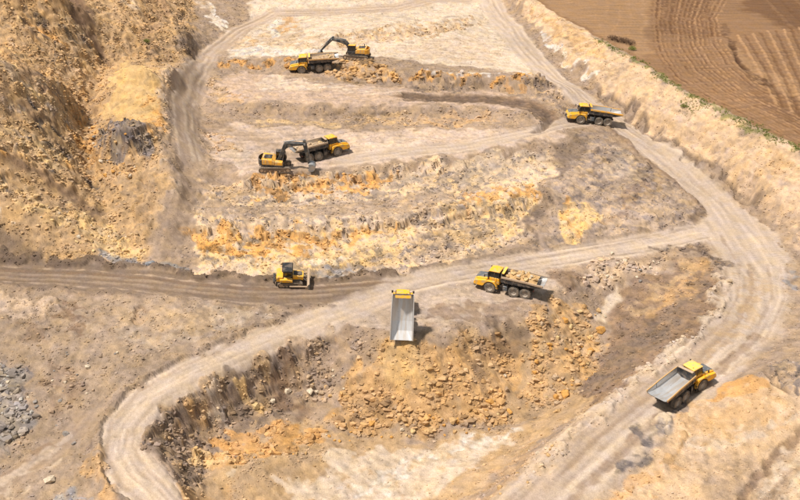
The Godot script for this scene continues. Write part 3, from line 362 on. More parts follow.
	["l","cream",0.32,0.27,0.25,{brk=0.3, warp=0.1, dh=0.03},[55.65,-147.52,55.7,-137.39,53.42,-128.61,48.09,-119.79,40.45,-112.06,33.84,-106.26,26.94,-99.71,20.51,-93.15,15.19,-87.53]],
	["l","brown",0.28,0.36,0.25,{brk=0.3, warp=0.1, dh=-0.06},[55.54,-137.4,53.41,-128.61,48.21,-119.7,40.66,-111.84,34.16,-105.93,27.37,-99.27,21.07,-92.63]],
	["l","cream",0.38,0.26,0.25,{brk=0.3, warp=0.1, dh=0.03},[54.35,-137.52,52.36,-129.05,47.35,-120.36,39.94,-112.58,33.49,-106.63,26.72,-99.92,20.44,-93.21,15.28,-87.45]],
	["l","brown",0.23,0.23,0.25,{brk=0.3, warp=0.1, dh=-0.06},[53.34,-137.62,51.48,-129.41,46.65,-120.9,39.37,-113.16,32.97,-107.18,26.23,-100.4,19.98,-93.64,14.87,-87.83]],
	["l","cream",0.15,0.22,0.25,{brk=0.3, warp=0.1, dh=0.03},[52.4,-137.71,50.62,-129.77,45.91,-121.46,38.73,-113.81,32.35,-107.83,25.59,-101.03,19.34,-94.24,14.22,-88.41]],
	["l","brown",0.4,0.47,0.25,{brk=0.3, warp=0.1, dh=-0.06},[52.82,-137.67,50.86,-129.67,45.98,-121.4,38.68,-113.87,32.18,-108.01,25.31,-101.31,18.92,-94.63]],
	["l","cream",0.18,0.46,0.25,{brk=0.3, warp=0.1, dh=0.03},[50.16,-129.96,45.34,-121.9,38.08,-114.48,31.56,-108.67,24.62,-101.98,18.18,-95.31]],
	["l","brown",0.31,0.35,0.25,{brk=0.3, warp=0.1, dh=-0.06},[51.11,-147.42,51.23,-137.82,49.32,-130.31,44.61,-122.45,37.42,-115.15,30.9,-109.36,23.93,-102.66,17.46,-95.99,12.15,-90.3]],
	["l","cream",0.27,0.32,0.25,{brk=0.3, warp=0.1, dh=0.03},[51.05,-137.84,49.1,-130.4,44.38,-122.63,37.17,-115.38,30.63,-109.64,23.6,-102.95,17.08,-96.33]],
	["l","brown",0.25,0.31,0.25,{brk=0.3, warp=0.1, dh=-0.06},[48.97,-147.37,49.33,-138.01,47.77,-130.95,43.46,-123.33,36.56,-115.98,30.2,-109.99,23.38,-103.15,17.07,-96.33]],
	["l","tangrey",1.6,0.6,1,{warp=0.2, brk=0.2},[45.51,-121.99,38.18,-114.37,31.72,-108.5,24.85,-101.76,18.48,-95.03,13.26,-89.29]],
	["l","brown",0.8,0.5,0.6,{warp=0.2, brk=0.3},[48.54,-119.08,41.12,-111.37,34.61,-105.45,27.85,-98.81,21.56,-92.17,16.37,-86.46]],
	["l","tangrey",0.21,0.22,0.25,{brk=0.3, warp=0.1, dh=-0.06},[0.84,-244.11,-16.26,-240.45,-28.41,-240.87,-34.2,-230.2,-38.33,-214.94,-38.73,-196.7,-37.42,-182.22,-35.35,-171.75,-32.71,-162.13]],
	["l","cream",0.19,0.48,0.25,{brk=0.3, warp=0.1, dh=0.03},[18.07,-257.32,0.45,-244.94,-16.36,-241.39,-28.91,-241.72,-35.14,-230.57,-39.36,-215.08,-39.81,-196.67,-38.52,-182.08,-36.47,-171.49,-33.85,-161.82]],
	["l","tangrey",0.18,0.32,0.25,{brk=0.3, warp=0.1, dh=-0.06},[17.84,-257.64,0.27,-245.33,-16.41,-241.84,-29.15,-242.14,-35.62,-230.77,-39.9,-215.16,-40.38,-196.65,-39.11,-182,-37.08,-171.35]],
	["l","cream",0.38,0.41,0.25,{brk=0.3, warp=0.1, dh=0.03},[17.1,-258.7,-0.22,-246.4,-16.53,-242.92,-29.64,-242.98,-36.42,-231.09,-40.65,-215.27,-41.03,-196.65,-39.65,-181.93,-37.5,-171.25,-34.8,-161.57]],
	["l","tangrey",0.37,0.48,0.25,{brk=0.3, warp=0.1, dh=-0.06},[16.93,-258.94,-0.39,-246.76,-16.58,-243.42,-29.95,-243.51,-37.09,-231.36,-41.47,-215.38,-41.96,-196.61,-40.69,-181.79,-38.63,-170.99,-36.02,-161.24]],
	["l","cream",0.25,0.42,0.25,{brk=0.3, warp=0.1, dh=0.03},[-0.64,-247.31,-16.65,-244.04,-30.28,-244.06,-37.71,-231.61,-42.16,-215.49,-42.68,-196.6,-41.42,-181.7,-39.38,-170.82,-36.78,-161.03]],
	["l","tangrey",0.26,0.32,0.25,{brk=0.3, warp=0.1, dh=-0.06},[-0.49,-170.68,8.31,-172.56,17.13,-176.16,24.66,-180.82,31.72,-185.52,37,-189.09]],
	["l","cream",0.23,0.33,0.25,{brk=0.3, warp=0.1, dh=0.03},[-9.81,-166.33,-0.26,-169.89,8.58,-171.66,17.6,-175.2,25.29,-179.81,32.43,-184.43,37.78,-187.9]],
	["l","tangrey",0.28,0.37,0.25,{brk=0.3, warp=0.1, dh=-0.06},[-9.73,-166.12,-0.19,-169.66,8.65,-171.43,17.71,-174.98,25.42,-179.61,32.57,-184.22,37.92,-187.69]],
	["l","cream",0.35,0.28,0.25,{brk=0.3, warp=0.1, dh=0.03},[0.13,-168.56,8.97,-170.37,18.18,-174.02,25.97,-178.73,33.11,-183.38,38.45,-186.88]],
	["l","tangrey",0.39,0.24,0.25,{brk=0.3, warp=0.1, dh=-0.06},[0.3,-167.99,9.17,-169.7,18.54,-173.3,26.45,-177.97,33.66,-182.54,39.05,-185.96]],
	["l","cream",0.27,0.46,0.25,{brk=0.3, warp=0.1, dh=0.03},[-8.74,-163.5,0.57,-167.05,9.41,-168.9,18.84,-172.68,26.74,-177.5,33.88,-182.21,39.2,-185.74]],
	# road berms and ditches
	["l","soil",0.6,0.8,0.4,{brk=0.3, dh=0.5, warp=0.6, rub=0.5},[-67.41,-135.75,-58.82,-136.8,-48.06,-136.32,-38.04,-135.18,-28.33,-133.25,-18.69,-132.51,-10.65,-133.36,-0.67,-135.25]],
	["l","greybrown",0.35,0.7,0.3,{brk=0.4, dh=0.25, warp=0.5, rub=0.3},[-66.53,-128.7,-58.61,-129.71,-48.62,-129.24,-39.14,-128.17,-29.29,-126.22,-18.65,-125.41,-9.75,-126.32]],
	["l","greybrown",0.35,0.55,0.3,{brk=0.4, dh=0.3, warp=0.4},[-1.28,-134.65,7.85,-138.64,18.85,-142.15,30.11,-145.67,38.26,-148.27,46.99,-152.19]],
	["l","greybrown",0.4,0.75,0.3,{brk=0.4, dh=0.45, warp=0.35},[-11.85,-118.19,-19.35,-113.07,-25,-108.73,-28.7,-105.15,-30.16,-101.05,-29.92,-98.87,-27.74,-95.12,-24.51,-91.89,-22.34,-88.89]],
	["l","greybrown",0.4,0.75,0.3,{brk=0.4, dh=0.5, warp=0.3},[-15.58,-123.64,-23.2,-118.42,-29.32,-113.73,-34.23,-108.75,-36.67,-102.16,-36.13,-96.64,-33,-91.14,-29.16,-87.22,-27.23,-85.35]],
	["l","brown",0.5,0.5,0.4,{brk=0.4, dh=0.3, warp=0.4},[50.68,-156.47,47.29,-163.93,42.49,-174.93,37.97,-184.91,33.43,-191.81]],
	["l","soil",1.3,0.65,0.9,{brk=0.5, rub=0.9, rock=0.4},[40.29,-142.01,45.39,-143.95,48.22,-141.62,48.91,-138.48]],
	["p","tangrey",1,0.7,1,{brk=0.5, rub=0.5, rock=0.3},[59.04,-145.3,61.45,-141.08,60.67,-126.24,54.18,-119.29,54.95,-127.72]],
	["l","bluegrey",0.8,0.6,0.5,{brk=0.4},[58.27,-133.72,57.83,-130.04]],
	["p","tan",1,0.45,1.5,{brk=0.5, warp=0.5},[50.32,-136.53,54.46,-133.08,50.7,-123,45.03,-117.44,38.76,-111.06,38.03,-113.32,45.99,-123.38]],
	# pit left wall
	["p","pitwall",1,1,0.9,{rock=0.65, rub=0.7},[-9.64,-121.66,-17.35,-116.16,-24.56,-110.98,-28.96,-106.93,-30.58,-102.57,-29.93,-98.2,-27.41,-93.74,-24.11,-91.95,-22.27,-97.52,-20.33,-105.32,-14.58,-111.73,-10.78,-115.2,-7.49,-119.27]],
	["p","brown",1,0.6,1.5,{brk=0.4},[-28.94,-106.79,-24.53,-110.67,-21.52,-109.98,-25.2,-104.15,-29.26,-101.65]],
	["l","greybrown",1.2,0.75,0.7,{brk=0.45, dh=0.2, rock=0.4},[-22.21,-112.5,-20.73,-108.32]],
	["l","tan",1,0.75,0.7,{brk=0.45, dh=0.2, rock=0.4},[-18.31,-114.96,-17.52,-112.53]],
	["l","yellow",0.9,0.75,0.7,{brk=0.45, dh=0.2, rock=0.4},[-19.77,-112.06,-18.18,-110.95]],
	["l","brown",1.2,0.75,0.7,{brk=0.45, dh=0.2, rock=0.4},[-15.41,-115.39,-14.69,-113.24]],
	["l","tan",0.9,0.75,0.7,{brk=0.45, dh=0.2, rock=0.4},[-25.08,-110.15,-24.34,-107.11]],
	["l","greybrown",1,0.75,0.7,{brk=0.45, dh=0.2, rock=0.4},[-26.69,-108.05,-26.9,-103.25]],
	["l","tangrey",1.4,0.75,0.7,{brk=0.45, dh=0.2, rock=0.4},[-13.5,-117.64,-13.97,-115.15]],
	["l","ochre",1,0.75,0.7,{brk=0.45, dh=0.2, rock=0.4},[-25.99,-106,-24.73,-106.18]],
	["l","palegrey",0.7,0.75,0.7,{brk=0.45, dh=0.2, rock=0.4},[-23.85,-108.98,-22.88,-107.19]],
	["p","tangrey",1,0.75,1,{brk=0.4, rub=0.9, rock=0.4},[-9.62,-121.24,-1.35,-118.21,-3.35,-116.29,-7.34,-113.63,-12.72,-113.64,-13.48,-116.82]],
	["p","brown",1,0.6,1,{rub=0.2},[-15,-113.86,-10.67,-112.99,-11.8,-109.62,-15.61,-108.76]],
	["p","tan",1,0.9,1.5,{rub=0.6},[-2.7,-118.41,4.04,-118.02,15.32,-123.21,23.19,-129.94,29.93,-128.51,26.4,-112.52,13.19,-110.06,-2.6,-107.77,-10.23,-109.64]],
	# tipped heap below the platform
	["p","ochre",1,1,1.2,{rub=1.1, rock=0.3, brk=0.3},[-1.89,-117.96,3.36,-117.74,8.87,-120.23,13.89,-122.63,16.56,-119.56,16.91,-114.73,13.25,-110.87,5.23,-108.63,-2.61,-108.45,-9.21,-110.06,-9.32,-112.77,-6.04,-115.55]],
	["p","ochre",1,0.3,0.8,{rub=1.5, rock=0.3},[-7.96,-112.24,2.64,-111.15,13.48,-114.64,17.07,-116.75,16.89,-114.44,13.25,-110.87,5.23,-108.63,-2.61,-108.45,-9.21,-110.06]],
	["p","yellow",1,0.6,1.2,{rub=0.5},[-0.67,-117.71,3.36,-117.65,5.36,-115.43,1.33,-113.25,-4,-113.98]],
	["p","brown",1,0.5,1,{brk=0.5},[7.47,-119.27,13.89,-122.63,15.92,-120.62,14.42,-118.69,10.9,-118.71]],
	["l","soil",1.1,0.55,0.7,{brk=0.5, rub=0.6},[9,-119.94,9.77,-118.15,11.35,-115.95,12.39,-114.69]],
	["l","soil",1.1,0.6,0.7,{brk=0.5, rub=0.4},[13.39,-123.61,14.7,-121.46,16.05,-120.41]],
	["l","tan",0.8,0.7,0.5,{},[10.72,-121.29,11.75,-119.04,12.79,-117.13]],
	["p","brown",1,0.45,1.2,{brk=0.6, rub=1.2},[-6,-113.67,0,-112.8,-0.66,-110.31,-6.6,-110.99]],
	["p","ochre",1,0.75,0.8,{rub=1, rock=0.35, brk=0.5},[16.06,-123.79,20.85,-128.77,25.95,-130.32,29.04,-128.44,28.72,-122.68,25.64,-115.18,20.12,-113.22,16.17,-113.93,17.24,-119.56]],
	["p","brown",1,0.35,1,{brk=0.5},[19.86,-126.28,25.29,-128.65,22.3,-121.77,18.07,-121.77]],
	# pit floor
	["p","tan",1,1,1,{rub=0.4, rock=0.15, cls=3},[-13.23,-111.2,-5.24,-109,5.22,-108.3,15.94,-111.39,24.95,-114.85,25.59,-108.5,17.65,-104.5,12.19,-99.39,8.22,-93.75,6.63,-86.37,-22.02,-85.07,-24.67,-89.8,-24.15,-101.5,-19.06,-105.35]],
	["p","cream",1,0.8,2,{rub=0.12, rock=0, brk=0.3, cls=3},[-7.7,-106.08,5.21,-107.97,15.82,-110.2,16.68,-106.38,8.62,-100.05,4.81,-96.24,-8.28,-93.65,-16.34,-97.53,-13.65,-101.41]],
	["l","paletan",0.5,0.4,0.5,{brk=0.5, dh=-0.05},[-8.47,-96.91,-4.96,-100.49,0,-102.8,6.42,-105.68]],
	["l","white",0.5,0.4,0.5,{brk=0.5, dh=-0.05},[-7.52,-97.29,-3.74,-101.08,1.52,-103.34,7.6,-106.22]],
	["l","white",0.5,0.4,0.5,{brk=0.5, dh=-0.05},[-6.57,-97.66,-2.5,-101.65,3.04,-103.88,8.78,-106.74]],
	["l","paletan",0.5,0.4,0.5,{brk=0.5, dh=-0.05},[-5.61,-98.03,-1.26,-102.23,4.58,-104.41,9.98,-107.26]],
	["l","white",0.5,0.4,0.5,{brk=0.5, dh=-0.05},[-4.65,-98.39,0,-102.8,6.13,-104.94,11.18,-107.75]],
	["l","white",0.5,0.4,0.5,{brk=0.5, dh=-0.05},[-3.68,-98.76,1.26,-103.34,7.69,-105.47,12.38,-108.23]],
	["l","paletan",0.5,0.4,0.5,{brk=0.5, dh=-0.05},[-2.7,-99.13,2.54,-103.88,9.26,-105.97,13.59,-108.69]],
	["l","white",0.5,0.4,0.5,{brk=0.5, dh=-0.05},[-1.72,-99.49,3.82,-104.42,10.83,-106.42,14.79,-109.09]],
	["l","white",0.5,0.4,0.5,{brk=0.5, dh=-0.05},[-0.74,-99.85,5.11,-104.96,12.4,-106.82,15.99,-109.43]],
	["p","orange",1,0.65,1.2,{rub=1.1, rock=0.3, brk=0.4},[-24.91,-102.38,-21.24,-107.34,-13.16,-110.34,-6.55,-109.19,-10.22,-105.53,-16.05,-101.09,-20.59,-98.4,-23.42,-97.31]],
	["p","paleochre",1,0.8,2,{rub=0.6, dh=0.7, brk=0.4},[-26.03,-102.06,-23.7,-104.18,-20.51,-102.19,-19.49,-99.26,-22.27,-97.52,-24.86,-98.84]],
	["p","cream",1,0.6,1,{rub=1, brk=0.5},[-21.28,-99.1,-17.79,-100.28,-19.22,-96.79,-20.84,-95.66]],
	["p","ochre",1,0.6,1.2,{brk=0.5, rub=0.6},[-26.36,-92.98,-22.6,-95.92,-15.76,-97.67,-16.47,-93.12,-23.33,-87.93]],
	["l","ochre",1,0.9,0.5,{dh=0.5, rub=0.5},[-37.2,-97.08,-34.41,-92.93,-31.84,-89.48]],
	["p","tangrey",1,0.4,1,{brk=0.5, rub=0.9},[-12.08,-114.16,-7.98,-112.82,-9.16,-109.05,-13.08,-109.35]],
	# slope below the right road
	["p","brownwarm",1,1,0.8,{rub=0.5, rock=0.3},[33.19,-134.47,39.8,-139.27,46.91,-140.65,48.37,-135.33,46.26,-128.56,40.35,-120.15,33.45,-113.17,26.51,-107.02,23.26,-108.97,23.69,-115.08,27.31,-121.48]],
	["p","greybrown",1,0.7,1,{brk=0.4, rub=0.6, rock=0.3},[24.25,-114.53,28.05,-121.89,35.48,-125.31,39.5,-124.9,33.44,-115.94,26.01,-110.55]],
	["l","tan",1.2,0.8,0.8,{brk=0.4},[44.14,-138.48,38.58,-133.47,34.17,-129.29]],
	["l","ochre",1.6,0.6,1,{brk=0.5},[46.65,-139.59,43.01,-133.74,36.9,-128.79]],
	["l","greybrown",1.6,0.6,1,{brk=0.4},[46.42,-135.76,41.11,-128.73,34.95,-122.8]],
	["l","cream",0.9,0.6,0.8,{brk=0.4, dh=0.45, rub=0.7},[47.57,-133.43,45.37,-127.33,40.92,-120.81,34.39,-114.52,27.33,-108.07,21.34,-101.68,17.1,-96.64]],
	["p","cream",1,0.9,0.6,{rub=0.1},[29.89,-134.8,33.85,-136.03,32.64,-132.75,30.11,-127.85,29.09,-128.79]],
	["p","paletan",1,0.8,0.8,{rub=1.3, rock=0.4, brk=0.3},[28.21,-139.16,37.01,-141.19,41.22,-140.38,37.97,-137.7,33.35,-135.69,27.52,-134.17]],
	["p","brown",1,0.6,0.8,{rub=0.5, brk=0.4},[20.83,-134.82,27.86,-136.88,28.35,-134.54,23.33,-131.16]],
	["p","sandpale",1,0.6,1.2,{rub=0.5, brk=0.4},[20.09,-104.71,26.51,-107.02,24.3,-101.3,15.96,-91.87,11.33,-90.77,14.34,-97.68]],
	["p","ochre",1,0.35,1.2,{rub=0.7, brk=0.5},[11.05,-100.08,18.09,-107.74,18.08,-99.67,11.33,-90.77,8.27,-94.67]],
	# ground right of the lower road
	["p","sand",1,1,1,{rub=0.25, rock=0.15},[35.99,-104.92,42.11,-107.45,50.67,-109.67,62.43,-113.63,54.39,-86.1,20.93,-87.19,29.73,-98.31]],
	["p","orange",1,0.75,0.8,{brk=0.3, rub=0.2},[39.64,-108.57,44.12,-110.1,46.11,-107.76,45.81,-104.53,42.28,-103.45,37.86,-105.11]],
	["p","ochre",1,0.6,1.5,{brk=0.4},[35.99,-104.92,44.58,-105.46,50.05,-103.21,46.78,-100.01,35.64,-98.22,29.22,-95.68]],
	["p","greyrock",1,0.6,0.5,{rock=0.9, brk=0.3},[46.88,-110.04,50.85,-110.17,52.25,-106.65,49.34,-105.04,46.95,-106.12]],
	["l","greybrown",0.5,0.7,0.3,{dh=-0.5},[46.38,-108.64,46.34,-106.66,47.28,-105.52]],
	["l","greyrock",0.8,0.75,0.5,{brk=0.5, rock=0.7},[35.7,-103.67,33.08,-101.74]],
	["l","greyrock",0.8,0.75,0.5,{brk=0.5, rock=0.7},[32.56,-101.59,29.66,-99.14]],
	["l","greyrock",0.8,0.75,0.5,{brk=0.5, rock=0.7},[28.33,-97.19,25.77,-94.7]],
	["l","cream",0.7,0.7,0.5,{brk=0.4, dh=0.4},[31.57,-101.47,34.27,-102.74,35.19,-101.46,33.29,-98.29]],
	["l","ochre",0.7,0.8,0.5,{brk=0.4},[35.19,-101.46,33.36,-97.53,31.04,-96.02]],
	["l","cream",0.6,0.6,0.5,{brk=0.4},[34.47,-98.25,38.1,-98.6,42.45,-99.43]],
	["p","orange",1,0.4,1.2,{brk=0.5, rub=0.5},[25.24,-92.95,31.63,-96.03,33.65,-94.55,26.73,-88.69,22.26,-88.61]],
	["p","tangrey",1,0.5,2,{brk=0.3},[34.8,-94.55,45.22,-98.66,51.89,-101.19,43.92,-86.91,30.88,-87.29]],
	["l","brown",0.6,0.7,0.4,{brk=0.3, dh=-0.25, warp=0.2},[49.62,-100.74,44.06,-96.57,40.81,-93.26,37.33,-88.72]],
	["l","cream",0.25,0.55,0.25,{brk=0.3, dh=-0.08, warp=0.15},[49.39,-98.66,44.77,-94.99,40.51,-90.13]],
	["l","greybrown",0.25,0.55,0.25,{brk=0.3, dh=-0.08, warp=0.15},[49.76,-97.89,45.09,-94.12,41.01,-89.54]],
	["l","cream",0.25,0.55,0.25,{brk=0.3, dh=-0.08, warp=0.15},[50.12,-97.1,45.41,-93.27,41.5,-88.94]],
	["l","greybrown",0.25,0.55,0.25,{brk=0.3, dh=-0.08, warp=0.15},[50.43,-96.24,45.73,-92.42,41.96,-88.28]],
	["l","cream",0.25,0.55,0.25,{brk=0.3, dh=-0.08, warp=0.15},[50.73,-95.38,46.04,-91.57,42.41,-87.62]],
	["l","greybrown",0.25,0.55,0.25,{brk=0.3, dh=-0.08, warp=0.15},[51.03,-94.52,46.32,-90.7,42.85,-86.96]],
	["l","cream",0.25,0.5,0.3,{brk=0.4, warp=0.4},[34.64,-99.02,39.5,-99.46,45.21,-100.87]],
	["l","tan",0.25,0.5,0.3,{brk=0.4, warp=0.4},[35.81,-99.45,40.66,-99.83,46.28,-101.25]],
	["l","cream",0.25,0.5,0.3,{brk=0.4, warp=0.4},[36.97,-99.86,41.82,-100.19,47.33,-101.62]],
	["l","tan",0.25,0.5,0.3,{brk=0.4, warp=0.4},[38.16,-100.3,42.97,-100.53,48.39,-101.98]],
	["l","cream",0.25,0.5,0.3,{brk=0.4, warp=0.4},[39.33,-100.7,44.14,-100.9,49.45,-102.32]],
	["l","cream",0.6,0.6,0.6,{brk=0.3},[47.16,-97.09,43.24,-93.69,39.95,-90.13]],
	["l","cream",0.8,0.6,0.6,{brk=0.3},[45.99,-93.27,43.33,-90.13]],
	["p","tangrey",1,0.5,1.5,{brk=0.5, rub=0.4},[47.34,-120.84,53.74,-118.01,53.28,-109.93,46.42,-108.02,42.27,-108.04]],
	# ground between the roads on the left
	["p","earthgrey",1,1,1,{rub=0.4, rock=0.2},[-69.16,-127.09,-57.42,-129.25,-37.79,-127.93,-18.4,-126.4,-13.95,-123.75,-21.56,-117.94,-29.91,-112.08,-34.28,-108.23,-36.56,-102.86,-36.05,-97.44,-32.79,-91.09,-53.32,-85.11]],
	["p","palegrey",1,0.45,2,{brk=0.5},[-41.16,-127.14,-19.7,-125.4,-16.73,-123.7,-24.35,-118.62,-33.17,-115.49,-40.36,-117.85]],
	["p","paletan",1,0.8,1.5,{brk=0.5},[-57.11,-128.28,-51.25,-127.73,-49.24,-123.13,-53.74,-122,-61.25,-123.9]],
	["p","brown",1,0.45,1.5,{brk=0.5, dh=-0.5},[-39.75,-127.16,-35.4,-126.72,-32.92,-119.79,-35.72,-118.21]],
	["p","brown",1,0.45,1.5,{brk=0.5},[-53.87,-122.43,-49.48,-121.57,-46.18,-116.93,-49.94,-116.03]],
	["p","paletan",1,0.6,1.2,{brk=0.5, dh=0.4},[-53.02,-126.51,-48.68,-126.12,-46.74,-121.58,-49.97,-120.9]],
	["p","brown",1,0.75,1.2,{brk=0.4},[-49.36,-127.05,-44.82,-127.6,-41.09,-119.83,-43.75,-116.35]],
	["p","palegrey",1,0.5,1,{brk=0.6},[-46.39,-125.45,-43.29,-124.3,-40.59,-118.83,-43.97,-118.84]],
	["p","tan",1,0.5,2,{brk=0.5},[-42.46,-126.65,-31.08,-126.28,-22.29,-123.67,-24.43,-119.22,-33.43,-116.84,-39.46,-119.83]],
	["p","palegrey",1,0.5,1.5,{brk=0.5},[-29.04,-126.78,-19.7,-125.4,-15.42,-124.64,-20.52,-120.5,-27.4,-120.98]],
	# grey block pile
	["p","grey",1,0.9,1,{rub=1.6, rock=0.4},[-60.76,-114.78,-52.35,-115.16,-48.55,-111.1,-45.49,-108.04,-45.02,-104.28,-46.63,-99.84,-55.21,-98.39]],
	["p","greyrock",1,0.85,0.8,{rub=0.4, rock=0.5},[-51.79,-114.63,-48.18,-112.11,-45.22,-108.49,-46.29,-107.64,-49.87,-111.16]],
	["p","brown",1,0.4,1.5,{brk=0.4, rub=0.7},[-49.52,-116.93,-42.79,-114.1,-39.52,-108.69,-41.02,-104.22,-44.15,-104.27,-45.54,-109.67]],
	["l","tangrey",1.9,0.9,0.9,{rub=0.03, rock=0, cls=1, warp=0.3},[-49.06,-91.1,-45.54,-94.52,-42.99,-97.87,-40.18,-101.05,-39.11,-103.77]],
	["l","dust",0.8,0.75,0.6,{brk=0.3, warp=0.15},[-49.33,-91.88,-45.76,-95.19,-42.94,-98.53,-40.27,-101.4]],
	["l","brown",0.3,0.5,0.4,{brk=0.3},[-49.44,-92.2,-45.87,-95.52,-42.76,-99.18,-40.19,-102.03]],
	["l","cream",0.4,0.4,0.4,{brk=0.3},[-45.79,-91.68,-42.9,-95.57,-40.56,-98.82]],
	["p","bluegrey",1,0.7,0.6,{rock=0.5, rub=0.6},[-39.23,-92.3,-36.76,-92.76,-34.09,-89.26,-38.78,-89.5]],
	# ploughed field
	["p","field",1,1,0.3,{cls=2, rub=0, rock=0, warp=0.25},[21.22,-322.48,28.87,-258.49,36.31,-233.2,43.58,-216.06,48.29,-202.52,54.03,-184.74,60.19,-173.54,66.59,-160.77,78.29,-147.83,113.47,-204.15,160.43,-344.34]],
	["p","fieldlight",1,0.75,1.5,{warp=0.5, brk=0.2},[27.89,-294.03,71.64,-290.55,54.64,-223.28,52.18,-206.62,48.51,-203.63,43.69,-216.69,36.4,-233.88,29.32,-258.05]],
	["p","fielddark",1,0.65,2,{warp=0.6, brk=0.4},[65.42,-268.09,81.7,-266.81,71.88,-234.7,71.19,-216.07,61.64,-216.13,54.78,-221.85]],
	["p","fielddark",1,0.7,3,{warp=0.6},[85.42,-266.47,136.04,-286.88,101.29,-204.08,85.17,-216.51,81.01,-230.93,77.64,-238.92]],
	["p","fieldlight",1,0.7,1.5,{warp=0.5, brk=0.3},[71,-223.17,71.36,-209.34,72.71,-197.05,76.66,-191.29,78.71,-176.02,72.68,-179.3,67.86,-187.42,65.91,-197.3,67.49,-212.64]],
	["p","fielddark",1,0.4,1.5,{warp=0.5},[67.55,-203.14,69.25,-188.92,74.08,-183.54,78.29,-169.98,74.96,-160.78,68.38,-166.22,65.42,-173.32,64.27,-181.57,64.37,-191.77]],
	["l","fielddark",0.17,0.34,0.25,{warp=0.1, brk=0.5, dh=-0.1},[62.74,-257.59,55.89,-226.96,52.84,-208.61,52.82,-193.27,56.5,-182.78,61.82,-172.65,67.08,-162.02,71.86,-152.41]],
	["l","fieldpale",0.21,0.42,0.25,{warp=0.1, brk=0.5, dh=0.14},[63.55,-257.56,56.51,-227.14,53.43,-208.85,53.38,-193.61,56.96,-183.03,62.19,-172.99,67.43,-162.46,72.16,-152.89]],
	["l","fielddark",0.28,0.75,0.25,{warp=0.1, brk=0.5, dh=-0.1},[63.9,-257.55,56.78,-227.22,53.69,-208.95,53.62,-193.75,57.16,-183.13,62.35,-173.13,67.58,-162.66,72.32,-153.17]],
	["l","fieldpale",0.31,0.31,0.25,{warp=0.1, brk=0.5, dh=0.14},[64.85,-257.52,57.52,-227.44,54.4,-209.23,54.29,-194.16,57.71,-183.43,62.8,-173.54,67.99,-163.18,72.79,-153.96]],
	["l","fielddark",0.26,0.41,0.25,{warp=0.1, brk=0.5, dh=-0.1},[65.33,-257.5,57.9,-227.55,54.76,-209.37,54.62,-194.36,57.99,-183.58,63.03,-173.74,68.2,-163.45,73.02,-154.35]],
	["l","fieldpale",0.16,0.29,0.25,{warp=0.1, brk=0.5, dh=0.14},[65.96,-257.48,58.39,-227.69,55.23,-209.56,55.06,-194.63,58.36,-183.77,63.33,-174.01,68.47,-163.79,73.32,-154.85]],
	["l","fielddark",0.18,0.33,0.25,{warp=0.1, brk=0.5, dh=-0.1},[66.95,-257.45,59.16,-227.92,55.97,-209.85,55.76,-195.05,58.94,-184.08,63.8,-174.43,68.9,-164.34,73.77,-155.6]],
	["l","fieldpale",0.29,0.23,0.25,{warp=0.1, brk=0.5, dh=0.14},[67.29,-257.44,59.43,-228,56.22,-209.95,56,-195.2,59.13,-184.18,63.96,-174.57,69.05,-164.53,73.92,-155.85]],
	["l","fielddark",0.16,0.65,0.25,{warp=0.1, brk=0.5, dh=-0.1},[68.35,-257.4,60.26,-228.24,57.01,-210.27,56.75,-195.65,59.75,-184.51,64.46,-175.02,69.51,-165.11,74.38,-156.61]],
	["l","fieldpale",0.15,0.32,0.25,{warp=0.1, brk=0.5, dh=0.14},[69.03,-257.38,60.79,-228.4,57.52,-210.47,57.23,-195.94,60.15,-184.72,64.78,-175.31,69.81,-165.48,74.67,-157.08]],
	["l","fielddark",0.19,0.31,0.25,{warp=0.1, brk=0.5, dh=-0.1},[69.56,-257.36,61.21,-228.52,57.93,-210.63,57.61,-196.17,60.46,-184.88,65.04,-175.54,70.04,-165.77,74.89,-157.45]],
	["l","fieldpale",0.32,0.51,0.25,{warp=0.1, brk=0.5, dh=0.14},[70.15,-257.34,61.67,-228.66,58.37,-210.8,58.03,-196.42,60.81,-185.06,65.32,-175.79,70.3,-166.1,75.14,-157.85]],
	["l","fielddark",0.25,0.6,0.25,{warp=0.1, brk=0.5, dh=-0.1},[70.79,-257.32,62.18,-228.81,58.86,-210.99,58.49,-196.7,61.19,-185.26,65.63,-176.07,70.58,-166.45,75.41,-158.29]],
	["l","fieldpale",0.32,0.25,0.25,{warp=0.1, brk=0.5, dh=0.14},[71.6,-257.29,62.82,-229.01,59.47,-211.24,59.07,-197.05,61.66,-185.51,66.02,-176.41,70.93,-166.89,75.75,-158.83]],
	["l","fielddark",0.29,0.47,0.25,{warp=0.1, brk=0.5, dh=-0.1},[72.31,-257.26,63.39,-229.2,60,-211.45,59.57,-197.36,62.08,-185.73,66.36,-176.72,71.24,-167.28,76.04,-159.3]],
	["l","fieldpale",0.26,0.37,0.25,{warp=0.1, brk=0.5, dh=0.14},[72.82,-257.24,63.8,-229.34,60.39,-211.6,59.94,-197.58,62.38,-185.89,66.61,-176.94,71.47,-167.56,76.25,-159.64]],
	["l","fielddark",0.24,0.52,0.25,{warp=0.1, brk=0.5, dh=-0.1},[73.42,-257.22,64.28,-229.51,60.85,-211.78,60.37,-197.84,62.74,-186.07,66.9,-177.19,71.73,-167.88,76.5,-160.03]],
	["l","fieldpale",0.18,0.69,0.25,{warp=0.1, brk=0.5, dh=0.14},[74.17,-257.19,64.89,-229.74,61.42,-212.01,60.92,-198.17,63.18,-186.31,67.27,-177.52,72.06,-168.29,76.81,-160.53]],
	["l","fielddark",0.25,0.58,0.25,{warp=0.1, brk=0.5, dh=-0.1},[74.84,-257.16,65.44,-229.94,61.94,-212.21,61.41,-198.46,63.58,-186.51,67.59,-177.81,72.36,-168.66,77.09,-160.97]],
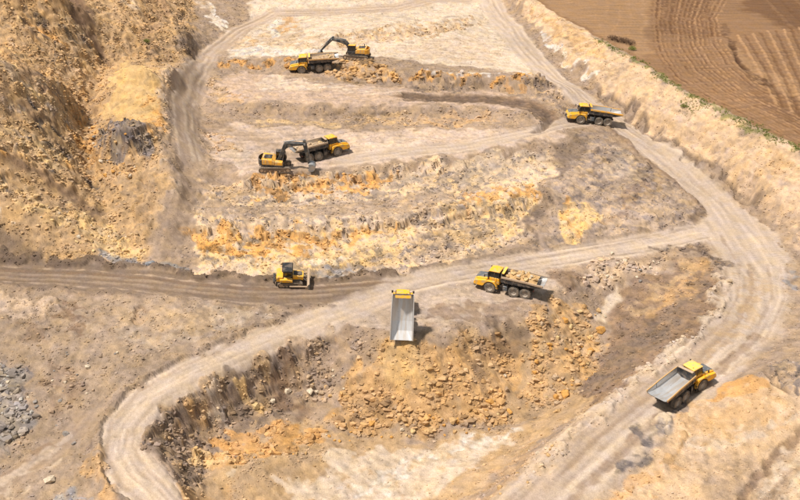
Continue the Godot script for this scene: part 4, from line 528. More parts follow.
	["l","fieldpale",0.32,0.64,0.25,{warp=0.1, brk=0.5, dh=0.14},[75.78,-257.12,66.21,-230.22,62.66,-212.49,62.09,-198.87,64.14,-186.81,68.06,-178.22,72.77,-169.17,77.47,-161.58]],
	["l","fielddark",0.21,0.52,0.25,{warp=0.1, brk=0.5, dh=-0.1},[76.33,-257.09,66.66,-230.39,63.08,-212.66,62.49,-199.11,64.47,-186.98,68.32,-178.46,73.01,-169.47,77.7,-161.94]],
	["l","fieldpale",0.17,0.49,0.25,{warp=0.1, brk=0.5, dh=0.14},[77.04,-257.06,67.25,-230.6,63.63,-212.88,63.02,-199.43,64.9,-187.2,68.68,-178.77,73.33,-169.86,77.99,-162.4]],
	["l","fielddark",0.24,0.24,0.25,{warp=0.1, brk=0.5, dh=-0.1},[77.74,-257.02,67.82,-230.81,64.17,-213.09,63.53,-199.73,65.32,-187.42,69.02,-179.07,73.64,-170.23,78.27,-162.85]],
	["l","fieldpale",0.19,0.36,0.25,{warp=0.1, brk=0.5, dh=0.14},[78.51,-256.99,68.46,-231.05,64.77,-213.33,64.1,-200.08,65.79,-187.66,69.41,-179.41,73.98,-170.65,78.59,-163.35]],
	["l","fielddark",0.19,0.37,0.25,{warp=0.1, brk=0.5, dh=-0.1},[78.81,-256.97,68.71,-231.14,65,-213.42,64.32,-200.21,65.97,-187.75,69.56,-179.55,74.12,-170.82,78.71,-163.54]],
	["l","fieldpale",0.25,0.36,0.25,{warp=0.1, brk=0.5, dh=0.14},[79.47,-256.94,69.25,-231.34,65.51,-213.62,64.81,-200.51,66.37,-187.96,69.89,-179.84,74.41,-171.17,78.98,-163.97]],
	["l","fielddark",0.19,0.64,0.25,{warp=0.1, brk=0.5, dh=-0.1},[80.19,-256.9,69.85,-231.56,66.07,-213.84,65.35,-200.83,66.8,-188.18,70.25,-180.15,74.73,-171.56,79.28,-164.43]],
	["l","fieldpale",0.31,0.44,0.25,{warp=0.1, brk=0.5, dh=0.14},[81.17,-256.85,70.66,-231.85,66.84,-214.15,66.08,-201.26,67.4,-188.49,70.74,-180.59,75.17,-172.09,79.67,-165.05]],
	["l","fielddark",0.16,0.49,0.25,{warp=0.1, brk=0.5, dh=-0.1},[81.61,-256.82,71.03,-231.99,67.19,-214.28,66.41,-201.46,67.67,-188.63,70.96,-180.78,75.37,-172.33,79.85,-165.33]],
	["l","fieldpale",0.21,0.61,0.25,{warp=0.1, brk=0.5, dh=0.14},[82.44,-256.77,71.72,-232.23,67.84,-214.55,67.03,-201.84,68.17,-188.89,71.38,-181.15,75.74,-172.78,80.19,-165.85]],
	["l","fieldpale",0.3,0.35,0.4,{brk=0.5, warp=0.3, dh=0.05},[59.45,-257.71,55.06,-230.64,50.41,-213.1]],
	["l","fieldpale",0.3,0.35,0.4,{brk=0.5, warp=0.3, dh=0.05},[56.51,-257.85,52.38,-230.73,48.25,-217.18]],
	["l","fieldpale",0.3,0.35,0.4,{brk=0.5, warp=0.3, dh=0.05},[53.57,-258.03,49.7,-230.8,46,-221.36]],
	["l","fieldpale",0.3,0.35,0.4,{brk=0.5, warp=0.3, dh=0.05},[50.64,-258.23,47.01,-230.85,43.68,-225.65]],
	["l","fieldpale",0.3,0.35,0.4,{brk=0.5, warp=0.3, dh=0.05},[47.7,-258.45,44.32,-230.87,41.27,-230.1]],
	["l","fieldpale",0.34,0.85,0.25,{warp=0.06, brk=0.3, dh=0.16},[72.63,-218.92,70.57,-197.13,68.4,-179.52]],
	["l","fielddark",0.34,0.6,0.25,{warp=0.06, brk=0.3, dh=-0.14},[74.49,-219.68,71.83,-196.17,69.26,-177.55]],
	["l","fieldpale",0.34,0.85,0.25,{warp=0.06, brk=0.3, dh=0.16},[76.36,-220.45,73.07,-195.21,70.12,-175.63]],
	["l","fielddark",0.34,0.6,0.25,{warp=0.06, brk=0.3, dh=-0.14},[78.24,-221.22,74.3,-194.25,70.96,-173.76]],
	["l","fieldpale",0.34,0.85,0.25,{warp=0.06, brk=0.3, dh=0.16},[80.13,-221.98,75.53,-193.32,71.81,-171.95]],
	["l","fielddark",0.34,0.6,0.25,{warp=0.06, brk=0.3, dh=-0.14},[82.02,-222.75,76.75,-192.42,72.65,-170.21]],
	["l","fieldpale",0.34,0.85,0.25,{warp=0.06, brk=0.3, dh=0.16},[83.93,-223.5,77.99,-191.56,73.49,-168.52]],
	["l","fielddark",0.34,0.6,0.25,{warp=0.06, brk=0.3, dh=-0.14},[85.84,-224.26,79.22,-190.73,74.34,-166.89]],
	["l","fieldpale",0.34,0.85,0.25,{warp=0.06, brk=0.3, dh=0.16},[87.76,-225.01,80.44,-189.92,75.18,-165.32]],
	["l","fielddark",0.34,0.6,0.25,{warp=0.06, brk=0.3, dh=-0.14},[89.69,-225.75,81.67,-189.12,76.03,-163.81]],
	["l","fieldpale",0.34,0.85,0.25,{warp=0.06, brk=0.3, dh=0.16},[91.62,-226.49,82.89,-188.34,76.89,-162.35]],
	["l","fielddark",0.34,0.6,0.25,{warp=0.06, brk=0.3, dh=-0.14},[93.56,-227.22,84.1,-187.58,77.75,-160.95]],
	["l","fieldpale",0.34,0.85,0.25,{warp=0.06, brk=0.3, dh=0.16},[95.5,-227.94,85.32,-186.83,78.61,-159.6]],
	["l","fielddark",0.34,0.6,0.25,{warp=0.06, brk=0.3, dh=-0.14},[97.46,-228.66,86.53,-186.1,79.48,-158.29]],
	["l","fieldpale",0.34,0.85,0.25,{warp=0.06, brk=0.3, dh=0.16},[99.42,-229.37,87.74,-185.39,80.35,-157.04]],
	["l","fielddark",0.34,0.6,0.25,{warp=0.06, brk=0.3, dh=-0.14},[101.38,-230.07,88.94,-184.69,81.23,-155.82]],
	["l","fieldpale",0.34,0.85,0.25,{warp=0.06, brk=0.3, dh=0.16},[103.35,-230.77,90.15,-184,82.1,-154.63]],
	["l","fielddark",0.34,0.6,0.25,{warp=0.06, brk=0.3, dh=-0.14},[105.33,-231.47,91.35,-183.33,82.97,-153.46]],
	["l","fieldpale",0.34,0.85,0.25,{warp=0.06, brk=0.3, dh=0.16},[107.32,-232.18,92.54,-182.66,83.83,-152.3]],
	["l","fielddark",0.34,0.6,0.25,{warp=0.06, brk=0.3, dh=-0.14},[109.33,-232.9,93.73,-182,84.67,-151.15]],
	["l","field",0.5,0.5,0.4,{warp=0.2, brk=0.4, dh=0.08},[87.89,-266.24,86.89,-238.86,86.1,-219.29]],
	["l","fielddark",0.5,0.5,0.4,{warp=0.2, brk=0.4, dh=-0.08},[91.84,-265.86,90.33,-238.78,89.14,-219.35]],
	["l","field",0.5,0.5,0.4,{warp=0.2, brk=0.4, dh=0.08},[95.78,-265.49,93.76,-238.67,92.17,-219.39]],
	["l","fielddark",0.5,0.5,0.4,{warp=0.2, brk=0.4, dh=-0.08},[99.71,-265.13,97.18,-238.54,95.21,-219.43]],
	["l","field",0.5,0.5,0.4,{warp=0.2, brk=0.4, dh=0.08},[103.71,-265,100.58,-238.37,98.23,-219.46]],
	["l","fielddark",0.5,0.5,0.4,{warp=0.2, brk=0.4, dh=-0.08},[107.77,-264.99,103.96,-238.16,101.26,-219.48]],
	["l","field",0.5,0.5,0.4,{warp=0.2, brk=0.4, dh=0.08},[111.82,-264.99,107.33,-237.95,104.28,-219.49]],
	["l","fielddark",0.5,0.5,0.4,{warp=0.2, brk=0.4, dh=-0.08},[115.88,-264.99,110.77,-237.92,107.3,-219.49]],
	["l","field",0.5,0.5,0.4,{warp=0.2, brk=0.4, dh=0.08},[119.94,-264.99,114.24,-237.92,110.31,-219.49]],
	["l","fielddark",0.5,0.5,0.4,{warp=0.2, brk=0.4, dh=-0.08},[124,-264.99,117.7,-237.92,113.33,-219.49]],
	["l","fieldblack",0.35,0.6,0.3,{warp=0.2, brk=0.3, dh=-0.12},[70.07,-217.43,67.89,-204.35,68.72,-195.49,70.72,-189.39]],
	["l","fieldblack",0.35,0.6,0.3,{warp=0.2, brk=0.3, dh=-0.12},[70.31,-216.74,67.83,-203.43,68.39,-194.38,70.46,-188.55]],
	["l","fieldblack",0.35,0.6,0.3,{warp=0.2, brk=0.3, dh=-0.12},[70.54,-216.05,67.78,-202.53,68.07,-193.29,70.21,-187.73]],
	["l","fieldblack",0.35,0.6,0.3,{warp=0.2, brk=0.3, dh=-0.12},[70.77,-215.37,67.72,-201.63,67.75,-192.2,69.96,-186.91]],
	["l","fieldblack",0.5,0.7,0.3,{warp=0.2},[70.03,-192.11,69.63,-188.91]],
	["l","fieldblack",0.8,0.4,0.5,{warp=0.4, brk=0.4},[72.23,-227.67,70.24,-218.84]],
	# grassy edge
	["l","grass",0.5,0.6,0.6,{brk=0.6, warp=0.5},[42.58,-216.39,48.18,-201.97,53.87,-184,60.02,-172.87,66.4,-160.14]],
]
# dry colours of the place's earths, sRGB 0-255
const EARTH := {
	dust=[177,158,140], cream=[198,178,155], white=[208,199,187], paletan=[186,162,138], paleochre=[206,174,128], tan=[171,143,110],
	ochretan=[178,147,110], ochre=[183,147,104], orange=[195,146,86], yellow=[196,162,112], brown=[122,98,78], brownwarm=[138,114,93],
	greybrown=[122,104,88], tangrey=[154,132,111], palegrey=[176,157,136], grey=[132,122,112], greyrock=[122,111,104], greydark=[90,82,78],
	greyspur=[156,136,118], bluegrey=[134,132,132], dark=[80,66,56], pitwall=[140,119,99], soil=[100,84,71], earthgrey=[152,131,110], palepink=[182,157,136], dustpink=[188,165,145], dustgrey=[174,152,132],
	sand=[192,163,131], sandpale=[186,162,136], field=[132,102,75], fieldlight=[150,119,88], fieldpale=[162,127,93], fielddark=[100,72,51],
	fieldblack=[80,57,41], grass=[104,108,52],
}

var ZR := PackedFloat32Array()
var H := PackedFloat32Array()
var CR := PackedFloat32Array()
var CG := PackedFloat32Array()
var CB := PackedFloat32Array()
var RK := PackedFloat32Array()
var RB := PackedFloat32Array()
var DX := PackedFloat32Array()
var DZ := PackedFloat32Array()
var CL := PackedByteArray()
var coarse := PackedFloat32Array()
var taken := {}
var mats := {}
var rng := RandomNumberGenerator.new()

func _ready():
	camera_and_light()
	relief()
	paint()
	terrain_meshes()
	make_materials()
	vehicles()
	boulders()
	stones()
	edge_plants()

func camera_and_light():
	var cam := Camera3D.new()
	cam.name = "camera"
	add_child(cam)
	cam.position = Vector3(0, 76, 0)
	cam.rotation_degrees = Vector3(-28, 0, 0)
	cam.fov = 27.03
	cam.far = 4000.0
	cam.current = true
	var env := Environment.new()
	env.background_mode = Environment.BG_SKY
	var sky := Sky.new()
	var pm := ProceduralSkyMaterial.new()
	pm.sky_top_color = Color(0.74, 0.76, 0.79)
	pm.sky_horizon_color = Color(0.88, 0.88, 0.87)
	pm.sky_curve = 0.2
	pm.ground_bottom_color = Color(0.45, 0.38, 0.3)
	pm.ground_horizon_color = Color(0.7, 0.68, 0.64)
	sky.sky_material = pm
	env.sky = sky
	env.background_energy_multiplier = 0.62
	env.tonemap_mode = Environment.TONE_MAPPER_LINEAR
	env.tonemap_exposure = 1.34
	env.sdfgi_enabled = true
	env.ssao_enabled = true
	env.ssil_enabled = true
	var we := WorldEnvironment.new()
	we.name = "world_environment"
	we.environment = env
	add_child(we)
	var sun := DirectionalLight3D.new()
	sun.name = "sun"
	sun.light_energy = 1.4
	sun.light_color = Color(1.0, 0.97, 0.935)
	sun.light_angular_distance = 5.0
	sun.shadow_enabled = true
	add_child(sun)
	sun.look_at_from_position(Vector3(-38, 85, 16), Vector3.ZERO, Vector3.UP)

# ------------------------------------------------------------------ relief
func relief():
	var val := PackedFloat32Array(); val.resize(CN * CM)
	var cnt := PackedFloat32Array(); cnt.resize(CN * CM)
	for L in LINES:
		for k in range(0, L.size() - 3, 3):
			var p := Vector3(L[k], L[k + 1], L[k + 2])
			var q := Vector3(L[k + 3], L[k + 4], L[k + 5])
			var n := maxi(2, int(Vector2(q.x - p.x, q.z - p.z).length() / 0.4))
			for t in n + 1:
				var r: Vector3 = p.lerp(q, float(t) / n)
				var i := int(round(r.x - X0)); var j := int(round(r.z - Z0))
				if i >= 0 and i < CN and j >= 0 and j < CM:
					val[j * CN + i] += r.y; cnt[j * CN + i] += 1.0
	for i in CN * CM:
		if cnt[i] > 0.0: val[i] /= cnt[i]
	# coarse to fine relaxation between the lines
	var prev := PackedFloat32Array(); var pw := 0; var ph := 0
	for lv: int in [16, 8, 4, 2, 1]:
		var w := int(ceil(float(CN) / lv)); var h := int(ceil(float(CM) / lv))
		var a := PackedFloat32Array(); a.resize(w * h)
		var fx := PackedByteArray(); fx.resize(w * h)
		var c2 := PackedFloat32Array(); c2.resize(w * h)
		for j in CM:
			for i in CN:
				if cnt[j * CN + i] > 0.0:
					var t: int = (j / int(lv)) * w + i / int(lv)
					a[t] += val[j * CN + i]; c2[t] += 1.0; fx[t] = 1
		for j in h:
			for i in w:
				var t := j * w + i
				if fx[t]: a[t] /= c2[t]
				elif pw: a[t] = prev[mini(j / 2, ph - 1) * pw + mini(i / 2, pw - 1)]
		var om := 1.6
		for it in (200 if lv > 2 else 70):
			for j in h:
				var ju := (j - 1 if j > 0 else j) * w; var jd := (j + 1 if j < h - 1 else j) * w
				var jr := j * w
				for i in w:
					if fx[jr + i] == 0:
						var s := (a[ju + i] + a[jd + i] + a[jr + (i - 1 if i > 0 else i)] + a[jr + (i + 1 if i < w - 1 else i)]) * 0.25
						a[jr + i] += om * (s - a[jr + i])
		prev = a; pw = w; ph = h
	for it in 2:
		var b := prev.duplicate()
		for j in CM:
			var ju := maxi(j - 1, 0) * CN; var jd := mini(j + 1, CM - 1) * CN
			for i in CN:
				b[j * CN + i] = 0.5 * prev[j * CN + i] + 0.125 * (prev[ju + i] + prev[jd + i] + prev[j * CN + maxi(i - 1, 0)] + prev[j * CN + mini(i + 1, CN - 1)])
		prev = b
	coarse = prev

func row_of(z: float) -> float:
	return M - 1 - log(1.0 + maxf(ZN - z, -100.0) / 205.0) / ZK

func noise(sd: int, freq: float, oct: int, kind := FastNoiseLite.TYPE_SIMPLEX_SMOOTH) -> FastNoiseLite:
	var n := FastNoiseLite.new()
	n.seed = sd; n.frequency = freq; n.noise_type = kind
	n.fractal_type = FastNoiseLite.FRACTAL_FBM if oct > 1 else FastNoiseLite.FRACTAL_NONE
	n.fractal_octaves = maxi(oct, 1)
	return n

func paint():
	var T := N * M
	ZR.resize(M)
	for j in M: ZR[j] = ZN - 205.0 * (exp(ZK * (M - 1 - j)) - 1.0)
	H.resize(T); CR.resize(T); CG.resize(T); CB.resize(T); RK.resize(T); RB.resize(T); CL.resize(T)
	DX.resize(T); DZ.resize(T)
	var DH := PackedFloat32Array(); DH.resize(T)
	var WX := PackedFloat32Array(); WX.resize(T)
	var WZ := PackedFloat32Array(); WZ.resize(T)
	var NB := PackedFloat32Array(); NB.resize(T)
	var MASK := PackedFloat32Array(); MASK.resize(T)
	var n1 := noise(11, 0.16, 3); var n2 := noise(12, 0.16, 3); var n3 := noise(13, 0.38, 3)
	var earth := {}
	for k in EARTH:
		var e = EARTH[k]
		earth[k] = Color(e[0] / 255.0, e[1] / 255.0, e[2] / 255.0).srgb_to_linear()
	var c0: Color = earth["tangrey"]
	for j in M:
		var z := ZR[j]
		for i in N:
			var x := X0 + i * ST
			var t := j * N + i
			WX[t] = n1.get_noise_2d(x, z) * 2.6
			WZ[t] = n2.get_noise_2d(x, z) * 2.6
			NB[t] = n3.get_noise_2d(x, z) * 1.6
			CR[t] = c0.r; CG[t] = c0.g; CB[t] = c0.b
			RK[t] = 0.2; RB[t] = 0.3
	for S in STROKES:
		var P: Array = S[6]
		var w: float = S[2]; var op: float = S[3]; var soft: float = maxf(S[4], 0.1)
		var ex: Dictionary = S[5]
		var wp: float = ex.get("warp", 1.0); var brk: float = ex.get("brk", 0.15)
		var col: Color = earth[S[1]]
		var dh: float = ex.get("dh", 0.0)
		var rk: float = ex.get("rock", -1.0); var rb: float = ex.get("rub", -1.0); var cls: int = ex.get("cls", -1)
		var touched := PackedInt32Array()
		var mar := w + soft + 1.9 * wp + 0.3
		if S[0] == "l":
			for k in range(0, P.size() - 3, 2):
				var ax: float = P[k]; var az: float = P[k + 1]; var bx: float = P[k + 2] - ax; var bz: float = P[k + 3] - az
				var il := 1.0 / maxf(bx * bx + bz * bz, 1e-6)
				var i0 := clampi(int((minf(ax, ax + bx) - mar - X0) / ST), 0, N - 1); var i1 := clampi(int((maxf(ax, ax + bx) + mar - X0) / ST), 0, N - 1)
				var j0 := clampi(int(row_of(minf(az, az + bz) - mar)), 0, M - 1); var j1 := clampi(int(row_of(maxf(az, az + bz) + mar)), 0, M - 1)
				var reach := (w + soft) * (w + soft)
				for j in range(j0, j1 + 1):
					for i in range(i0, i1 + 1):
						var t := j * N + i
						var px := X0 + i * ST + WX[t] * wp - ax; var pz := ZR[j] + WZ[t] * wp - az
						var u := clampf((px * bx + pz * bz) * il, 0.0, 1.0)
						var dx := px - bx * u; var dz := pz - bz * u
						var d2 := dx * dx + dz * dz
						if d2 < reach:
							var f := clampf((w + soft - sqrt(d2)) / (2.0 * soft), 0.0, 1.0)
							if f > MASK[t]:
								if MASK[t] == 0.0: touched.append(t)
								MASK[t] = f
								if cls == 1:
									DX[t] = bx * sqrt(il); DZ[t] = bz * sqrt(il)
		else:
			var poly := PackedVector2Array(); var lo := Vector2(1e9, 1e9); var hi := -lo
			for k in range(0, P.size(), 2):
				var v := Vector2(P[k], P[k + 1]); poly.append(v); lo = lo.min(v); hi = hi.max(v)
			mar = soft + 1.9 * wp + 0.3
			var i0 := clampi(int((lo.x - mar - X0) / ST), 0, N - 1); var i1 := clampi(int((hi.x + mar - X0) / ST), 0, N - 1)
			var j0 := clampi(int(row_of(lo.y - mar)), 0, M - 1); var j1 := clampi(int(row_of(hi.y + mar)), 0, M - 1)
			# inside test, then the soft rim along the edges
			var inner := PackedInt32Array()
			for j in range(j0, j1 + 1):
				for i in range(i0, i1 + 1):
					var t := j * N + i
					if Geometry2D.is_point_in_polygon(Vector2(X0 + i * ST + WX[t] * wp, ZR[j] + WZ[t] * wp), poly):
						MASK[t] = 1.0; touched.append(t)
			var np := poly.size()
			for k in np:
				var ax := poly[k].x; var az := poly[k].y; var bx := poly[(k + 1) % np].x - ax; var bz := poly[(k + 1) % np].y - az
				var il := 1.0 / maxf(bx * bx + bz * bz, 1e-6)
				var e0 := clampi(int((minf(ax, ax + bx) - mar - X0) / ST), 0, N - 1); var e1 := clampi(int((maxf(ax, ax + bx) + mar - X0) / ST), 0, N - 1)
				var f0 := clampi(int(row_of(minf(az, az + bz) - mar)), 0, M - 1); var f1 := clampi(int(row_of(maxf(az, az + bz) + mar)), 0, M - 1)
				for j in range(f0, f1 + 1):
					for i in range(e0, e1 + 1):
						var t := j * N + i
						if MASK[t] <= 0.0: continue
						var px := X0 + i * ST + WX[t] * wp - ax; var pz := ZR[j] + WZ[t] * wp - az
						var u := clampf((px * bx + pz * bz) * il, 0.0, 1.0)
						var dx := px - bx * u; var dz := pz - bz * u
						var d2 := dx * dx + dz * dz
						if d2 < soft * soft: MASK[t] = minf(MASK[t], maxf(sqrt(d2) / soft, 0.001))
		for t in touched:
			var f := MASK[t]
			MASK[t] = 0.0
			f = clampf(f + (NB[t] - 0.12) * brk * 1.5 - (brk * 0.25), 0.0, 1.0) if f < 0.999 or brk > 0.2 else f
			if brk > 0.25: f = clampf((f - 0.5) * 2.2 + 0.5, 0.0, 1.0)
			f = f * f * (3.0 - 2.0 * f)
			var g := f * op
			CR[t] += (col.r - CR[t]) * g; CG[t] += (col.g - CG[t]) * g; CB[t] += (col.b - CB[t]) * g
			if rk >= 0.0: RK[t] += (rk - RK[t]) * f
			if rb >= 0.0: RB[t] += (rb - RB[t]) * f
			if dh != 0.0: DH[t] += dh * f
			if cls >= 0 and f > 0.5: CL[t] = cls
	# heights: relief, broken rock, bedding, lumps
	var nc := noise(21, 0.42, 1, FastNoiseLite.TYPE_CELLULAR); nc.cellular_return_type = FastNoiseLite.RETURN_CELL_VALUE; nc.cellular_jitter = 0.9
	nc.domain_warp_enabled = true; nc.domain_warp_amplitude = 2.0; nc.domain_warp_frequency = 0.3
	var nd := noise(22, 1.15, 1, FastNoiseLite.TYPE_CELLULAR); nd.cellular_return_type = FastNoiseLite.RETURN_CELL_VALUE; nd.cellular_jitter = 1.0
	nd.domain_warp_enabled = true; nd.domain_warp_amplitude = 0.8; nd.domain_warp_frequency = 0.6
	var nl := noise(23, 0.09, 4); var nf := noise(24, 0.9, 3); var nr := noise(25, 0.22, 4); nr.fractal_type = FastNoiseLite.FRACTAL_RIDGED
	var na := noise(28, 0.8, 2)
	var nt := noise(26, 0.07, 2)
	var ng := noise(27, 0.28, 3); ng.fractal_type = FastNoiseLite.FRACTAL_RIDGED
	var nq := noise(36, 0.95, 1, FastNoiseLite.TYPE_CELLULAR); nq.cellular_return_type = FastNoiseLite.RETURN_CELL_VALUE
	var nm := noise(34, 0.75, 3); var nbd := noise(35, 0.9, 2)
	var nk := noise(31, 0.035, 3); var ns := noise(32, 1.6, 2); var nh := noise(33, 0.3, 4)
	for j in M:
		var z := ZR[j]
		for i in N:
			var x := X0 + i * ST
			var t := j * N + i
			var cx := clampf(i * ST, 0.0, CN - 1.001); var cz := clampf(z - Z0, 0.0, CM - 1.001)
			var ci := int(cx); var cj := int(cz)
			var fa := cx - ci; var fb := cz - cj
			var o := cj * CN + ci
			var h := lerpf(lerpf(coarse[o], coarse[o + 1], fa), lerpf(coarse[o + CN], coarse[o + CN + 1], fa), fb)
			var gx := (coarse[o + 1] - coarse[o]); var gz := (coarse[o + CN] - coarse[o])
			var sl := clampf(sqrt(gx * gx + gz * gz) * 1.6, 0.0, 1.0)
			var c := CL[t]
			var rk := RK[t]
			var road := 1.0 if c == 1 or c == 2 else 0.0
			h += nl.get_noise_2d(x, z) * (0.12 if road else 0.5)
			var cell := 0.0; var cell2 := 0.0
			if rk > 0.02:
				cell = nc.get_noise_2d(x, z * 1.4); cell2 = nd.get_noise_2d(x, z)
				var s2 := 0.35 + 0.65 * sl
				h += rk * s2 * (0.6 * cell + 0.3 * cell2 + 0.5 * (nr.get_noise_2d(x, z)))
				var cv := ng.get_noise_2d(x, z)
				h -= (0.15 + rk) * 0.5 * smoothstep(0.62, 0.95, cv)
				if sl > 0.15:
					var q := h * 0.75 + nt.get_noise_2d(x, z) * 1.5
					var fr: float = q - floorf(q)
					var step: float = (smoothstep(0.3, 0.7, fr) - fr) / 0.75
					h += step * rk * sl * 0.75
			# wash lines down the slopes, wheel and blade lines along the flats and roads
			var dx := DX[t]; var dz := DZ[t]
			if dx == 0.0 and dz == 0.0:
				var i2 := mini(ci + 2, CN - 1); var i1 := maxi(ci - 2, 0); var k2 := mini(cj + 2, CM - 1); var k1 := maxi(cj - 2, 0)
				dx = coarse[cj * CN + i2] - coarse[cj * CN + i1]; dz = coarse[k2 * CN + ci] - coarse[k1 * CN + ci]
				var dl := sqrt(dx * dx + dz * dz)
				if dl < 0.5:
					var wgt := 1.0 - dl * 2.0
					dx += (1.0 if dx >= 0.0 else -1.0) * wgt; dz += 0.15 * wgt
					dl = sqrt(dx * dx + dz * dz)
				dx /= dl; dz /= dl
			var lic := 0.0
			for q in range(-3, 4): lic += na.get_noise_2d(x + dx * q * 0.75, z + dz * q * 0.75)
			lic *= 0.33
			var lf := (1.0 - 0.75 * minf(rk * 1.3, 1.0)) * (1.0 - sl)
			h += lic * (0.05 if road else (0.08 + 0.12 * sl) * lf)
			var fine := nf.get_noise_2d(x, z)
			h += fine * (0.02 if road else 0.05 + 0.12 * rk) + DH[t]
			H[t] = h
			# colour variety of the material itself
			var yb := h * 1.3
			var mo := nm.get_noise_3d(x, yb, z)
			var cc := 0.0
			if rk > 0.02: cc = nq.get_noise_3d(x, yb * 1.5, z)
			var v := 1.0 + 0.16 * nk.get_noise_2d(x, z) + (0.06 if road else 0.16) * nh.get_noise_3d(x, yb, z) + (0.03 if road else 0.06) * ns.get_noise_3d(x, yb, z) + (0.3 if road else 0.34 * lf) * lic + rk * (0.12 * cell + 0.4 * cc)
			if not road: v += 0.12 * smoothstep(0.2, 0.24, mo) - 0.12 * smoothstep(0.22, 0.26, -mo)
			if rk > 0.1: v += 0.6 * rk * nbd.get_noise_2d(h * 1.5, (x + z) * 0.05)
			var hu := 0.16 * nh.get_noise_2d(x + 300.0, z) + 0.2 * rk * cc
			v = clampf(v, 0.45, 0.66 / maxf(CR[t], 0.05))
			CR[t] = clampf(CR[t] * v * (1.0 + 0.3 * hu), 0.01, 0.85)
			CG[t] = clampf(CG[t] * v, 0.01, 0.85)
			CB[t] = clampf(CB[t] * v * (1.0 - hu), 0.01, 0.85)

func gy(x: float, z: float) -> float:
	var fx := clampf((x - X0) / ST, 0.0, N - 1.01); var fz := clampf(row_of(z), 0.0, M - 1.01)
	var i := int(fx); var j := int(fz); var a := fx - i; var b := fz - j
	var t := j * N + i
	return lerpf(lerpf(H[t], H[t + 1], a), lerpf(H[t + N], H[t + N + 1], a), b)

func cell_of(x: float, z: float) -> int:
	return clampi(int(round(row_of(z))), 0, M - 1) * N + clampi(int(round((x - X0) / ST)), 0, N - 1)

func grain_image(sd: int, lo: float, hi: float, size := 512, freq := 0.03) -> Image:
	var n := noise(sd, freq, 5)
	var im := n.get_seamless_image(size, size)
	im.convert(Image.FORMAT_L8)
	var d := im.get_data()
	for k in d.size():
		var v := d[k] / 255.0
		d[k] = int(255.0 * clampf(lo + (hi - lo) * smoothstep(0.15, 0.85, v), 0.0, 1.0))
	var r := Image.create_from_data(size, size, false, Image.FORMAT_L8, d)
	r.convert(Image.FORMAT_RGB8)
	return r

func earth_material(called: String, bump: float, scale: float) -> StandardMaterial3D:
	var m := StandardMaterial3D.new()
	m.resource_name = called
	m.vertex_color_use_as_albedo = true
	m.albedo_texture = mats_tex("grain")
	m.roughness = 0.95
	m.metallic_specular = 0.25
	m.uv1_triplanar = true
	m.uv1_world_triplanar = true
	m.uv1_scale = Vector3.ONE * scale
	m.normal_enabled = true
	m.normal_texture = mats_tex("bump")
	m.normal_scale = bump
	return m

var texs := {}
func mats_tex(k: String) -> Texture2D:
	if not texs.has(k):
		var im: Image
		if k == "grain": im = grain_image(41, 0.88, 1.0, 1024, 0.02)
		elif k == "bump":
			im = grain_image(42, 0.0, 1.0, 1024, 0.025)
			im.bump_map_to_normal_map(6.0)
		elif k == "fine": im = grain_image(44, 0.9, 1.0, 1024, 0.02)
		elif k == "wear": im = grain_image(43, 0.8, 1.0, 512, 0.008)
		texs[k] = ImageTexture.create_from_image(im)
	return texs[k]

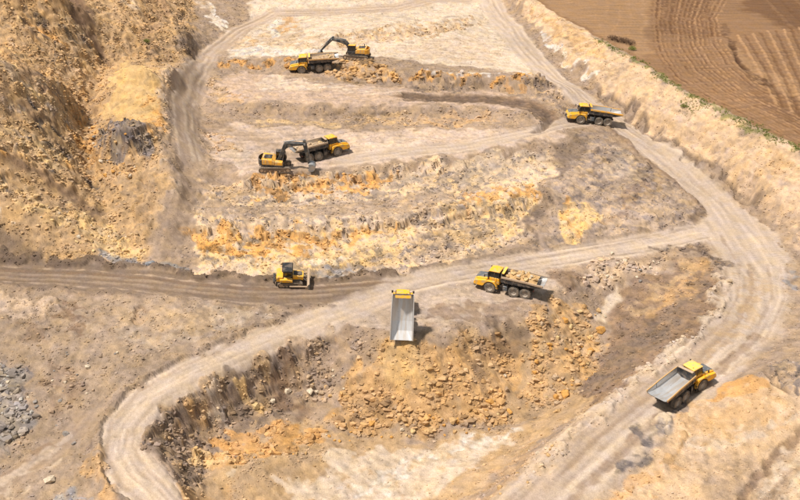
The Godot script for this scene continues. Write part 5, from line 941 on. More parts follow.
func terrain_meshes():
	var T := N * M
	var V := PackedVector3Array(); V.resize(T)
	var NR := PackedVector3Array(); NR.resize(T)
	var C := PackedColorArray(); C.resize(T)
	for j in M:
		for i in N:
			var t := j * N + i
			V[t] = Vector3(X0 + i * ST, H[t], ZR[j])
			var hx := H[t + 1 if i < N - 1 else t] - H[t - 1 if i > 0 else t]
			var hz := H[t + N if j < M - 1 else t] - H[t - N if j > 0 else t]
			NR[t] = Vector3(-hx / (2.0 * ST), 1.0, -hz / (ZR[mini(j + 1, M - 1)] - ZR[maxi(j - 1, 0)])).normalized()
			C[t] = Color(CR[t], CG[t], CB[t])
	var names := ["quarry_ground", "haul_road", "ploughed_field", "pit_floor"]
	var labels := ["ochre and grey quarry ground with benches, broken faces and slopes", "pale dusty haul road with wheel tracks winding through the quarry", "brown ploughed field with curved furrows above the quarry", "pale churned floor of the tipping pit"]
	var cats := ["ground", "road", "field", "pit floor"]
	var mt := [earth_material("quarry earth", 0.55, 0.22), earth_material("road dust", 0.3, 0.2), earth_material("field soil", 0.8, 0.3), earth_material("pit earth", 0.5, 0.22)]
	mt[1].albedo_texture = mats_tex("fine"); mt[2].albedo_texture = mats_tex("fine")
	for c in 4:
		var remap := PackedInt32Array(); remap.resize(T); remap.fill(-1)
		var v := PackedVector3Array(); var n := PackedVector3Array(); var co := PackedColorArray(); var ix := PackedInt32Array()
		for j in M - 1:
			for i in N - 1:
				var t := j * N + i
				if CL[t] != c: continue
				for q in [t, t + 1, t + N, t + N + 1]:
					if remap[q] < 0:
						remap[q] = v.size(); v.append(V[q]); n.append(NR[q]); co.append(C[q])
				var a := remap[t]; var b := remap[t + 1]; var d := remap[t + N]; var e := remap[t + N + 1]
				ix.append(a); ix.append(b); ix.append(e)
				ix.append(a); ix.append(e); ix.append(d)
		var arr := []; arr.resize(Mesh.ARRAY_MAX)
		arr[Mesh.ARRAY_VERTEX] = v; arr[Mesh.ARRAY_NORMAL] = n; arr[Mesh.ARRAY_COLOR] = co; arr[Mesh.ARRAY_INDEX] = ix
		var am := ArrayMesh.new()
		am.add_surface_from_arrays(Mesh.PRIMITIVE_TRIANGLES, arr)
		var o := MeshInstance3D.new()
		o.name = names[c]; o.mesh = am; o.material_override = mt[c]
		add_child(o)
		tag(o, labels[c], cats[c], "", "structure")
	# land around, out to the horizon
	var ring := PackedInt32Array()
	for i in range(0, N): ring.append(i)
	for j in range(1, M): ring.append(j * N + N - 1)
	for i in range(N - 2, -1, -1): ring.append((M - 1) * N + i)
	for j in range(M - 2, -1, -1): ring.append(j * N)
	var v2 := PackedVector3Array(); var n2 := PackedVector3Array(); var c2 := PackedColorArray(); var i2 := PackedInt32Array()
	var mid := Vector3(X0 + N * ST * 0.5, 0, (ZN + Z0) * 0.5)
	var rings := [0.0, 14.0, 60.0, 300.0, 2500.0]
	for k in rings.size():
		for t in ring:
			var p := V[t]; var d := Vector3(p.x - mid.x, 0, p.z - mid.z).normalized()
			var q: Vector3 = p + d * rings[k]
			q.y = lerpf(p.y, 8.0, smoothstep(0.0, 300.0, rings[k]))
			v2.append(q); n2.append(Vector3.UP if k else NR[t]); c2.append(Color(0.3, 0.22, 0.15))
	var rn := ring.size()
	for k in rings.size() - 1:
		for t in rn - 1:
			var a := k * rn + t
			i2.append_array(PackedInt32Array([a, a + rn, a + rn + 1, a, a + rn + 1, a + 1]))
	var ar2 := []; ar2.resize(Mesh.ARRAY_MAX)
	ar2[Mesh.ARRAY_VERTEX] = v2; ar2[Mesh.ARRAY_NORMAL] = n2; ar2[Mesh.ARRAY_COLOR] = c2; ar2[Mesh.ARRAY_INDEX] = i2
	var am2 := ArrayMesh.new(); am2.add_surface_from_arrays(Mesh.PRIMITIVE_TRIANGLES, ar2)
	var o2 := MeshInstance3D.new(); o2.name = "terrain"; o2.mesh = am2; o2.material_override = mt[0]
	add_child(o2)
	tag(o2, "bare brown land reaching away around the quarry", "terrain", "", "structure")

# ------------------------------------------------------------------ naming
func tag(o, label := "", category := "", group := "", kind := ""):
	if label: o.set_meta("label", label)
	if category: o.set_meta("category", category)
	if group: o.set_meta("group", group)
	if kind: o.set_meta("kind", kind)

func numbered(base: String) -> String:
	var k: int = taken.get(base, -1) + 1
	taken[base] = k
	return base if k == 0 else "%s_%03d" % [base, k]

func thing(called: String, label: String, category: String, group := "") -> Node3D:
	var o := Node3D.new()
	o.name = numbered(called)
	add_child(o)
	tag(o, label, category, group)
	return o

# ------------------------------------------------------------------ mesh helpers
func mb() -> SurfaceTool:
	var st := SurfaceTool.new()
	st.begin(Mesh.PRIMITIVE_TRIANGLES)
	return st

func part(called: String, st: SurfaceTool, m: Material, parent: Node) -> MeshInstance3D:
	var o := MeshInstance3D.new()
	o.name = called
	o.mesh = st.commit()
	o.material_override = m
	parent.add_child(o, true)
	return o

func part_mesh(called: String, me: Mesh, m: Material, parent: Node, xf := Transform3D()) -> MeshInstance3D:
	var o := MeshInstance3D.new()
	o.name = called; o.mesh = me; o.material_override = m; o.transform = xf
	parent.add_child(o, true)
	return o

func tri(st: SurfaceTool, a: Vector3, b: Vector3, c: Vector3, n: Vector3):
	if (b - a).cross(c - a).dot(n) > 0.0:
		var t := b; b = c; c = t
	var fn := -(b - a).cross(c - a).normalized()
	for p in [a, b, c]:
		st.set_normal(fn); st.add_vertex(p)

func quad(st: SurfaceTool, a: Vector3, b: Vector3, c: Vector3, d: Vector3, n: Vector3):
	tri(st, a, b, c, n); tri(st, a, c, d, n)

func box(st: SurfaceTool, c: Vector3, size: Vector3, bas := Basis.IDENTITY, ch := -1.0):
	var hs := size * 0.5
	if ch < 0.0: ch = minf(0.05, 0.2 * minf(hs.x, minf(hs.y, hs.z)) * 2.0)
	for ax in 3:
		var u := (ax + 1) % 3; var w := (ax + 2) % 3
		for s in [-1.0, 1.0]:
			var p := []
			for e in [[-1, -1], [1, -1], [1, 1], [-1, 1]]:
				var q := Vector3.ZERO
				q[ax] = s * hs[ax]; q[u] = e[0] * (hs[u] - ch); q[w] = e[1] * (hs[w] - ch)
				p.append(c + bas * q)
			var n := Vector3.ZERO; n[ax] = s
			quad(st, p[0], p[1], p[2], p[3], bas * n)
		# edges along ax
		for su in [-1.0, 1.0]:
			for sw in [-1.0, 1.0]:
				var q := [Vector3.ZERO, Vector3.ZERO, Vector3.ZERO, Vector3.ZERO]
				var l := hs[ax] - ch
				for k in 4:
					var r := Vector3.ZERO
					r[ax] = -l if k == 0 or k == 3 else l
					r[u] = su * (hs[u] if k < 2 else hs[u] - ch); r[w] = sw * (hs[w] - ch if k < 2 else hs[w])
					q[k] = c + bas * r
				var n := Vector3.ZERO; n[u] = su; n[w] = sw
				quad(st, q[0], q[1], q[2], q[3], bas * n)
	for sx in [-1.0, 1.0]:
		for sy in [-1.0, 1.0]:
			for sz in [-1.0, 1.0]:
				var sg := Vector3(sx, sy, sz)
				tri(st, c + bas * (sg * (hs - Vector3(0, ch, ch))), c + bas * (sg * (hs - Vector3(ch, 0, ch))), c + bas * (sg * (hs - Vector3(ch, ch, 0))), bas * sg)

func beam(st: SurfaceTool, a: Vector3, b: Vector3, h: float, w: float):
	var d := (b - a); var l := d.length(); d /= l
	var side := d.cross(Vector3.UP if absf(d.y) < 0.95 else Vector3.RIGHT).normalized()
	box(st, (a + b) * 0.5, Vector3(l, h, w), Basis(d, side.cross(d).normalized(), side))

func cyl(st: SurfaceTool, a: Vector3, b: Vector3, r0: float, r1: float, n := 12):
	lathe(st, a, b, [Vector2(0.0, 0.0), Vector2(r0, 0.0), Vector2(r1, 1.0), Vector2(0.0, 1.0)], n)

# profile: x radius, y 0..1 from a to b
func lathe(st: SurfaceTool, a: Vector3, b: Vector3, prof: Array, n := 20):
	var d := (b - a).normalized()
	var u := d.cross(Vector3.UP if absf(d.y) < 0.9 else Vector3.RIGHT).normalized(); var w := d.cross(u)
	for k in prof.size() - 1:
		var p: Vector2 = prof[k]; var q: Vector2 = prof[k + 1]
		var L := (b - a).length()
		var sl := Vector2((q.y - p.y) * L, -(q.x - p.x))
		for i in n:
			var a0 := TAU * i / n; var a1 := TAU * (i + 1) / n
			var e0 := u * cos(a0) + w * sin(a0); var e1 := u * cos(a1) + w * sin(a1)
			var p0 := a + (b - a) * p.y + e0 * p.x; var p1 := a + (b - a) * p.y + e1 * p.x
			var q0 := a + (b - a) * q.y + e0 * q.x; var q1 := a + (b - a) * q.y + e1 * q.x
			var n0 := (e0 * sl.x + d * sl.y).normalized(); var n1 := (e1 * sl.x + d * sl.y).normalized()
			var vs := [[p0, n0], [q0, n0], [q1, n1], [p0, n0], [q1, n1], [p1, n1]]
			for f in 2:
				var A = vs[f * 3]; var B = vs[f * 3 + 1]; var C = vs[f * 3 + 2]
				if (B[0] - A[0]).cross(C[0] - A[0]).length() < 1e-9: continue
				if (B[0] - A[0]).cross(C[0] - A[0]).dot(A[1] + C[1]) > 0.0:
					var tt = B; B = C; C = tt
				for vv in [A, B, C]:
					st.set_normal(vv[1]); st.add_vertex(vv[0])

func inset(poly: PackedVector2Array, ch: float) -> PackedVector2Array:
	var r := PackedVector2Array(); var n := poly.size()
	for i in n:
		var a := (poly[i] - poly[(i + n - 1) % n]).normalized(); var b := (poly[(i + 1) % n] - poly[i]).normalized()
		var na := Vector2(-a.y, a.x); var nb := Vector2(-b.y, b.x)   # inward for counter-clockwise
		var m := (na + nb).normalized()
		r.append(poly[i] + m * ch / maxf(0.35, m.dot(na)))
	return r

# a profile in the x-y plane run from z0 to z1, its rims chamfered
func prism(st: SurfaceTool, pts: Array, z0: float, z1: float, ch := 0.04):
	var poly := PackedVector2Array(pts)
	var ar := 0.0
	for i in poly.size(): ar += poly[i].cross(poly[(i + 1) % poly.size()])
	if ar < 0.0: poly.reverse()
	var inn := inset(poly, ch)
	var n := poly.size()
	var tr := Geometry2D.triangulate_polygon(inn)
	for k in range(0, tr.size(), 3):
		var a := inn[tr[k]]; var b := inn[tr[k + 1]]; var c := inn[tr[k + 2]]
		tri(st, Vector3(a.x, a.y, z1), Vector3(b.x, b.y, z1), Vector3(c.x, c.y, z1), Vector3.BACK)
		tri(st, Vector3(a.x, a.y, z0), Vector3(b.x, b.y, z0), Vector3(c.x, c.y, z0), Vector3.FORWARD)
	for i in n:
		var p := poly[i]; var q := poly[(i + 1) % n]; var pi := inn[i]; var qi := inn[(i + 1) % n]
		var e := (q - p).normalized(); var o := Vector3(e.y, -e.x, 0)
		quad(st, Vector3(p.x, p.y, z0 + ch), Vector3(q.x, q.y, z0 + ch), Vector3(q.x, q.y, z1 - ch), Vector3(p.x, p.y, z1 - ch), o)
		quad(st, Vector3(p.x, p.y, z1 - ch), Vector3(q.x, q.y, z1 - ch), Vector3(qi.x, qi.y, z1), Vector3(pi.x, pi.y, z1), o + Vector3.BACK)
		quad(st, Vector3(p.x, p.y, z0 + ch), Vector3(q.x, q.y, z0 + ch), Vector3(qi.x, qi.y, z0), Vector3(pi.x, pi.y, z0), o + Vector3.FORWARD)

func make_materials():
	mats.yellow = paint_mat("machine yellow", Color(0.94, 0.68, 0.12), 0.6, 0.52)
	mats.yellow2 = paint_mat("dusty yellow", Color(0.93, 0.74, 0.33), 0.65, 0.45)
	mats.orange = paint_mat("weathered orange yellow", Color(0.92, 0.66, 0.20), 0.6, 0.5)
	mats.dark = paint_mat("dark machine grey", Color(0.16, 0.16, 0.17), 0.6)
	mats.boom = paint_mat("slate boom paint", Color(0.20, 0.22, 0.235), 0.5)
	mats.black = paint_mat("black trim", Color(0.09, 0.09, 0.1), 0.5)
	mats.hood = paint_mat("slate bonnet", Color(0.33, 0.35, 0.37), 0.5)
	mats.tyre = paint_mat("dusty rubber", Color(0.33, 0.31, 0.285), 0.9)
	mats.rim = paint_mat("dusty rim", Color(0.62, 0.58, 0.53), 0.7)
	mats.steel = paint_mat("scuffed steel", Color(0.52, 0.53, 0.54), 0.45)
	mats.bed = paint_mat("worn bed plate", Color(0.80, 0.80, 0.80), 0.4, 0.3)
	mats.chrome = paint_mat("ram rod", Color(0.8, 0.8, 0.8), 0.2, 0.05)
	mats.chrome.metallic = 1.0
	mats.bed.uv1_scale = Vector3(0.05, 0.5, 0.5); mats.bed.metallic = 0.55
	mats.track = paint_mat("dusty track steel", Color(0.42, 0.37, 0.32), 0.8)
	mats.dustysteel = paint_mat("earth-caked steel", Color(0.68, 0.59, 0.49), 0.85)
	mats.bedside = paint_mat("dust-caked yellow bed", Color(0.74, 0.58, 0.36), 0.8)
	mats.lamp = paint_mat("lamp lens", Color(0.85, 0.85, 0.82), 0.15, 0.1)
	mats.red = paint_mat("red lens", Color(0.5, 0.06, 0.04), 0.3)
	var g := StandardMaterial3D.new()
	g.albedo_color = Color(0.05, 0.06, 0.07); g.roughness = 0.06; g.metallic_specular = 0.6
	mats.glass = g
	var r := StandardMaterial3D.new()
	r.vertex_color_use_as_albedo = true; r.roughness = 0.95; r.metallic_specular = 0.25
	r.albedo_texture = mats_tex("grain"); r.uv1_triplanar = true; r.uv1_scale = Vector3.ONE * 0.7
	mats.stone = r
	for k in [["pale", [212,194,168]], ["grey", [152,144,136]], ["yellow", [212,182,132]], ["orange", [206,154,86]], ["ochre", [198,162,114]], ["tan", [186,160,130]], ["bluegrey", [140,140,142]], ["white", [188,181,170]]]:
		var s := StandardMaterial3D.new()
		s.albedo_color = Color(k[1][0] / 255.0, k[1][1] / 255.0, k[1][2] / 255.0)
		s.albedo_texture = mats_tex("wear"); s.uv1_triplanar = true; s.uv1_world_triplanar = true; s.uv1_scale = Vector3.ONE * 0.5
		s.normal_enabled = true; s.normal_texture = mats_tex("bump"); s.normal_scale = 1.0
		s.roughness = 0.95; s.metallic_specular = 0.25
		mats["rock_" + k[0]] = s

# paint or bare metal with patches and specks of quarry dust settled on it
func dusty(c: Color, amount: float) -> Texture2D:
	var n := noise(int(c.r * 91 + c.g * 57 + c.b * 31), 0.012, 5).get_seamless_image(256, 256)
	var n2 := noise(7, 0.06, 3).get_seamless_image(256, 256)
	var im := Image.create(256, 256, false, Image.FORMAT_RGB8)
	var d := Color(0.72, 0.62, 0.51)
	for y in 256:
		for x in 256:
			var a := n.get_pixel(x, y).r; var b := n2.get_pixel(x, y).r
			im.set_pixel(x, y, c.lerp(d, clampf(amount * (smoothstep(0.35, 0.75, a) * 1.3 + 0.5 * smoothstep(0.55, 0.8, b)), 0.0, 0.85)))
	return ImageTexture.create_from_image(im)

func paint_mat(called: String, c: Color, rough: float, dust := 0.3) -> StandardMaterial3D:
	var m := StandardMaterial3D.new()
	m.resource_name = called
	m.albedo_texture = dusty(c, dust)
	m.uv1_triplanar = true
	m.uv1_scale = Vector3.ONE * 0.3
	m.roughness = rough
	return m

# ------------------------------------------------------------------ machines
# placed on the ground at x, z with its nose along the heading; the frame leans with the ground under it
func set_down(o: Node3D, at: Vector2, deg: float, half_l: float, half_w: float, sink := 0.0):
	var a := deg_to_rad(deg)
	var fw := Vector2(cos(a), -sin(a)); var rt := Vector2(sin(a), cos(a))
	var g := func(l: float, w: float):
		var p: Vector2 = at + fw * l + rt * w
		var s := 0.0
		for e in [Vector2(0, 0), Vector2(.3, 0), Vector2(-.3, 0), Vector2(0, .3), Vector2(0, -.3)]: s += gy(p.x + e.x, p.y + e.y)
		return s / 5.0
	var hf: float = (g.call(half_l, -half_w) + g.call(half_l, half_w)) * 0.5; var hb: float = (g.call(-half_l, -half_w) + g.call(-half_l, half_w)) * 0.5
	var hr: float = (g.call(half_l, half_w) + g.call(-half_l, half_w)) * 0.5; var hl: float = (g.call(half_l, -half_w) + g.call(-half_l, -half_w)) * 0.5
	var x := Vector3(fw.x * 2 * half_l, hf - hb, fw.y * 2 * half_l).normalized()
	var z := Vector3(rt.x * 2 * half_w, hr - hl, rt.y * 2 * half_w).normalized()
	var y := z.cross(x).normalized()
	z = x.cross(y)
	o.transform = Transform3D(Basis(x, y, z), Vector3(at.x, (hf + hb) * 0.5 - sink, at.y))

var tyre_mesh: Mesh
var rim_mesh: Mesh
func wheel_meshes():
	var st := mb()
	var R := 0.83
	lathe(st, Vector3(0, 0, -0.32), Vector3(0, 0, 0.32), [Vector2(0.42, 0.05), Vector2(0.5, 0.0), Vector2(0.70, 0.0), Vector2(0.78, 0.08), Vector2(R - 0.04, 0.2), Vector2(R - 0.04, 0.8), Vector2(0.78, 0.92), Vector2(0.70, 1.0), Vector2(0.5, 1.0), Vector2(0.42, 0.95)], 28)
	for k in 22:
		var a := TAU * k / 22.0
		for s in [-1.0, 1.0]:
			var aa: float = a + s * 0.07
			var d := Vector3(cos(aa), sin(aa), 0)
			box(st, d * (R - 0.03) + Vector3(0, 0, s * 0.16), Vector3(0.07, 0.1, 0.3), Basis(d, Vector3.BACK.cross(d), Vector3.BACK), 0.012)
	tyre_mesh = st.commit()
	st = mb()
	lathe(st, Vector3(0, 0, -0.3), Vector3(0, 0, 0.3), [Vector2(0.0, 0.28), Vector2(0.16, 0.22), Vector2(0.2, 0.3), Vector2(0.36, 0.22), Vector2(0.45, 0.04), Vector2(0.45, 0.96), Vector2(0.36, 0.78), Vector2(0.2, 0.7), Vector2(0.16, 0.78), Vector2(0.0, 0.72)], 20)
	for k in 8:
		var a := TAU * k / 8.0
		for s in [-1.0, 1.0]: box(st, Vector3(cos(a) * 0.27, sin(a) * 0.27, s * 0.15), Vector3(0.05, 0.05, 0.05), Basis.IDENTITY, 0.01)
	rim_mesh = st.commit()

func wheel(parent: Node3D, p: Vector3, front: Transform3D):
	var w := part_mesh("wheel", rim_mesh, mats.rim, parent, front * Transform3D(Basis.IDENTITY, p))
	part_mesh("tyre", tyre_mesh, mats.tyre, w)

# bed shell stations: x, floor y, floor half width, knee y, top y, top half width
const BED := [[0.95, 1.78, 0.62, 2.15, 3.02, 1.38], [-0.6, 1.70, 0.62, 2.08, 2.96, 1.42], [-2.6, 1.62, 0.64, 2.0, 2.86, 1.45], [-3.9, 1.80, 0.75, 2.1, 2.72, 1.47], [-5.15, 2.25, 1.0, 2.4, 2.66, 1.48]]
const PIVOT := Vector3(-3.5, 1.35, 0)

func dump_truck(label: String, at: Vector2, deg: float, opt := {}):
	var t := thing("dump_truck", label, "dump truck", "articulated dump trucks working in the quarry")
	var art := deg_to_rad(opt.get("bend", 0.0))
	var hitch := Vector3(1.05, 1.0, 0)
	var fx := Transform3D(Basis(Vector3.UP, art), hitch) * Transform3D(Basis.IDENTITY, -hitch)
	var ym: Material = opt.get("paint", mats.yellow)
	# front frame
	var st := mb()
	box(st, Vector3(3.0, 0.95, 0), Vector3(3.9, 0.45, 1.1)); box(st, Vector3(2.6, 0.83, 0), Vector3(0.4, 0.4, 2.0)); box(st, Vector3(5.0, 0.85, 0), Vector3(0.35, 0.42, 2.3))
	part("front_frame", st, mats.dark, t).transform = fx
	# bonnet: full-width yellow nose
	st = mb()
	prism(st, [Vector2(2.95, 1.15), Vector2(3.45, 1.15), Vector2(3.6, 1.1), Vector2(5.12, 1.0), Vector2(5.15, 1.35), Vector2(4.98, 1.85), Vector2(4.6, 2.05), Vector2(2.95, 2.25)], -1.02, 1.02, 0.08)
	var hood := part("bonnet", st, ym, t); hood.transform = fx
	st = mb()
	prism(st, [Vector2(2.98, 2.23), Vector2(4.6, 2.04), Vector2(4.9, 1.9), Vector2(4.95, 1.96), Vector2(4.62, 2.12), Vector2(2.98, 2.31)], -0.78, 0.78, 0.03)
	part("bonnet_cover", st, mats.hood, hood)
	st = mb()
	box(st, Vector3(5.13, 1.25, 0), Vector3(0.06, 0.42, 1.3), Basis(Vector3.BACK, 0.0))
	for k in 5: box(st, Vector3(5.17, 1.1 + 0.08 * k, 0), Vector3(0.03, 0.03, 1.2), Basis.IDENTITY, 0.008)
	part("grille", st, mats.black, hood)
	for s in [-1.0, 1.0]:
		st = mb(); box(st, Vector3(5.13, 1.3, s * 0.8), Vector3(0.08, 0.2, 0.26)); part("headlight", st, mats.lamp, hood)
	# wings over the front wheels
	for s in [-1.0, 1.0]:
		st = mb()
		var arch := [Vector2(5.05, 1.0), Vector2(5.08, 1.35), Vector2(4.9, 1.75), Vector2(3.5, 1.98), Vector2(1.85, 1.98), Vector2(1.5, 1.2), Vector2(1.42, 0.8), Vector2(1.62, 0.8), Vector2(1.72, 1.15)]
		for k in 7:
			var a := PI * (0.93 - k * 0.86 / 6.0)
			arch.append(Vector2(2.6 + cos(a) * 0.98, 0.9 + sin(a) * 0.92))
		arch.append(Vector2(3.75, 0.95))
		prism(st, arch, s * 1.0 if s > 0 else -1.42, 1.42 if s > 0 else -1.0, 0.05)
		part("wing", st, ym, t).transform = fx
		st = mb()
		for k in 3: box(st, Vector3(1.62, 0.55 + 0.32 * k, s * 1.3), Vector3(0.36, 0.05, 0.3))
		box(st, Vector3(1.45, 0.9, s * 1.43), Vector3(0.05, 0.9, 0.05))
		part("steps", st, mats.black, t).transform = fx
		# mirror on its stalk
		st = mb()
		beam(st, Vector3(3.0, 2.75, s * 0.8), Vector3(3.35, 2.85, s * 1.45), 0.05, 0.05); box(st, Vector3(3.36, 2.75, s * 1.48), Vector3(0.08, 0.42, 0.24))
		part("mirror", st, mats.black, t).transform = fx
		st = mb()
		beam(st, Vector3(1.55, 2.0, s * 1.36), Vector3(1.55, 2.75, s * 1.36), 0.04, 0.04); beam(st, Vector3(1.55, 2.73, s * 1.36), Vector3(2.9, 2.73, s * 1.36), 0.04, 0.04); beam(st, Vector3(2.9, 2.0, s * 1.36), Vector3(2.9, 2.75, s * 1.36), 0.04, 0.04)
		part("handrail", st, mats.black, t).transform = fx
	# cab
	st = mb()
	prism(st, [Vector2(1.35, 1.3), Vector2(3.05, 1.3), Vector2(3.1, 2.32), Vector2(1.35, 2.32)], -0.86, 0.86, 0.05)
	var cab := part("cab", st, ym, t); cab.transform = fx
	st = mb()
	prism(st, [Vector2(1.28, 3.27), Vector2(3.0, 3.27), Vector2(2.95, 3.4), Vector2(2.7, 3.48), Vector2(1.4, 3.48), Vector2(1.28, 3.42)], -0.92, 0.92, 0.07)
	part("roof", st, ym if not opt.has("roof") else opt.roof, cab)
	for s in [-1.0, 1.0]:
		for x in [[3.06, 2.86], [2.1, 2.08], [1.4, 1.4]]:
			st = mb(); beam(st, Vector3(x[0], 2.3, s * 0.82), Vector3(x[1], 3.3, s * 0.82), 0.1, 0.08); part("pillar", st, mats.black, cab)
	for s in [-1.0, 1.0]:
		st = mb(); prism(st, [Vector2(2.14, 2.34), Vector2(3.0, 2.34), Vector2(2.84, 3.25), Vector2(2.12, 3.25)], s * 0.81 - 0.015, s * 0.81 + 0.015, 0.005); part("side_window", st, mats.glass, cab)
		st = mb(); prism(st, [Vector2(1.44, 2.34), Vector2(2.06, 2.34), Vector2(2.04, 3.25), Vector2(1.44, 3.25)], s * 0.81 - 0.015, s * 0.81 + 0.015, 0.005); part("side_window", st, mats.glass, cab)
	st = mb(); prism(st, [Vector2(3.05, 2.34), Vector2(3.08, 2.34), Vector2(2.88, 3.26), Vector2(2.85, 3.26)], -0.78, 0.78, 0.005); part("windscreen", st, mats.glass, cab)
	st = mb(); box(st, Vector3(1.38, 2.8, 0), Vector3(0.03, 0.9, 1.56)); part("rear_window", st, mats.glass, cab)
	st = mb(); box(st, Vector3(1.9, 2.55, 0), Vector3(0.5, 0.9, 0.55)); part("driver_seat", st, mats.black, cab)
	st = mb(); cyl(st, Vector3(1.6, 3.46, 0.5), Vector3(1.6, 3.62, 0.5), 0.08, 0.06, 10); part("beacon", st, mats.orange, cab)
	st = mb(); cyl(st, Vector3(3.0, 2.0, -0.95), Vector3(3.0, 3.1, -0.95), 0.08, 0.08, 10); cyl(st, Vector3(3.0, 3.08, -0.95), Vector3(2.85, 3.25, -0.95), 0.08, 0.08, 10); part("exhaust", st, mats.dark, t).transform = fx
	# rear frame
	st = mb()
	for s in [-1.0, 1.0]: box(st, Vector3(-1.4, 1.2, s * 0.42), Vector3(4.5, 0.42, 0.16))
	box(st, Vector3(0.75, 1.1, 0), Vector3(0.9, 0.5, 0.8)); box(st, Vector3(-3.3, 1.2, 0), Vector3(0.3, 0.4, 1.0)); box(st, Vector3(-0.92, 0.83, 0), Vector3(0.32, 0.32, 1.9)); box(st, Vector3(-2.6, 0.83, 0), Vector3(0.32, 0.32, 1.9))
	cyl(st, Vector3(1.1, 0.7, 0), Vector3(1.1, 1.5, 0), 0.22, 0.22, 14)
	for s in [-1.0, 1.0]: beam(st, Vector3(-0.92, 0.78, s * 0.7), Vector3(-2.6, 0.78, s * 0.7), 0.22, 0.14)
	part("rear_frame", st, mats.dark, t)
	for s in [-1.0, 1.0]:
		st = mb(); box(st, Vector3(0.35, 1.15, s * 0.95), Vector3(0.75, 0.75, 0.7)); part("tank", st, mats.dark if s > 0 else mats.hood, t)
		st = mb(); box(st, Vector3(0.02, 1.3, s * 1.2), Vector3(0.04, 1.2, 0.6), Basis.IDENTITY, 0.01); part("mudguard", st, mats.black, t)
		for x in [-0.92, -2.6]: wheel(t, Vector3(x, 0.83, s * 1.14), Transform3D())
		wheel(t, Vector3(2.6, 0.83, s * 1.14), fx)
	# bed
	var tip := deg_to_rad(opt.get("tip", 0.0))
	var bx := Transform3D(Basis(Vector3.BACK, tip), PIVOT) * Transform3D(Basis.IDENTITY, -PIVOT)
	var th := 0.07
	st = mb(); var li := [mb(), mb()]; var fl := mb()
	for k in BED.size() - 1:
		var o0 := ring_of(BED[k], 0.0); var o1 := ring_of(BED[k + 1], 0.0); var i0 := ring_of(BED[k], th); var i1 := ring_of(BED[k + 1], th)
		for q in 5:
			var mid: Vector3 = (o0[q] + o0[q + 1]) * 0.5; var out := Vector3(0, mid.y - 2.6, mid.z)
			quad(st, o0[q], o0[q + 1], o1[q + 1], o1[q], out)
			quad(fl if q == 2 else li[0 if q < 2 else 1], i0[q], i0[q + 1], i1[q + 1], i1[q], -out)
		for q in [0, 5]: quad(st, o0[q], i0[q], i1[q], o1[q], Vector3.UP)
	var oe := ring_of(BED[4], 0.0); var ie := ring_of(BED[4], th)
	for q in 5: quad(st, oe[q], oe[q + 1], ie[q + 1], ie[q], Vector3.LEFT)
	var bed := part("dump_bed", st, opt.get("bed", mats.bedside), t); bed.transform = bx
	for k in 2: part("bed_liner", li[k], opt.get("liner", mats.bed), bed)
	part("bed_floor", fl, opt.get("floor", mats.bed), bed)
	st = mb()
	var hb := ring_of(BED[0], 0.0)
	var hp := [Vector2(-1.38, 3.02), Vector2(-1.38, 2.15), Vector2(-0.62, 1.78), Vector2(0.62, 1.78), Vector2(1.38, 2.15), Vector2(1.38, 3.02), Vector2(1.1, 3.42), Vector2(-1.1, 3.42)]
	var hq := []
	for p in hp: hq.append(Vector2(-p.x, p.y))
	var hst := mb(); prism(hst, hq, 0.0, 0.1, 0.03)
	var hm := part("headboard", hst, opt.get("bed", mats.bedside), bed)
	hm.transform = Transform3D(Basis(Vector3(0, 0, -1), Vector3(0, 1, 0), Vector3(1, 0, 0)), Vector3(0.93, 0, 0))
	var lm := mb(); prism(lm, [Vector2(-1.05, 3.36), Vector2(1.05, 3.36), Vector2(1.05, 3.46), Vector2(-1.05, 3.46)], -0.3, 0.08, 0.02)
	var lp := part("headboard_lip", lm, opt.get("lip", mats.yellow2), bed); lp.transform = hm.transform
	for s in [-1.0, 1.0]:
		st = mb()
		for k in BED.size() - 1:
			var a: Array = BED[k]; var b: Array = BED[k + 1]
			beam(st, Vector3(a[0], a[4] - 0.06, s * (a[5] + 0.03)), Vector3(b[0], b[4] - 0.06, s * (b[5] + 0.03)), 0.3, 0.14)
		part("top_rail", st, opt.get("rail", mats.yellow2), bed)
		for x in [0.3, -0.9, -2.1, -3.3]:
			st = mb(); box(st, Vector3(x, 2.45, s * 1.44), Vector3(0.14, 0.72, 0.1)); part("rib", st, opt.get("bed", mats.bedside), bed)
		st = mb(); box(st, Vector3(-3.66, 1.15, s * 0.6), Vector3(0.08, 0.16, 0.3)); part("tail_light", st, mats.red, t)
		st = mb()
		var foot := Vector3(-0.2, 1.2, s * 0.62); var head := bx * Vector3(-1.4, 1.75, s * 0.62)
		cyl(st, foot, foot.lerp(head, 0.6), 0.1, 0.1, 10); cyl(st, foot.lerp(head, 0.6), head, 0.06, 0.06, 10); part("tipping_ram", st, mats.steel, t)
	set_down(t, at, deg, 2.2, 1.14, 0.06)
	return t

func ring_of(b: Array, inn: float) -> Array:
	return [Vector3(b[0], b[4], -b[5] + inn), Vector3(b[0], b[3] + inn, -b[5] + inn), Vector3(b[0], b[1] + inn, -b[2] + inn * 0.3), Vector3(b[0], b[1] + inn, b[2] - inn * 0.3), Vector3(b[0], b[3] + inn, b[5] - inn), Vector3(b[0], b[4], b[5] - inn)]

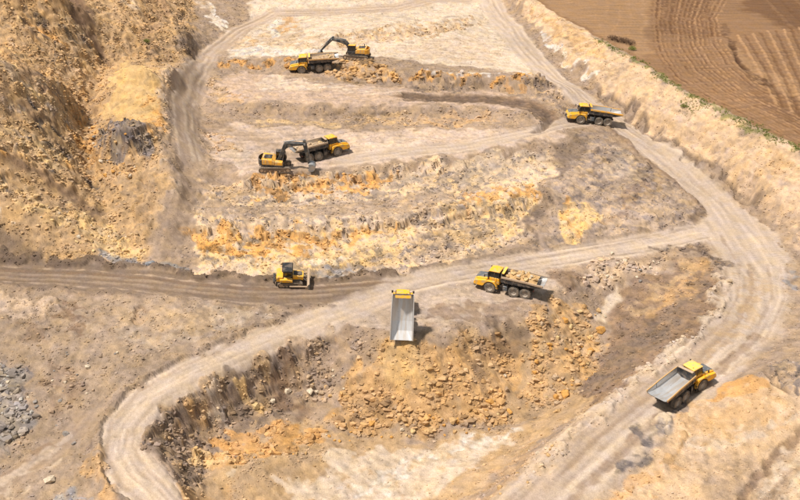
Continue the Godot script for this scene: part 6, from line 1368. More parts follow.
# rubble heaped in a bed: an uneven heap and loose blocks on it
func rubble_load(truck: Node3D, label: String, mat: String, peak: float, blocks: int, sd: int, back := -4.7):
	var t := thing("rubble_load", label, "rubble", "rubble heaped in dump trucks")
	t.transform = truck.transform
	var n := noise(sd, 0.9, 3)
	var st := mb()
	st.set_smooth_group(-1)
	var nx := 36; var nz := 18
	var hf := func(x: float, z: float):
		var u: float = (x - back) / (0.88 - back); var e: float = 1.0 - pow(absf(z) / 1.36, 4.0)
		var lo := lerpf(2.6, 2.35, u)
		return lo + peak * pow(maxf(sin(PI * clampf(u * 0.9 + 0.08, 0.0, 1.0)), 0.0), 0.7) * (1.0 - pow(absf(z) / 1.4, 2.0)) + n.get_noise_2d(x * 1.4, z * 1.4) * 0.28 * e
	for i in nx:
		for k in nz:
			var x0 := lerpf(back, 0.86, float(i) / nx); var x1 := lerpf(back, 0.86, float(i + 1) / nx)
			var z0 := lerpf(-1.34, 1.34, float(k) / nz); var z1 := lerpf(-1.34, 1.34, float(k + 1) / nz)
			quad(st, Vector3(x0, hf.call(x0, z0), z0), Vector3(x1, hf.call(x1, z0), z0), Vector3(x1, hf.call(x1, z1), z1), Vector3(x0, hf.call(x0, z1), z1), Vector3.UP)
	part("heap", st, mats["rock_" + mat], t)
	var r := RandomNumberGenerator.new(); r.seed = sd
	for k in blocks:
		var x := r.randf_range(back + 0.3, 0.5); var z := r.randf_range(-1.0, 1.0); var s := r.randf_range(0.12, 0.42)
		part_mesh("rock", rocks[r.randi() % rocks.size()], mats["rock_" + ["ochre", "yellow", mat, "pale"][r.randi() % 4]], t, Transform3D(Basis.from_euler(Vector3(r.randf() * TAU, r.randf() * TAU, 0)).scaled(Vector3(s, s * 0.8, s)), Vector3(x, hf.call(x, z) + s * 0.15, z)))

func stadium(l: float, r: float, cy: float, n := 8) -> Array:
	var p := []
	for k in n + 1: p.append(Vector2(l + cos(-PI / 2 + PI * k / n) * r, cy + sin(-PI / 2 + PI * k / n) * r))
	for k in n + 1: p.append(Vector2(-l + cos(PI / 2 + PI * k / n) * r, cy + sin(PI / 2 + PI * k / n) * r))
	return p

func track(parent: Node3D, l: float, r: float, z0: float, z1: float):
	var st := mb()
	prism(st, stadium(l, r - 0.08, r), z0 + 0.12, z1 - 0.12, 0.04)
	var t := part("track", st, mats.track, parent)
	st = mb()
	var ring := stadium(l, r - 0.03, r, 10)
	var per := 0.0
	for k in ring.size(): per += ring[k].distance_to(ring[(k + 1) % ring.size()])
	var cnt := int(per / 0.2); var along := 0.0
	for k in ring.size():
		var a: Vector2 = ring[k]; var b: Vector2 = ring[(k + 1) % ring.size()]; var d := a.distance_to(b)
		while along < d:
			var p := a.lerp(b, along / d); var e := (b - a).normalized()
			var bs := Basis(Vector3(e.x, e.y, 0), Vector3(-e.y, e.x, 0), Vector3.BACK)
			box(st, Vector3(p.x, p.y, (z0 + z1) * 0.5), Vector3(0.17, 0.07, z1 - z0), bs, 0.012)
			along += per / cnt
		along -= d
	var sh := part("track_shoes", st, mats.track, t)
	sh.set_meta("kind", "stuff")
	for s in [-1.0, 1.0]:
		st = mb(); cyl(st, Vector3(s * l, r, z0 + 0.04), Vector3(s * l, r, z1 - 0.04), r * 0.62, r * 0.62, 16); part("sprocket" if s < 0 else "idler", st, mats.dustysteel, t)
	for k in 5:
		var x := lerpf(-l * 0.75, l * 0.75, k / 4.0)
		st = mb(); cyl(st, Vector3(x, 0.3, z0 + 0.06), Vector3(x, 0.3, z1 - 0.06), 0.16, 0.16, 10); part("roller", st, mats.dustysteel, t)

# boom outline in the arm plane: foot, knee, tip, stick end; angles come from the photograph
func excavator(label: String, at: Vector2, deg: float, slew: float, joints: Array, paint: Material):
	var t := thing("excavator", label, "excavator", "excavators loading dump trucks")
	track(t, 2.2, 0.47, 0.95, 1.6)
	track(t, 2.2, 0.47, -1.6, -0.95)
	var st := mb()
	box(st, Vector3(0, 0.62, 0), Vector3(2.2, 0.45, 2.0)); for s in [-1.0, 1.0]: beam(st, Vector3(s * 0.8, 0.62, -1.2), Vector3(s * 0.8, 0.62, 1.2), 0.35, 0.5)
	part("undercarriage", st, mats.dark, t)
	st = mb(); cyl(st, Vector3(0, 0.8, 0), Vector3(0, 1.12, 0), 0.75, 0.75, 24); part("slew_ring", st, mats.dark, t)
	var sw := Transform3D(Basis(Vector3.UP, deg_to_rad(slew)), Vector3.ZERO)
	# upper house
	st = mb()
	box(st, Vector3(-0.45, 1.2, 0), Vector3(4.0, 0.22, 2.7)); part("deck", st, mats.dark, t).transform = sw
	st = mb()
	prism(st, [Vector2(-2.05, 1.32), Vector2(0.15, 1.32), Vector2(0.15, 1.95), Vector2(-0.35, 2.28), Vector2(-2.05, 2.34)], -1.36, 1.36, 0.1)
	var house := part("engine_house", st, paint, t); house.transform = sw
	st = mb()
	prism(st, [Vector2(0.18, 1.32), Vector2(1.45, 1.32), Vector2(1.4, 1.85), Vector2(0.18, 1.95)], 0.45, 1.34, 0.06)
	part("tool_box", st, paint, t).transform = sw
	st = mb()
	var cw := []
	for k in 9:
		var a := PI * 0.5 + PI * k / 8.0
		cw.append(Vector2(-2.02 + cos(a) * 0.75, sin(a) * 1.36))
	cw.append(Vector2(-1.98, -1.36)); cw.append(Vector2(-1.98, 1.36))
	prism(st, cw, 1.1, 2.26, 0.1)
	var cwp := part("counterweight", st, paint if not label.contains("slate") else mats.dark, t)
	cwp.transform = sw * Transform3D(Basis(Vector3(1, 0, 0), Vector3(0, 0, -1), Vector3(0, 1, 0)), Vector3.ZERO)
	st = mb(); box(st, Vector3(-1.1, 2.36, 0.1), Vector3(1.3, 0.1, 1.4)); part("bonnet_cover", st, mats.dark, house)
	st = mb(); cyl(st, Vector3(-1.5, 2.3, 0.85), Vector3(-1.5, 2.85, 0.85), 0.09, 0.09, 10); part("exhaust", st, mats.dark, house)
	for s in [-1.0, 1.0]:
		for k in 2: 
			st = mb(); box(st, Vector3(-1.55 + k * 0.95, 1.75, s * 1.365), Vector3(0.75, 0.6, 0.03)); part("louvre_door", st, paint, house)
		st = mb(); beam(st, Vector3(-1.9, 2.7, s * 1.25), Vector3(-0.2, 2.7, s * 1.25), 0.04, 0.04)
		for k in 3: beam(st, Vector3(-1.9 + k * 0.85, 2.25, s * 1.25), Vector3(-1.9 + k * 0.85, 2.7, s * 1.25), 0.04, 0.04)
		part("handrail", st, mats.black, house)
	# cab on the left of the boom (z < 0)
	st = mb(); prism(st, [Vector2(0.1, 1.3), Vector2(1.75, 1.3), Vector2(1.85, 1.75), Vector2(0.1, 1.75)], -1.36, -0.42, 0.05)
	var cab := part("cab", st, mats.dark, t); cab.transform = sw
	st = mb(); prism(st, [Vector2(0.05, 2.98), Vector2(1.6, 2.98), Vector2(1.5, 3.1), Vector2(0.1, 3.12)], -1.38, -0.4, 0.05); part("roof", st, paint if label.contains("upper") else mats.black, cab)
	for z in [-1.32, -0.46]:
		for x in [[0.14, 0.14], [0.9, 0.9], [1.8, 1.52]]:
			st = mb(); beam(st, Vector3(x[0], 1.75, z), Vector3(x[1], 3.0, z), 0.09, 0.08); part("pillar", st, mats.black, cab)
	for z in [-1.31, -0.47]:
		st = mb(); prism(st, [Vector2(0.2, 1.78), Vector2(1.76, 1.78), Vector2(1.5, 2.96), Vector2(0.2, 2.96)], z - 0.012, z + 0.012, 0.004); part("side_window", st, mats.glass, cab)
	st = mb(); prism(st, [Vector2(1.79, 1.78), Vector2(1.82, 1.78), Vector2(1.56, 2.97), Vector2(1.53, 2.97)], -1.28, -0.5, 0.004); part("windscreen", st, mats.glass, cab)
	# boom, stick, bucket in the plane z = 0
	var F: Vector2 = joints[0]; var K: Vector2 = joints[1]; var Tp: Vector2 = joints[2]; var E: Vector2 = joints[3]
	var d1 := (K - F).normalized(); var d2 := (Tp - K).normalized(); var p1 := Vector2(-d1.y, d1.x); var p2 := Vector2(-d2.y, d2.x); var pk := (p1 + p2).normalized()
	if pk.y < 0: pass
	st = mb()
	prism(st, [F - p1 * 0.22 - d1 * 0.1, F + p1 * 0.22 - d1 * 0.1, K + pk * 0.38 - d1 * 0.3, K + pk * 0.40 + d2 * 0.3, Tp + p2 * 0.2 + d2 * 0.15, Tp - p2 * 0.2 + d2 * 0.15, K - pk * 0.42 + d2 * 0.5, K - pk * 0.42 - d1 * 0.5], -0.27, 0.27, 0.05)
	part("boom", st, mats.boom, t).transform = sw
	var d3 := (E - Tp).normalized(); var p3 := Vector2(-d3.y, d3.x)
	var back := Tp - d3 * 0.75
	st = mb()
	prism(st, [back + p3 * 0.14, back - p3 * 0.14, Tp - p3 * 0.34 , E - p3 * 0.15 + d3 * 0.1, E + p3 * 0.15 + d3 * 0.1, Tp + p3 * 0.34], -0.21, 0.21, 0.04)
	part("stick", st, mats.boom, t).transform = sw
	st = mb(); cyl(st, Vector3(Tp.x, Tp.y, -0.34), Vector3(Tp.x, Tp.y, 0.34), 0.17, 0.17, 12); part("pivot_pin", st, mats.steel, t).transform = sw
	for s in [-1.0, 1.0]:
		st = mb(); ram(st, Vector3(F.x + 0.65, F.y - 0.45, s * 0.4), Vector3(K.x - pk.x * 0.1, K.y - pk.y * 0.1, s * 0.36), 0.11); part("boom_ram", st, mats.dark, t).transform = sw
	st = mb(); ram(st, Vector3(K.x + pk.x * 0.5, K.y + pk.y * 0.5, 0), Vector3(back.x, back.y, 0), 0.11); part("stick_ram", st, mats.steel, t).transform = sw
	st = mb(); ram(st, Vector3(back.x + p3.x * 0.2, back.y + p3.y * 0.2, 0), Vector3(E.x + p3.x * 0.45 - d3.x * 0.4, E.y + p3.y * 0.45 - d3.y * 0.4, 0), 0.09); part("bucket_ram", st, mats.steel, t).transform = sw
	# bucket: curved shell, open towards the machine
	var bk := Transform2D(joints[4], E)
	var sh := []
	for k in 9:
		var a := deg_to_rad(95 - k * 30.0)
		sh.append(bk * (Vector2(0.1, -0.72) + Vector2(cos(a), sin(a)) * 0.72))
	var inn := []
	for k in 9:
		var a := deg_to_rad(95 - (8 - k) * 30.0)
		inn.append(bk * (Vector2(0.1, -0.72) + Vector2(cos(a), sin(a)) * 0.64))
	st = mb(); prism(st, sh + inn, -0.75, 0.75, 0.015)
	var bu := part("bucket", st, mats.steel, t); bu.transform = sw
	for s in [-1.0, 1.0]:
		st = mb(); prism(st, sh, s * 0.74 - 0.03, s * 0.74 + 0.03, 0.01); part("bucket_cheek", st, mats.steel, bu)
	for k in 5:
		st = mb(); var tp: Vector2 = sh[8]; var dr: Vector2 = bk.basis_xform(Vector2(-0.5, 0.86))
		beam(st, Vector3(tp.x, tp.y, -0.6 + k * 0.3), Vector3(tp.x + dr.x * 0.24, tp.y + dr.y * 0.24, -0.6 + k * 0.3), 0.08, 0.1); part("tooth", st, mats.steel, bu)
	set_down(t, at, deg, 1.6, 1.2, 0.05)
	return t

func ram(st: SurfaceTool, a: Vector3, b: Vector3, r: float):
	var m := a.lerp(b, 0.6)
	cyl(st, a, m, r, r, 10); cyl(st, m, b, r * 0.6, r * 0.6, 10)

func bulldozer(label: String, at: Vector2, deg: float):
	var t := thing("bulldozer", label, "bulldozer")
	track(t, 1.35, 0.5, 0.75, 1.3)
	track(t, 1.35, 0.5, -1.3, -0.75)
	var st := mb()
	box(st, Vector3(-0.1, 0.9, 0), Vector3(3.3, 0.6, 1.4)); part("chassis", st, mats.dark, t)
	st = mb(); prism(st, [Vector2(0.35, 1.1), Vector2(1.85, 1.0), Vector2(1.9, 1.75), Vector2(0.35, 1.95)], -0.62, 0.62, 0.07)
	var hood := part("bonnet", st, mats.yellow, t)
	st = mb(); box(st, Vector3(1.9, 1.4, 0), Vector3(0.06, 0.6, 0.95)); part("grille", st, mats.black, hood)
	st = mb(); box(st, Vector3(1.1, 1.87, 0), Vector3(1.2, 0.06, 0.8), Basis(Vector3.BACK, -0.13)); part("bonnet_cover", st, mats.dark, hood)
	st = mb(); cyl(st, Vector3(1.0, 1.8, 0.35), Vector3(1.0, 2.55, 0.35), 0.07, 0.07, 10); part("exhaust", st, mats.dark, hood)
	for s in [-1.0, 1.0]:
		st = mb(); prism(st, [Vector2(-1.5, 1.12), Vector2(0.35, 1.12), Vector2(0.3, 1.5), Vector2(-0.4, 1.68), Vector2(-1.5, 1.68)], 0.64 if s > 0 else -1.28, 1.28 if s > 0 else -0.64, 0.06); part("wing", st, mats.yellow, t)
	st = mb(); prism(st, [Vector2(-1.95, 1.0), Vector2(-1.05, 1.0), Vector2(-1.05, 1.95), Vector2(-1.75, 2.0), Vector2(-2.0, 1.7)], -1.0, 1.0, 0.08); part("fuel_tank", st, mats.yellow, t)
	st = mb(); prism(st, [Vector2(-0.95, 1.3), Vector2(0.3, 1.3), Vector2(0.3, 1.85), Vector2(-0.95, 1.85)], -0.62, 0.62, 0.04)
	var cab := part("cab", st, mats.black, t)
	st = mb(); prism(st, [Vector2(-1.15, 3.0), Vector2(0.42, 3.0), Vector2(0.3, 3.16), Vector2(-1.05, 3.16)], -0.95, 0.95, 0.06); part("roof", st, mats.black, cab)
	for s in [-1.0, 1.0]:
		for x in [[-0.9, -1.0], [-0.35, -0.35], [0.27, 0.22]]:
			st = mb(); beam(st, Vector3(x[0], 1.8, s * 0.6), Vector3(x[1], 3.02, s * 0.72), 0.12, 0.1); part("pillar", st, mats.black, cab)
	for s in [-1.0, 1.0]:
		st = mb(); quad(st, Vector3(-0.88, 1.86, s * 0.61), Vector3(0.25, 1.86, s * 0.61), Vector3(0.2, 2.98, s * 0.71), Vector3(-0.95, 2.98, s * 0.71), Vector3(0, 0, s)); part("side_window", st, mats.glass, cab)
	st = mb(); box(st, Vector3(0.26, 2.42, 0), Vector3(0.03, 1.1, 1.2)); part("windscreen", st, mats.glass, cab)
	st = mb(); box(st, Vector3(-0.95, 2.42, 0), Vector3(0.03, 1.1, 1.2)); part("rear_window", st, mats.glass, cab)
	st = mb(); box(st, Vector3(-0.4, 2.0, 0), Vector3(0.5, 0.6, 0.55)); part("driver_seat", st, mats.hood, cab)
	# blade, pushed by two arms
	var pr := []
	for k in 9:
		var u := k / 8.0
		pr.append(Vector2(2.72 - 0.26 * sin(PI * u) + 0.05 * u, 0.12 + 1.15 * u))
	var pb := []
	for k in 9: pb.append(pr[8 - k] + Vector2(-0.09, 0))
	st = mb(); prism(st, pr + pb, -1.75, 1.75, 0.015)
	var bl := part("blade", st, mats.dustysteel, t)
	st = mb(); box(st, Vector3(2.74, 0.14, 0), Vector3(0.08, 0.22, 3.5)); part("cutting_edge", st, mats.steel, bl)
	for s in [-1.0, 1.0]:
		st = mb(); beam(st, Vector3(-0.1, 0.5, s * 1.42), Vector3(2.5, 0.45, s * 1.42), 0.26, 0.18); part("push_arm", st, mats.dustysteel, t)
		st = mb(); ram(st, Vector3(1.75, 1.5, s * 0.5), Vector3(2.4, 0.75, s * 0.55), 0.08); part("blade_ram", st, mats.steel, t)
	# ripper
	st = mb(); box(st, Vector3(-2.35, 0.85, 0), Vector3(0.3, 0.35, 1.7)); beam(st, Vector3(-1.7, 0.8, 0.5), Vector3(-2.3, 0.85, 0.5), 0.2, 0.14); beam(st, Vector3(-1.7, 0.8, -0.5), Vector3(-2.3, 0.85, -0.5), 0.2, 0.14)
	var rp := part("ripper", st, mats.dark, t)
	for z in [-0.65, 0.0, 0.65]:
		st = mb(); prism(st, [Vector2(-2.48, 1.05), Vector2(-2.28, 1.05), Vector2(-2.26, 0.4), Vector2(-2.1, 0.12), Vector2(-2.4, 0.35)], z - 0.05, z + 0.05, 0.01); part("ripper_tooth", st, mats.dark, rp)
	set_down(t, at, deg, 1.2, 1.0, 0.05)

var rocks := []
# a broken block: the hull of a few scattered points, so that its faces are flat and its edges sharp
func rock_mesh(sd: int, count: int) -> ArrayMesh:
	var r := RandomNumberGenerator.new(); r.seed = sd
	var sc := Vector3(r.randf_range(0.9, 1.25), r.randf_range(0.6, 0.9), r.randf_range(0.75, 1.05))
	var v := []
	var ga := PI * (3.0 - sqrt(5.0))
	for k in count:
		var y := 1.0 - 2.0 * (k + 0.5) / count
		var p := Vector3(cos(k * ga) * sqrt(1.0 - y * y), y, sin(k * ga) * sqrt(1.0 - y * y))
		p = (p + Vector3(r.randf_range(-1, 1), r.randf_range(-1, 1), r.randf_range(-1, 1)) * 0.38).normalized()
		# pushed out towards a box, as blocks are
		var m := maxf(absf(p.x), maxf(absf(p.y), absf(p.z)))
		v.append(p.lerp(p / m * 0.85, 0.65) * r.randf_range(0.82, 1.05) * sc)
	var st := mb()
	for a in count:
		for b in range(a + 1, count):
			for c in range(b + 1, count):
				var n: Vector3 = (v[b] - v[a]).cross(v[c] - v[a])
				if n.length() < 1e-6: continue
				var up := 0; var dn := 0
				for d in count:
					if d == a or d == b or d == c: continue
					if n.dot(v[d] - v[a]) > 0.0: up += 1
					else: dn += 1
				if up == 0 or dn == 0:
					st.set_color(Color.WHITE)
					tri(st, v[a], v[b], v[c], n if up == 0 else -n)
	return st.commit()

func vehicles():
	wheel_meshes()
	for k in 10: rocks.append(rock_mesh(100 + k, 15))
	var t1 = dump_truck("yellow dump truck with earth in its bed below the upper excavator", Vector2(-17.56, -207.6), -175.1, {bend=-6.0, bed=mats.dark, rail=mats.bedside, lip=mats.yellow2})
	rubble_load(t1, "brown earth heaped in the dump truck below the upper excavator", "tan", 0.35, 14, 71, -4.3)
	var t2 = dump_truck("yellow dump truck with pale load beside the slate-boomed lower excavator", Vector2(-13.71, -166.7), 27.92, {bend=5.0, bed=mats.dark, rail=mats.dustysteel, lip=mats.dustysteel})
	rubble_load(t2, "pale levelled earth filling the dump truck beside the lower excavator", "tan", 0.3, 8, 72, -4.7)
	dump_truck("empty yellow dump truck on the road below the field slope", Vector2(36.23, -184.31), 177.73, {bend=4.0, rail=mats.orange, lip=mats.orange, bed=mats.dark})
	var t4 = dump_truck("yellow dump truck carrying ochre boulders along the main haul road", Vector2(15.92, -130.47), 158.89, {bend=-4.0, bed=mats.dark, rail=mats.dustysteel, lip=mats.yellow2})
	rubble_load(t4, "ochre boulders heaped in the dump truck on the main haul road", "ochre", 0.95, 40, 73, -4.2)
	dump_truck("dump truck backed to the pit edge tipping its empty grey bed", Vector2(0.27, -122.1), 89, {tip=66.0, bed=mats.dark, rail=mats.bed, lip=mats.yellow})
	dump_truck("empty yellow dump truck with pale grey bed climbing the lower road", Vector2(35.39, -107.37), 42.23, {bend=-8.0, roof=mats.yellow2, rail=mats.bedside, lip=mats.dustysteel, bed=mats.dark})
	excavator("orange-yellow excavator with slate boom digging at the third bench edge", Vector2(-21.01, -161.17), 3.03, -6.0, [Vector2(0.55, 1.55), Vector2(1.9, 4.7), Vector2(5.1, 4.9), Vector2(5.7, 1.4), 0.5], mats.orange)
	excavator("orange-yellow excavator reaching over the upper rubble bank to load a truck", Vector2(-9.01, -211.24), 168, 4.0, [Vector2(0.55, 1.6), Vector2(2.4, 3.4), Vector2(5.3, 3.8), Vector2(7.6, 1.3), 0.0], mats.orange)
	bulldozer("small yellow bulldozer with black cab beside the ochre rock face", Vector2(-15.98, -132.02), 3.35)

# ------------------------------------------------------------------ stones
func boulder(p: Vector2, r: float, mat: String, label: String, group: String):
	var o := MeshInstance3D.new()
	o.name = numbered("boulder")
	o.mesh = rocks[rng.randi() % rocks.size()]
	o.material_override = mats["rock_" + mat]
	var b := Basis.from_euler(Vector3(rng.randf_range(-0.3, 0.3), rng.randf() * TAU, rng.randf_range(-0.3, 0.3))).scaled(Vector3.ONE * r * 0.78)
	add_child(o)
	o.transform = Transform3D(b, Vector3(p.x, gy(p.x, p.y) + r * 0.12, p.y))
	tag(o, label, "boulder", group)

func in_zone(z: Array) -> Vector2:
	var poly := PackedVector2Array(z); var lo := poly[0]; var hi := poly[0]
	for p in poly: lo = lo.min(p); hi = hi.max(p)
	for k in 200:
		var q := Vector2(rng.randf_range(lo.x, hi.x), rng.randf_range(lo.y, hi.y))
		if Geometry2D.is_point_in_polygon(q, poly): return q
	return poly[0]

func boulders():
	rng.seed = 77
	var spec := [
		[-40.61, -93.92, 0.95, "pale"],
		[-40.9, -101.86, 0.55, "grey"],
		[-39.36, -99.87, 0.4, "grey"],
		[-19.11, -111.17, 0.9, "yellow"],
		[-15.01, -114.13, 0.75, "pale"],
		[-12.09, -114.27, 0.8, "pale"],
		[-16.88, -112.57, 0.6, "pale"],
		[-3.68, -109.99, 0.75, "orange"],
		[3.93, -109.17, 0.7, "ochre"],
		[7, -110.74, 0.95, "ochre"],
		[7.21, -109.25, 0.5, "ochre"],
		[0.26, -109.14, 0.45, "pale"],
		[22.35, -115.05, 1, "orange"],
		[20.88, -111.38, 0.7, "ochre"],
		[28.78, -126.68, 0.95, "orange"],
		[28.99, -130.17, 0.7, "ochre"],
		[29.91, -129.31, 0.45, "pale"],
		[19.23, -118.4, 0.8, "ochre"],
		[21.19, -117.18, 0.8, "tan"],
		[23.51, -119.72, 0.7, "ochre"],
		[11.56, -93.23, 0.6, "ochre"],
		[-40.76, -112.77, 0.6, "pale"],
		[-43.03, -109.94, 0.4, "pale"],
		[-10.9, -119.02, 0.5, "tan"],
		[3.74, -115.13, 0.6, "ochre"],
		[14.35, -117.5, 0.5, "pale"],
		[12.06, -113.46, 0.8, "orange"],
		[9.33, -112.94, 0.45, "ochre"],
		[-37.36, -136.26, 0.9, "bluegrey"],
		[32.76, -141.62, 0.5, "pale"],
		[34.38, -139.46, 0.6, "pale"],
		[36.53, -138.35, 0.5, "grey"],
		[36.01, -135.46, 0.45, "grey"],
	]
	for s in spec:
		var word: String = {pale="pale cream", grey="light grey", yellow="yellow", orange="deep orange", ochre="ochre", tan="tan", bluegrey="blue-grey"}[s[3]]
		boulder(Vector2(s[0], s[1]), s[2], s[3], "large %s boulder standing out from the rubble around it" % word, "large %s boulders" % word)
	var zones := [
		[[Vector2(-9.31, -112.4), Vector2(-4.65, -112.73), Vector2(2.64, -111.15), Vector2(9.3, -111.84), Vector2(14.84, -114.38), Vector2(15.99, -111.85), Vector2(10.51, -109.38), Vector2(2.61, -108.22), Vector2(-3.91, -108.06), Vector2(-8.52, -109.41)], 44, 0.25, 0.6, ["ochre", "ochre", "yellow", "orange", "tan"], "at the foot of the tipped heap"],
		[[Vector2(18.86, -123.05), Vector2(23.74, -128.2), Vector2(29.22, -129.71), Vector2(29.49, -125.76), Vector2(25.64, -115.18), Vector2(20.72, -112.84), Vector2(16.91, -114.73), Vector2(17.9, -118.99)], 44, 0.25, 0.75, ["ochre", "orange", "tan", "yellow"], "on the boulder slope beside the pale gully"],
		[[Vector2(-52.75, -114.28), Vector2(-47.73, -108.21), Vector2(-45.61, -106.53), Vector2(-45.62, -102.8), Vector2(-47.21, -100.59), Vector2(-48.47, -99.89)], 40, 0.25, 0.55, ["grey", "white", "pale"], "in the stone pile beside the lower track"],
		[[Vector2(-57.98, -144.04), Vector2(-52.68, -145.7), Vector2(-42.66, -143.9), Vector2(-37.87, -138.94), Vector2(-40.46, -136.75), Vector2(-44.98, -137.1), Vector2(-52.24, -140.61), Vector2(-56.77, -141.7)], 46, 0.25, 0.55, ["yellow", "yellow", "pale", "ochre"], "in the talus above the main haul road"],
		[[Vector2(-57.84, -180.98), Vector2(-54.02, -177.17), Vector2(-51.98, -165.03), Vector2(-42.61, -157.43), Vector2(-40.42, -154.08), Vector2(-47.35, -155.15), Vector2(-54.39, -164.04)], 26, 0.3, 0.6, ["orange", "ochre", "pale", "grey"], "fallen into the hillside gully by the outcrop"],
		[[Vector2(28.86, -138.49), Vector2(37.01, -141.19), Vector2(40.24, -140.02), Vector2(36.21, -136.56), Vector2(29.91, -134.93)], 22, 0.25, 0.5, ["pale", "pale", "tan"], "at the head of the pit under the haul road"],
		[[Vector2(-11.52, -117.3), Vector2(-7.42, -116.61), Vector2(-7.33, -113.3), Vector2(-13.29, -112.2), Vector2(-13.44, -114.87)], 16, 0.3, 0.65, ["tan", "pale", "ochre"], "tumbled down the wall of the pit beside the heap"],
		[[Vector2(-46, -118.84), Vector2(-36.52, -118.81), Vector2(-38.87, -108.64), Vector2(-41.02, -104.22), Vector2(-43.77, -102.8), Vector2(-44.86, -110.51)], 12, 0.2, 0.4, ["pale", "grey"], "lying on bare ground beside the grey stone pile"],
		[[Vector2(12.05, -97.91), Vector2(18.12, -103.58), Vector2(18.94, -97.3), Vector2(13.64, -91.27), Vector2(11.33, -90.77)], 8, 0.25, 0.45, ["ochre", "pale"], "on the pit floor below the lower road"],
		[[Vector2(-21.34, -99.49), Vector2(-17.49, -102.89), Vector2(-9.16, -109.05), Vector2(-6.48, -107.43), Vector2(-12.5, -102.44), Vector2(-18.19, -98.25)], 14, 0.25, 0.5, ["orange", "ochre", "pale"], "on the low orange mound in the pit"],
	]
	var words := {pale="pale cream", grey="light grey", yellow="yellow", orange="deep orange", ochre="ochre", tan="tan", white="whitish"}
	for z in zones:
		for k in z[1]:
			var r: float = lerpf(z[2], z[3], pow(rng.randf(), 2.0))
			var mt: String = z[4][rng.randi() % z[4].size()]
			boulder(in_zone(z[0]), r, mt, "%s block %s" % [words[mt], z[5]], "%s blocks %s" % [words[mt], z[5]])

func stones():
	rng.seed = 99
	var names := ["hillside_stones", "bench_stones", "pit_rubble", "slope_stones"]
	var labels := ["loose ochre stones scattered over the left hillside", "loose pale stones scattered over the benches and faces", "loose ochre rubble spread over the tipped heap and pit", "loose stones scattered on the slopes right of the roads"]
	var buf := [PackedFloat32Array(), PackedFloat32Array(), PackedFloat32Array(), PackedFloat32Array()]
	var patch := noise(55, 0.25, 3)
	for j in range(1, M - 1):
		var z := ZR[j]
		for i in range(1, N - 1):
			var t := j * N + i
			var d := RB[t]
			if d < 0.02: continue
			var x := X0 + i * ST
			if absf(x) > 10.0 + absf(z) * 0.42: continue
			var stp := maxf(absf(H[t + 1] - H[t - 1]) / (2.0 * ST), absf(H[t + N] - H[t - N]) / (ZR[j + 1] - ZR[j - 1]))
			d *= 0.5 * clampf(stp * 1.1, 1.0, 4.0) * ((ZR[j + 1] - ZR[j]) / 0.25) * (0.6 + 1.5 * patch.get_noise_2d(x, z))
			if rng.randf() > d: continue
			var px := x + rng.randf_range(-0.12, 0.12); var pz := z + rng.randf_range(-0.12, 0.12)
			var r := 0.045 + 0.07 * rng.randf() + 0.38 * pow(rng.randf(), 5.0) * minf(RB[t], 1.4) + 0.15 * RK[t] * pow(rng.randf(), 4.0)
			var bs := Basis.from_euler(Vector3(rng.randf() * TAU, rng.randf() * TAU, rng.randf() * TAU)).scaled(Vector3(r * rng.randf_range(0.8, 1.5), r * rng.randf_range(0.5, 0.9), r))
			var y := gy(px, pz) + r * 0.2
			var zone := 0 if x < -34.0 + (z + 150.0) * 0.12 and z < -140.0 else (1 if z < -140.0 and x < 42.0 else (2 if z >= -140.0 and x < 32.0 else 3))
			var v := minf(rng.randf_range(0.85, 1.45), 0.62 / maxf(CR[t], 0.05)); var hu := rng.randf_range(-0.1, 0.1)
			buf[zone].append_array(PackedFloat32Array([bs.x.x, bs.y.x, bs.z.x, px, bs.x.y, bs.y.y, bs.z.y, y, bs.x.z, bs.y.z, bs.z.z, pz,
				minf(CR[t] * v * (1.0 + hu * 0.4), 0.8), minf(CG[t] * v, 0.8), minf(CB[t] * v * (1.0 - hu), 0.8), 1.0]))
	for k in 4:
		var n: int = buf[k].size() / 16
		if n == 0: continue
		var mm := MultiMesh.new()
		mm.transform_format = MultiMesh.TRANSFORM_3D
		mm.use_colors = true
		mm.mesh = rock_mesh(300 + k, 12)
		mm.instance_count = n
		mm.buffer = buf[k]
		var o := MultiMeshInstance3D.new()
		o.name = names[k]; o.multimesh = mm; o.material_override = mats.stone
		add_child(o)
		tag(o, labels[k], "stones", "", "stuff")
		print(names[k], " ", n)

# ------------------------------------------------------------------ plants along the field edge
func leafy(st: SurfaceTool, c: Vector3, rad: Vector3, n: int, size: float):
	for k in n:
		var d := Vector3(rng.randfn(), absf(rng.randfn()) * 0.8, rng.randfn()).normalized() * pow(rng.randf(), 0.4)
		var p := c + d * rad
		var u := Vector3(rng.randfn(), rng.randfn() + 0.6, rng.randfn()).normalized() * size * rng.randf_range(0.6, 1.4)
		var w := u.cross(Vector3(rng.randfn(), rng.randfn(), rng.randfn())).normalized() * size * 0.35
		tri(st, p - w, p + u, p + w, Vector3.UP)

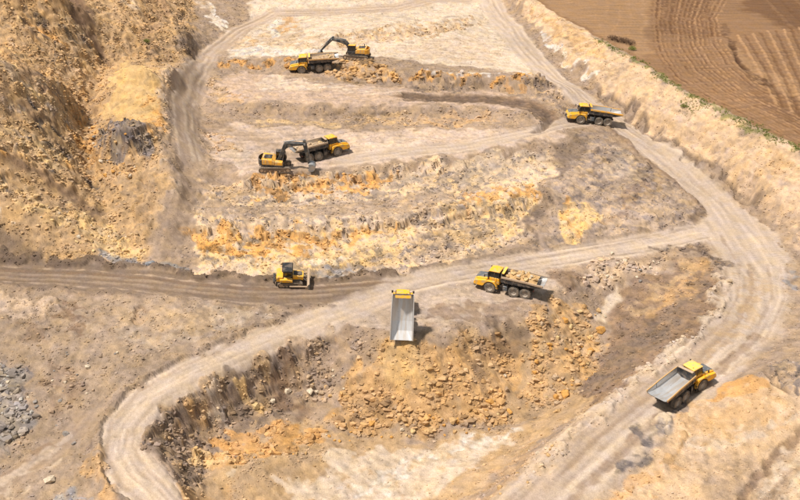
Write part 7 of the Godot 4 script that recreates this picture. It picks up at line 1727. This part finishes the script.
func edge_plants():
	rng.seed = 123
	var green := StandardMaterial3D.new(); green.albedo_color = Color(0.45, 0.47, 0.20); green.roughness = 0.9; green.backlight_enabled = true; green.backlight = Color(0.1, 0.12, 0.03)
	var dry := StandardMaterial3D.new(); dry.albedo_color = Color(0.33, 0.24, 0.17); dry.roughness = 0.95
	var edge: Array = [Vector2(42.03, -218.25), Vector2(48.29, -202.52), Vector2(53.95, -184.35), Vector2(60.1, -173.19), Vector2(66.49, -160.45)]
	var blade := mb(); 
	for k in 9:
		var a := rng.randf() * TAU; var d := Vector3(cos(a), 0, sin(a)); var s := Vector3(-d.z, 0, d.x) * 0.035
		var b0 := d * rng.randf() * 0.1
		tri(blade, b0 - s, b0 + d * 0.16 + Vector3(0, rng.randf_range(0.2, 0.45), 0), b0 + s, Vector3.UP)
	var bm := blade.commit()
	var xf := []
	for k in edge.size() - 1:
		var a: Vector2 = edge[k]; var b: Vector2 = edge[k + 1]; var l := a.distance_to(b); var side := (b - a).orthogonal().normalized()
		for q in int(l * 22.0):
			var p := a.lerp(b, rng.randf()) + side * rng.randfn() * 0.55
			if noise_at(p) < 0.0: continue
			xf.append(p)
	for c in [Vector2(52.87, -183.41), Vector2(54.75, -179.76), Vector2(53.35, -181.38), Vector2(57.58, -176.88), Vector2(60.57, -171.69), Vector2(62.45, -169.22), Vector2(53.2, -180.5), Vector2(59.31, -173.39), Vector2(63.12, -165.63), Vector2(54.93, -180.68)]:
		for q in 26: xf.append(c + Vector2(rng.randfn(), rng.randfn()) * 0.8)
	var mm := MultiMesh.new(); mm.transform_format = MultiMesh.TRANSFORM_3D; mm.mesh = bm; mm.instance_count = xf.size()
	var buf := PackedFloat32Array()
	for p in xf:
		var s := rng.randf_range(0.35, 1.0); var bs := Basis(Vector3.UP, rng.randf() * TAU).scaled(Vector3(s, s, s))
		buf.append_array(PackedFloat32Array([bs.x.x, bs.y.x, bs.z.x, p.x, bs.x.y, bs.y.y, bs.z.y, gy(p.x, p.y) - 0.02, bs.x.z, bs.y.z, bs.z.z, p.y]))
	mm.buffer = buf
	var o := MultiMeshInstance3D.new(); o.name = "edge_grass"; o.multimesh = mm; o.material_override = green
	add_child(o); tag(o, "green weedy grass growing along the ploughed field's edge", "grass", "", "stuff")
	for c in [Vector2(46.18, -215.22), Vector2(47.32, -214.52), Vector2(48.33, -213.16), Vector2(45.16, -216.6)]:
		shrub(c, "bare brown shrub at the corner of the field edge", "bare shrubs at the field edge", dry, dry, 1.1, 500)
	var gb: Array = [Vector2(48.11, -209.9), Vector2(-51.56, -206.42), Vector2(52.37, -181.64)]
	shrub(gb[0], "green shrub beside the bare brown shrubs on field edge", "", green, dry, 0.8, 500)
	shrub(gb[1], "small lone green shrub on the ochre hillside", "", green, dry, 0.8, 400)
	shrub(gb[2], "low green shrub on the pale slope under the field", "", green, dry, 0.7, 400)

func noise_at(p: Vector2) -> float:
	return edge_noise.get_noise_2d(p.x, p.y)
var edge_noise := noise(66, 0.3, 2)

func shrub(c: Vector2, label: String, group: String, leaf: Material, wood: Material, r: float, n: int):
	var t := thing("shrub", label, "shrub", group)
	t.position = Vector3(c.x, gy(c.x, c.y), c.y)
	var st := mb()
	for k in 9:
		var a := TAU * k / 9.0 + rng.randf() * 0.5
		var e := Vector3(cos(a) * r * 0.7, r * rng.randf_range(0.5, 1.0), sin(a) * r * 0.7)
		cyl(st, Vector3(0, -0.1, 0), e * 0.55 + Vector3(0, 0.1, 0), 0.035, 0.025, 5); cyl(st, e * 0.55 + Vector3(0, 0.1, 0), e, 0.025, 0.01, 5)
	part("branches", st, wood, t)
	st = mb(); leafy(st, Vector3(0, r * 0.25, 0), Vector3(r * 1.1, r * 0.85, r * 1.0), n, 0.14)
	part("crown", st, leaf, t)
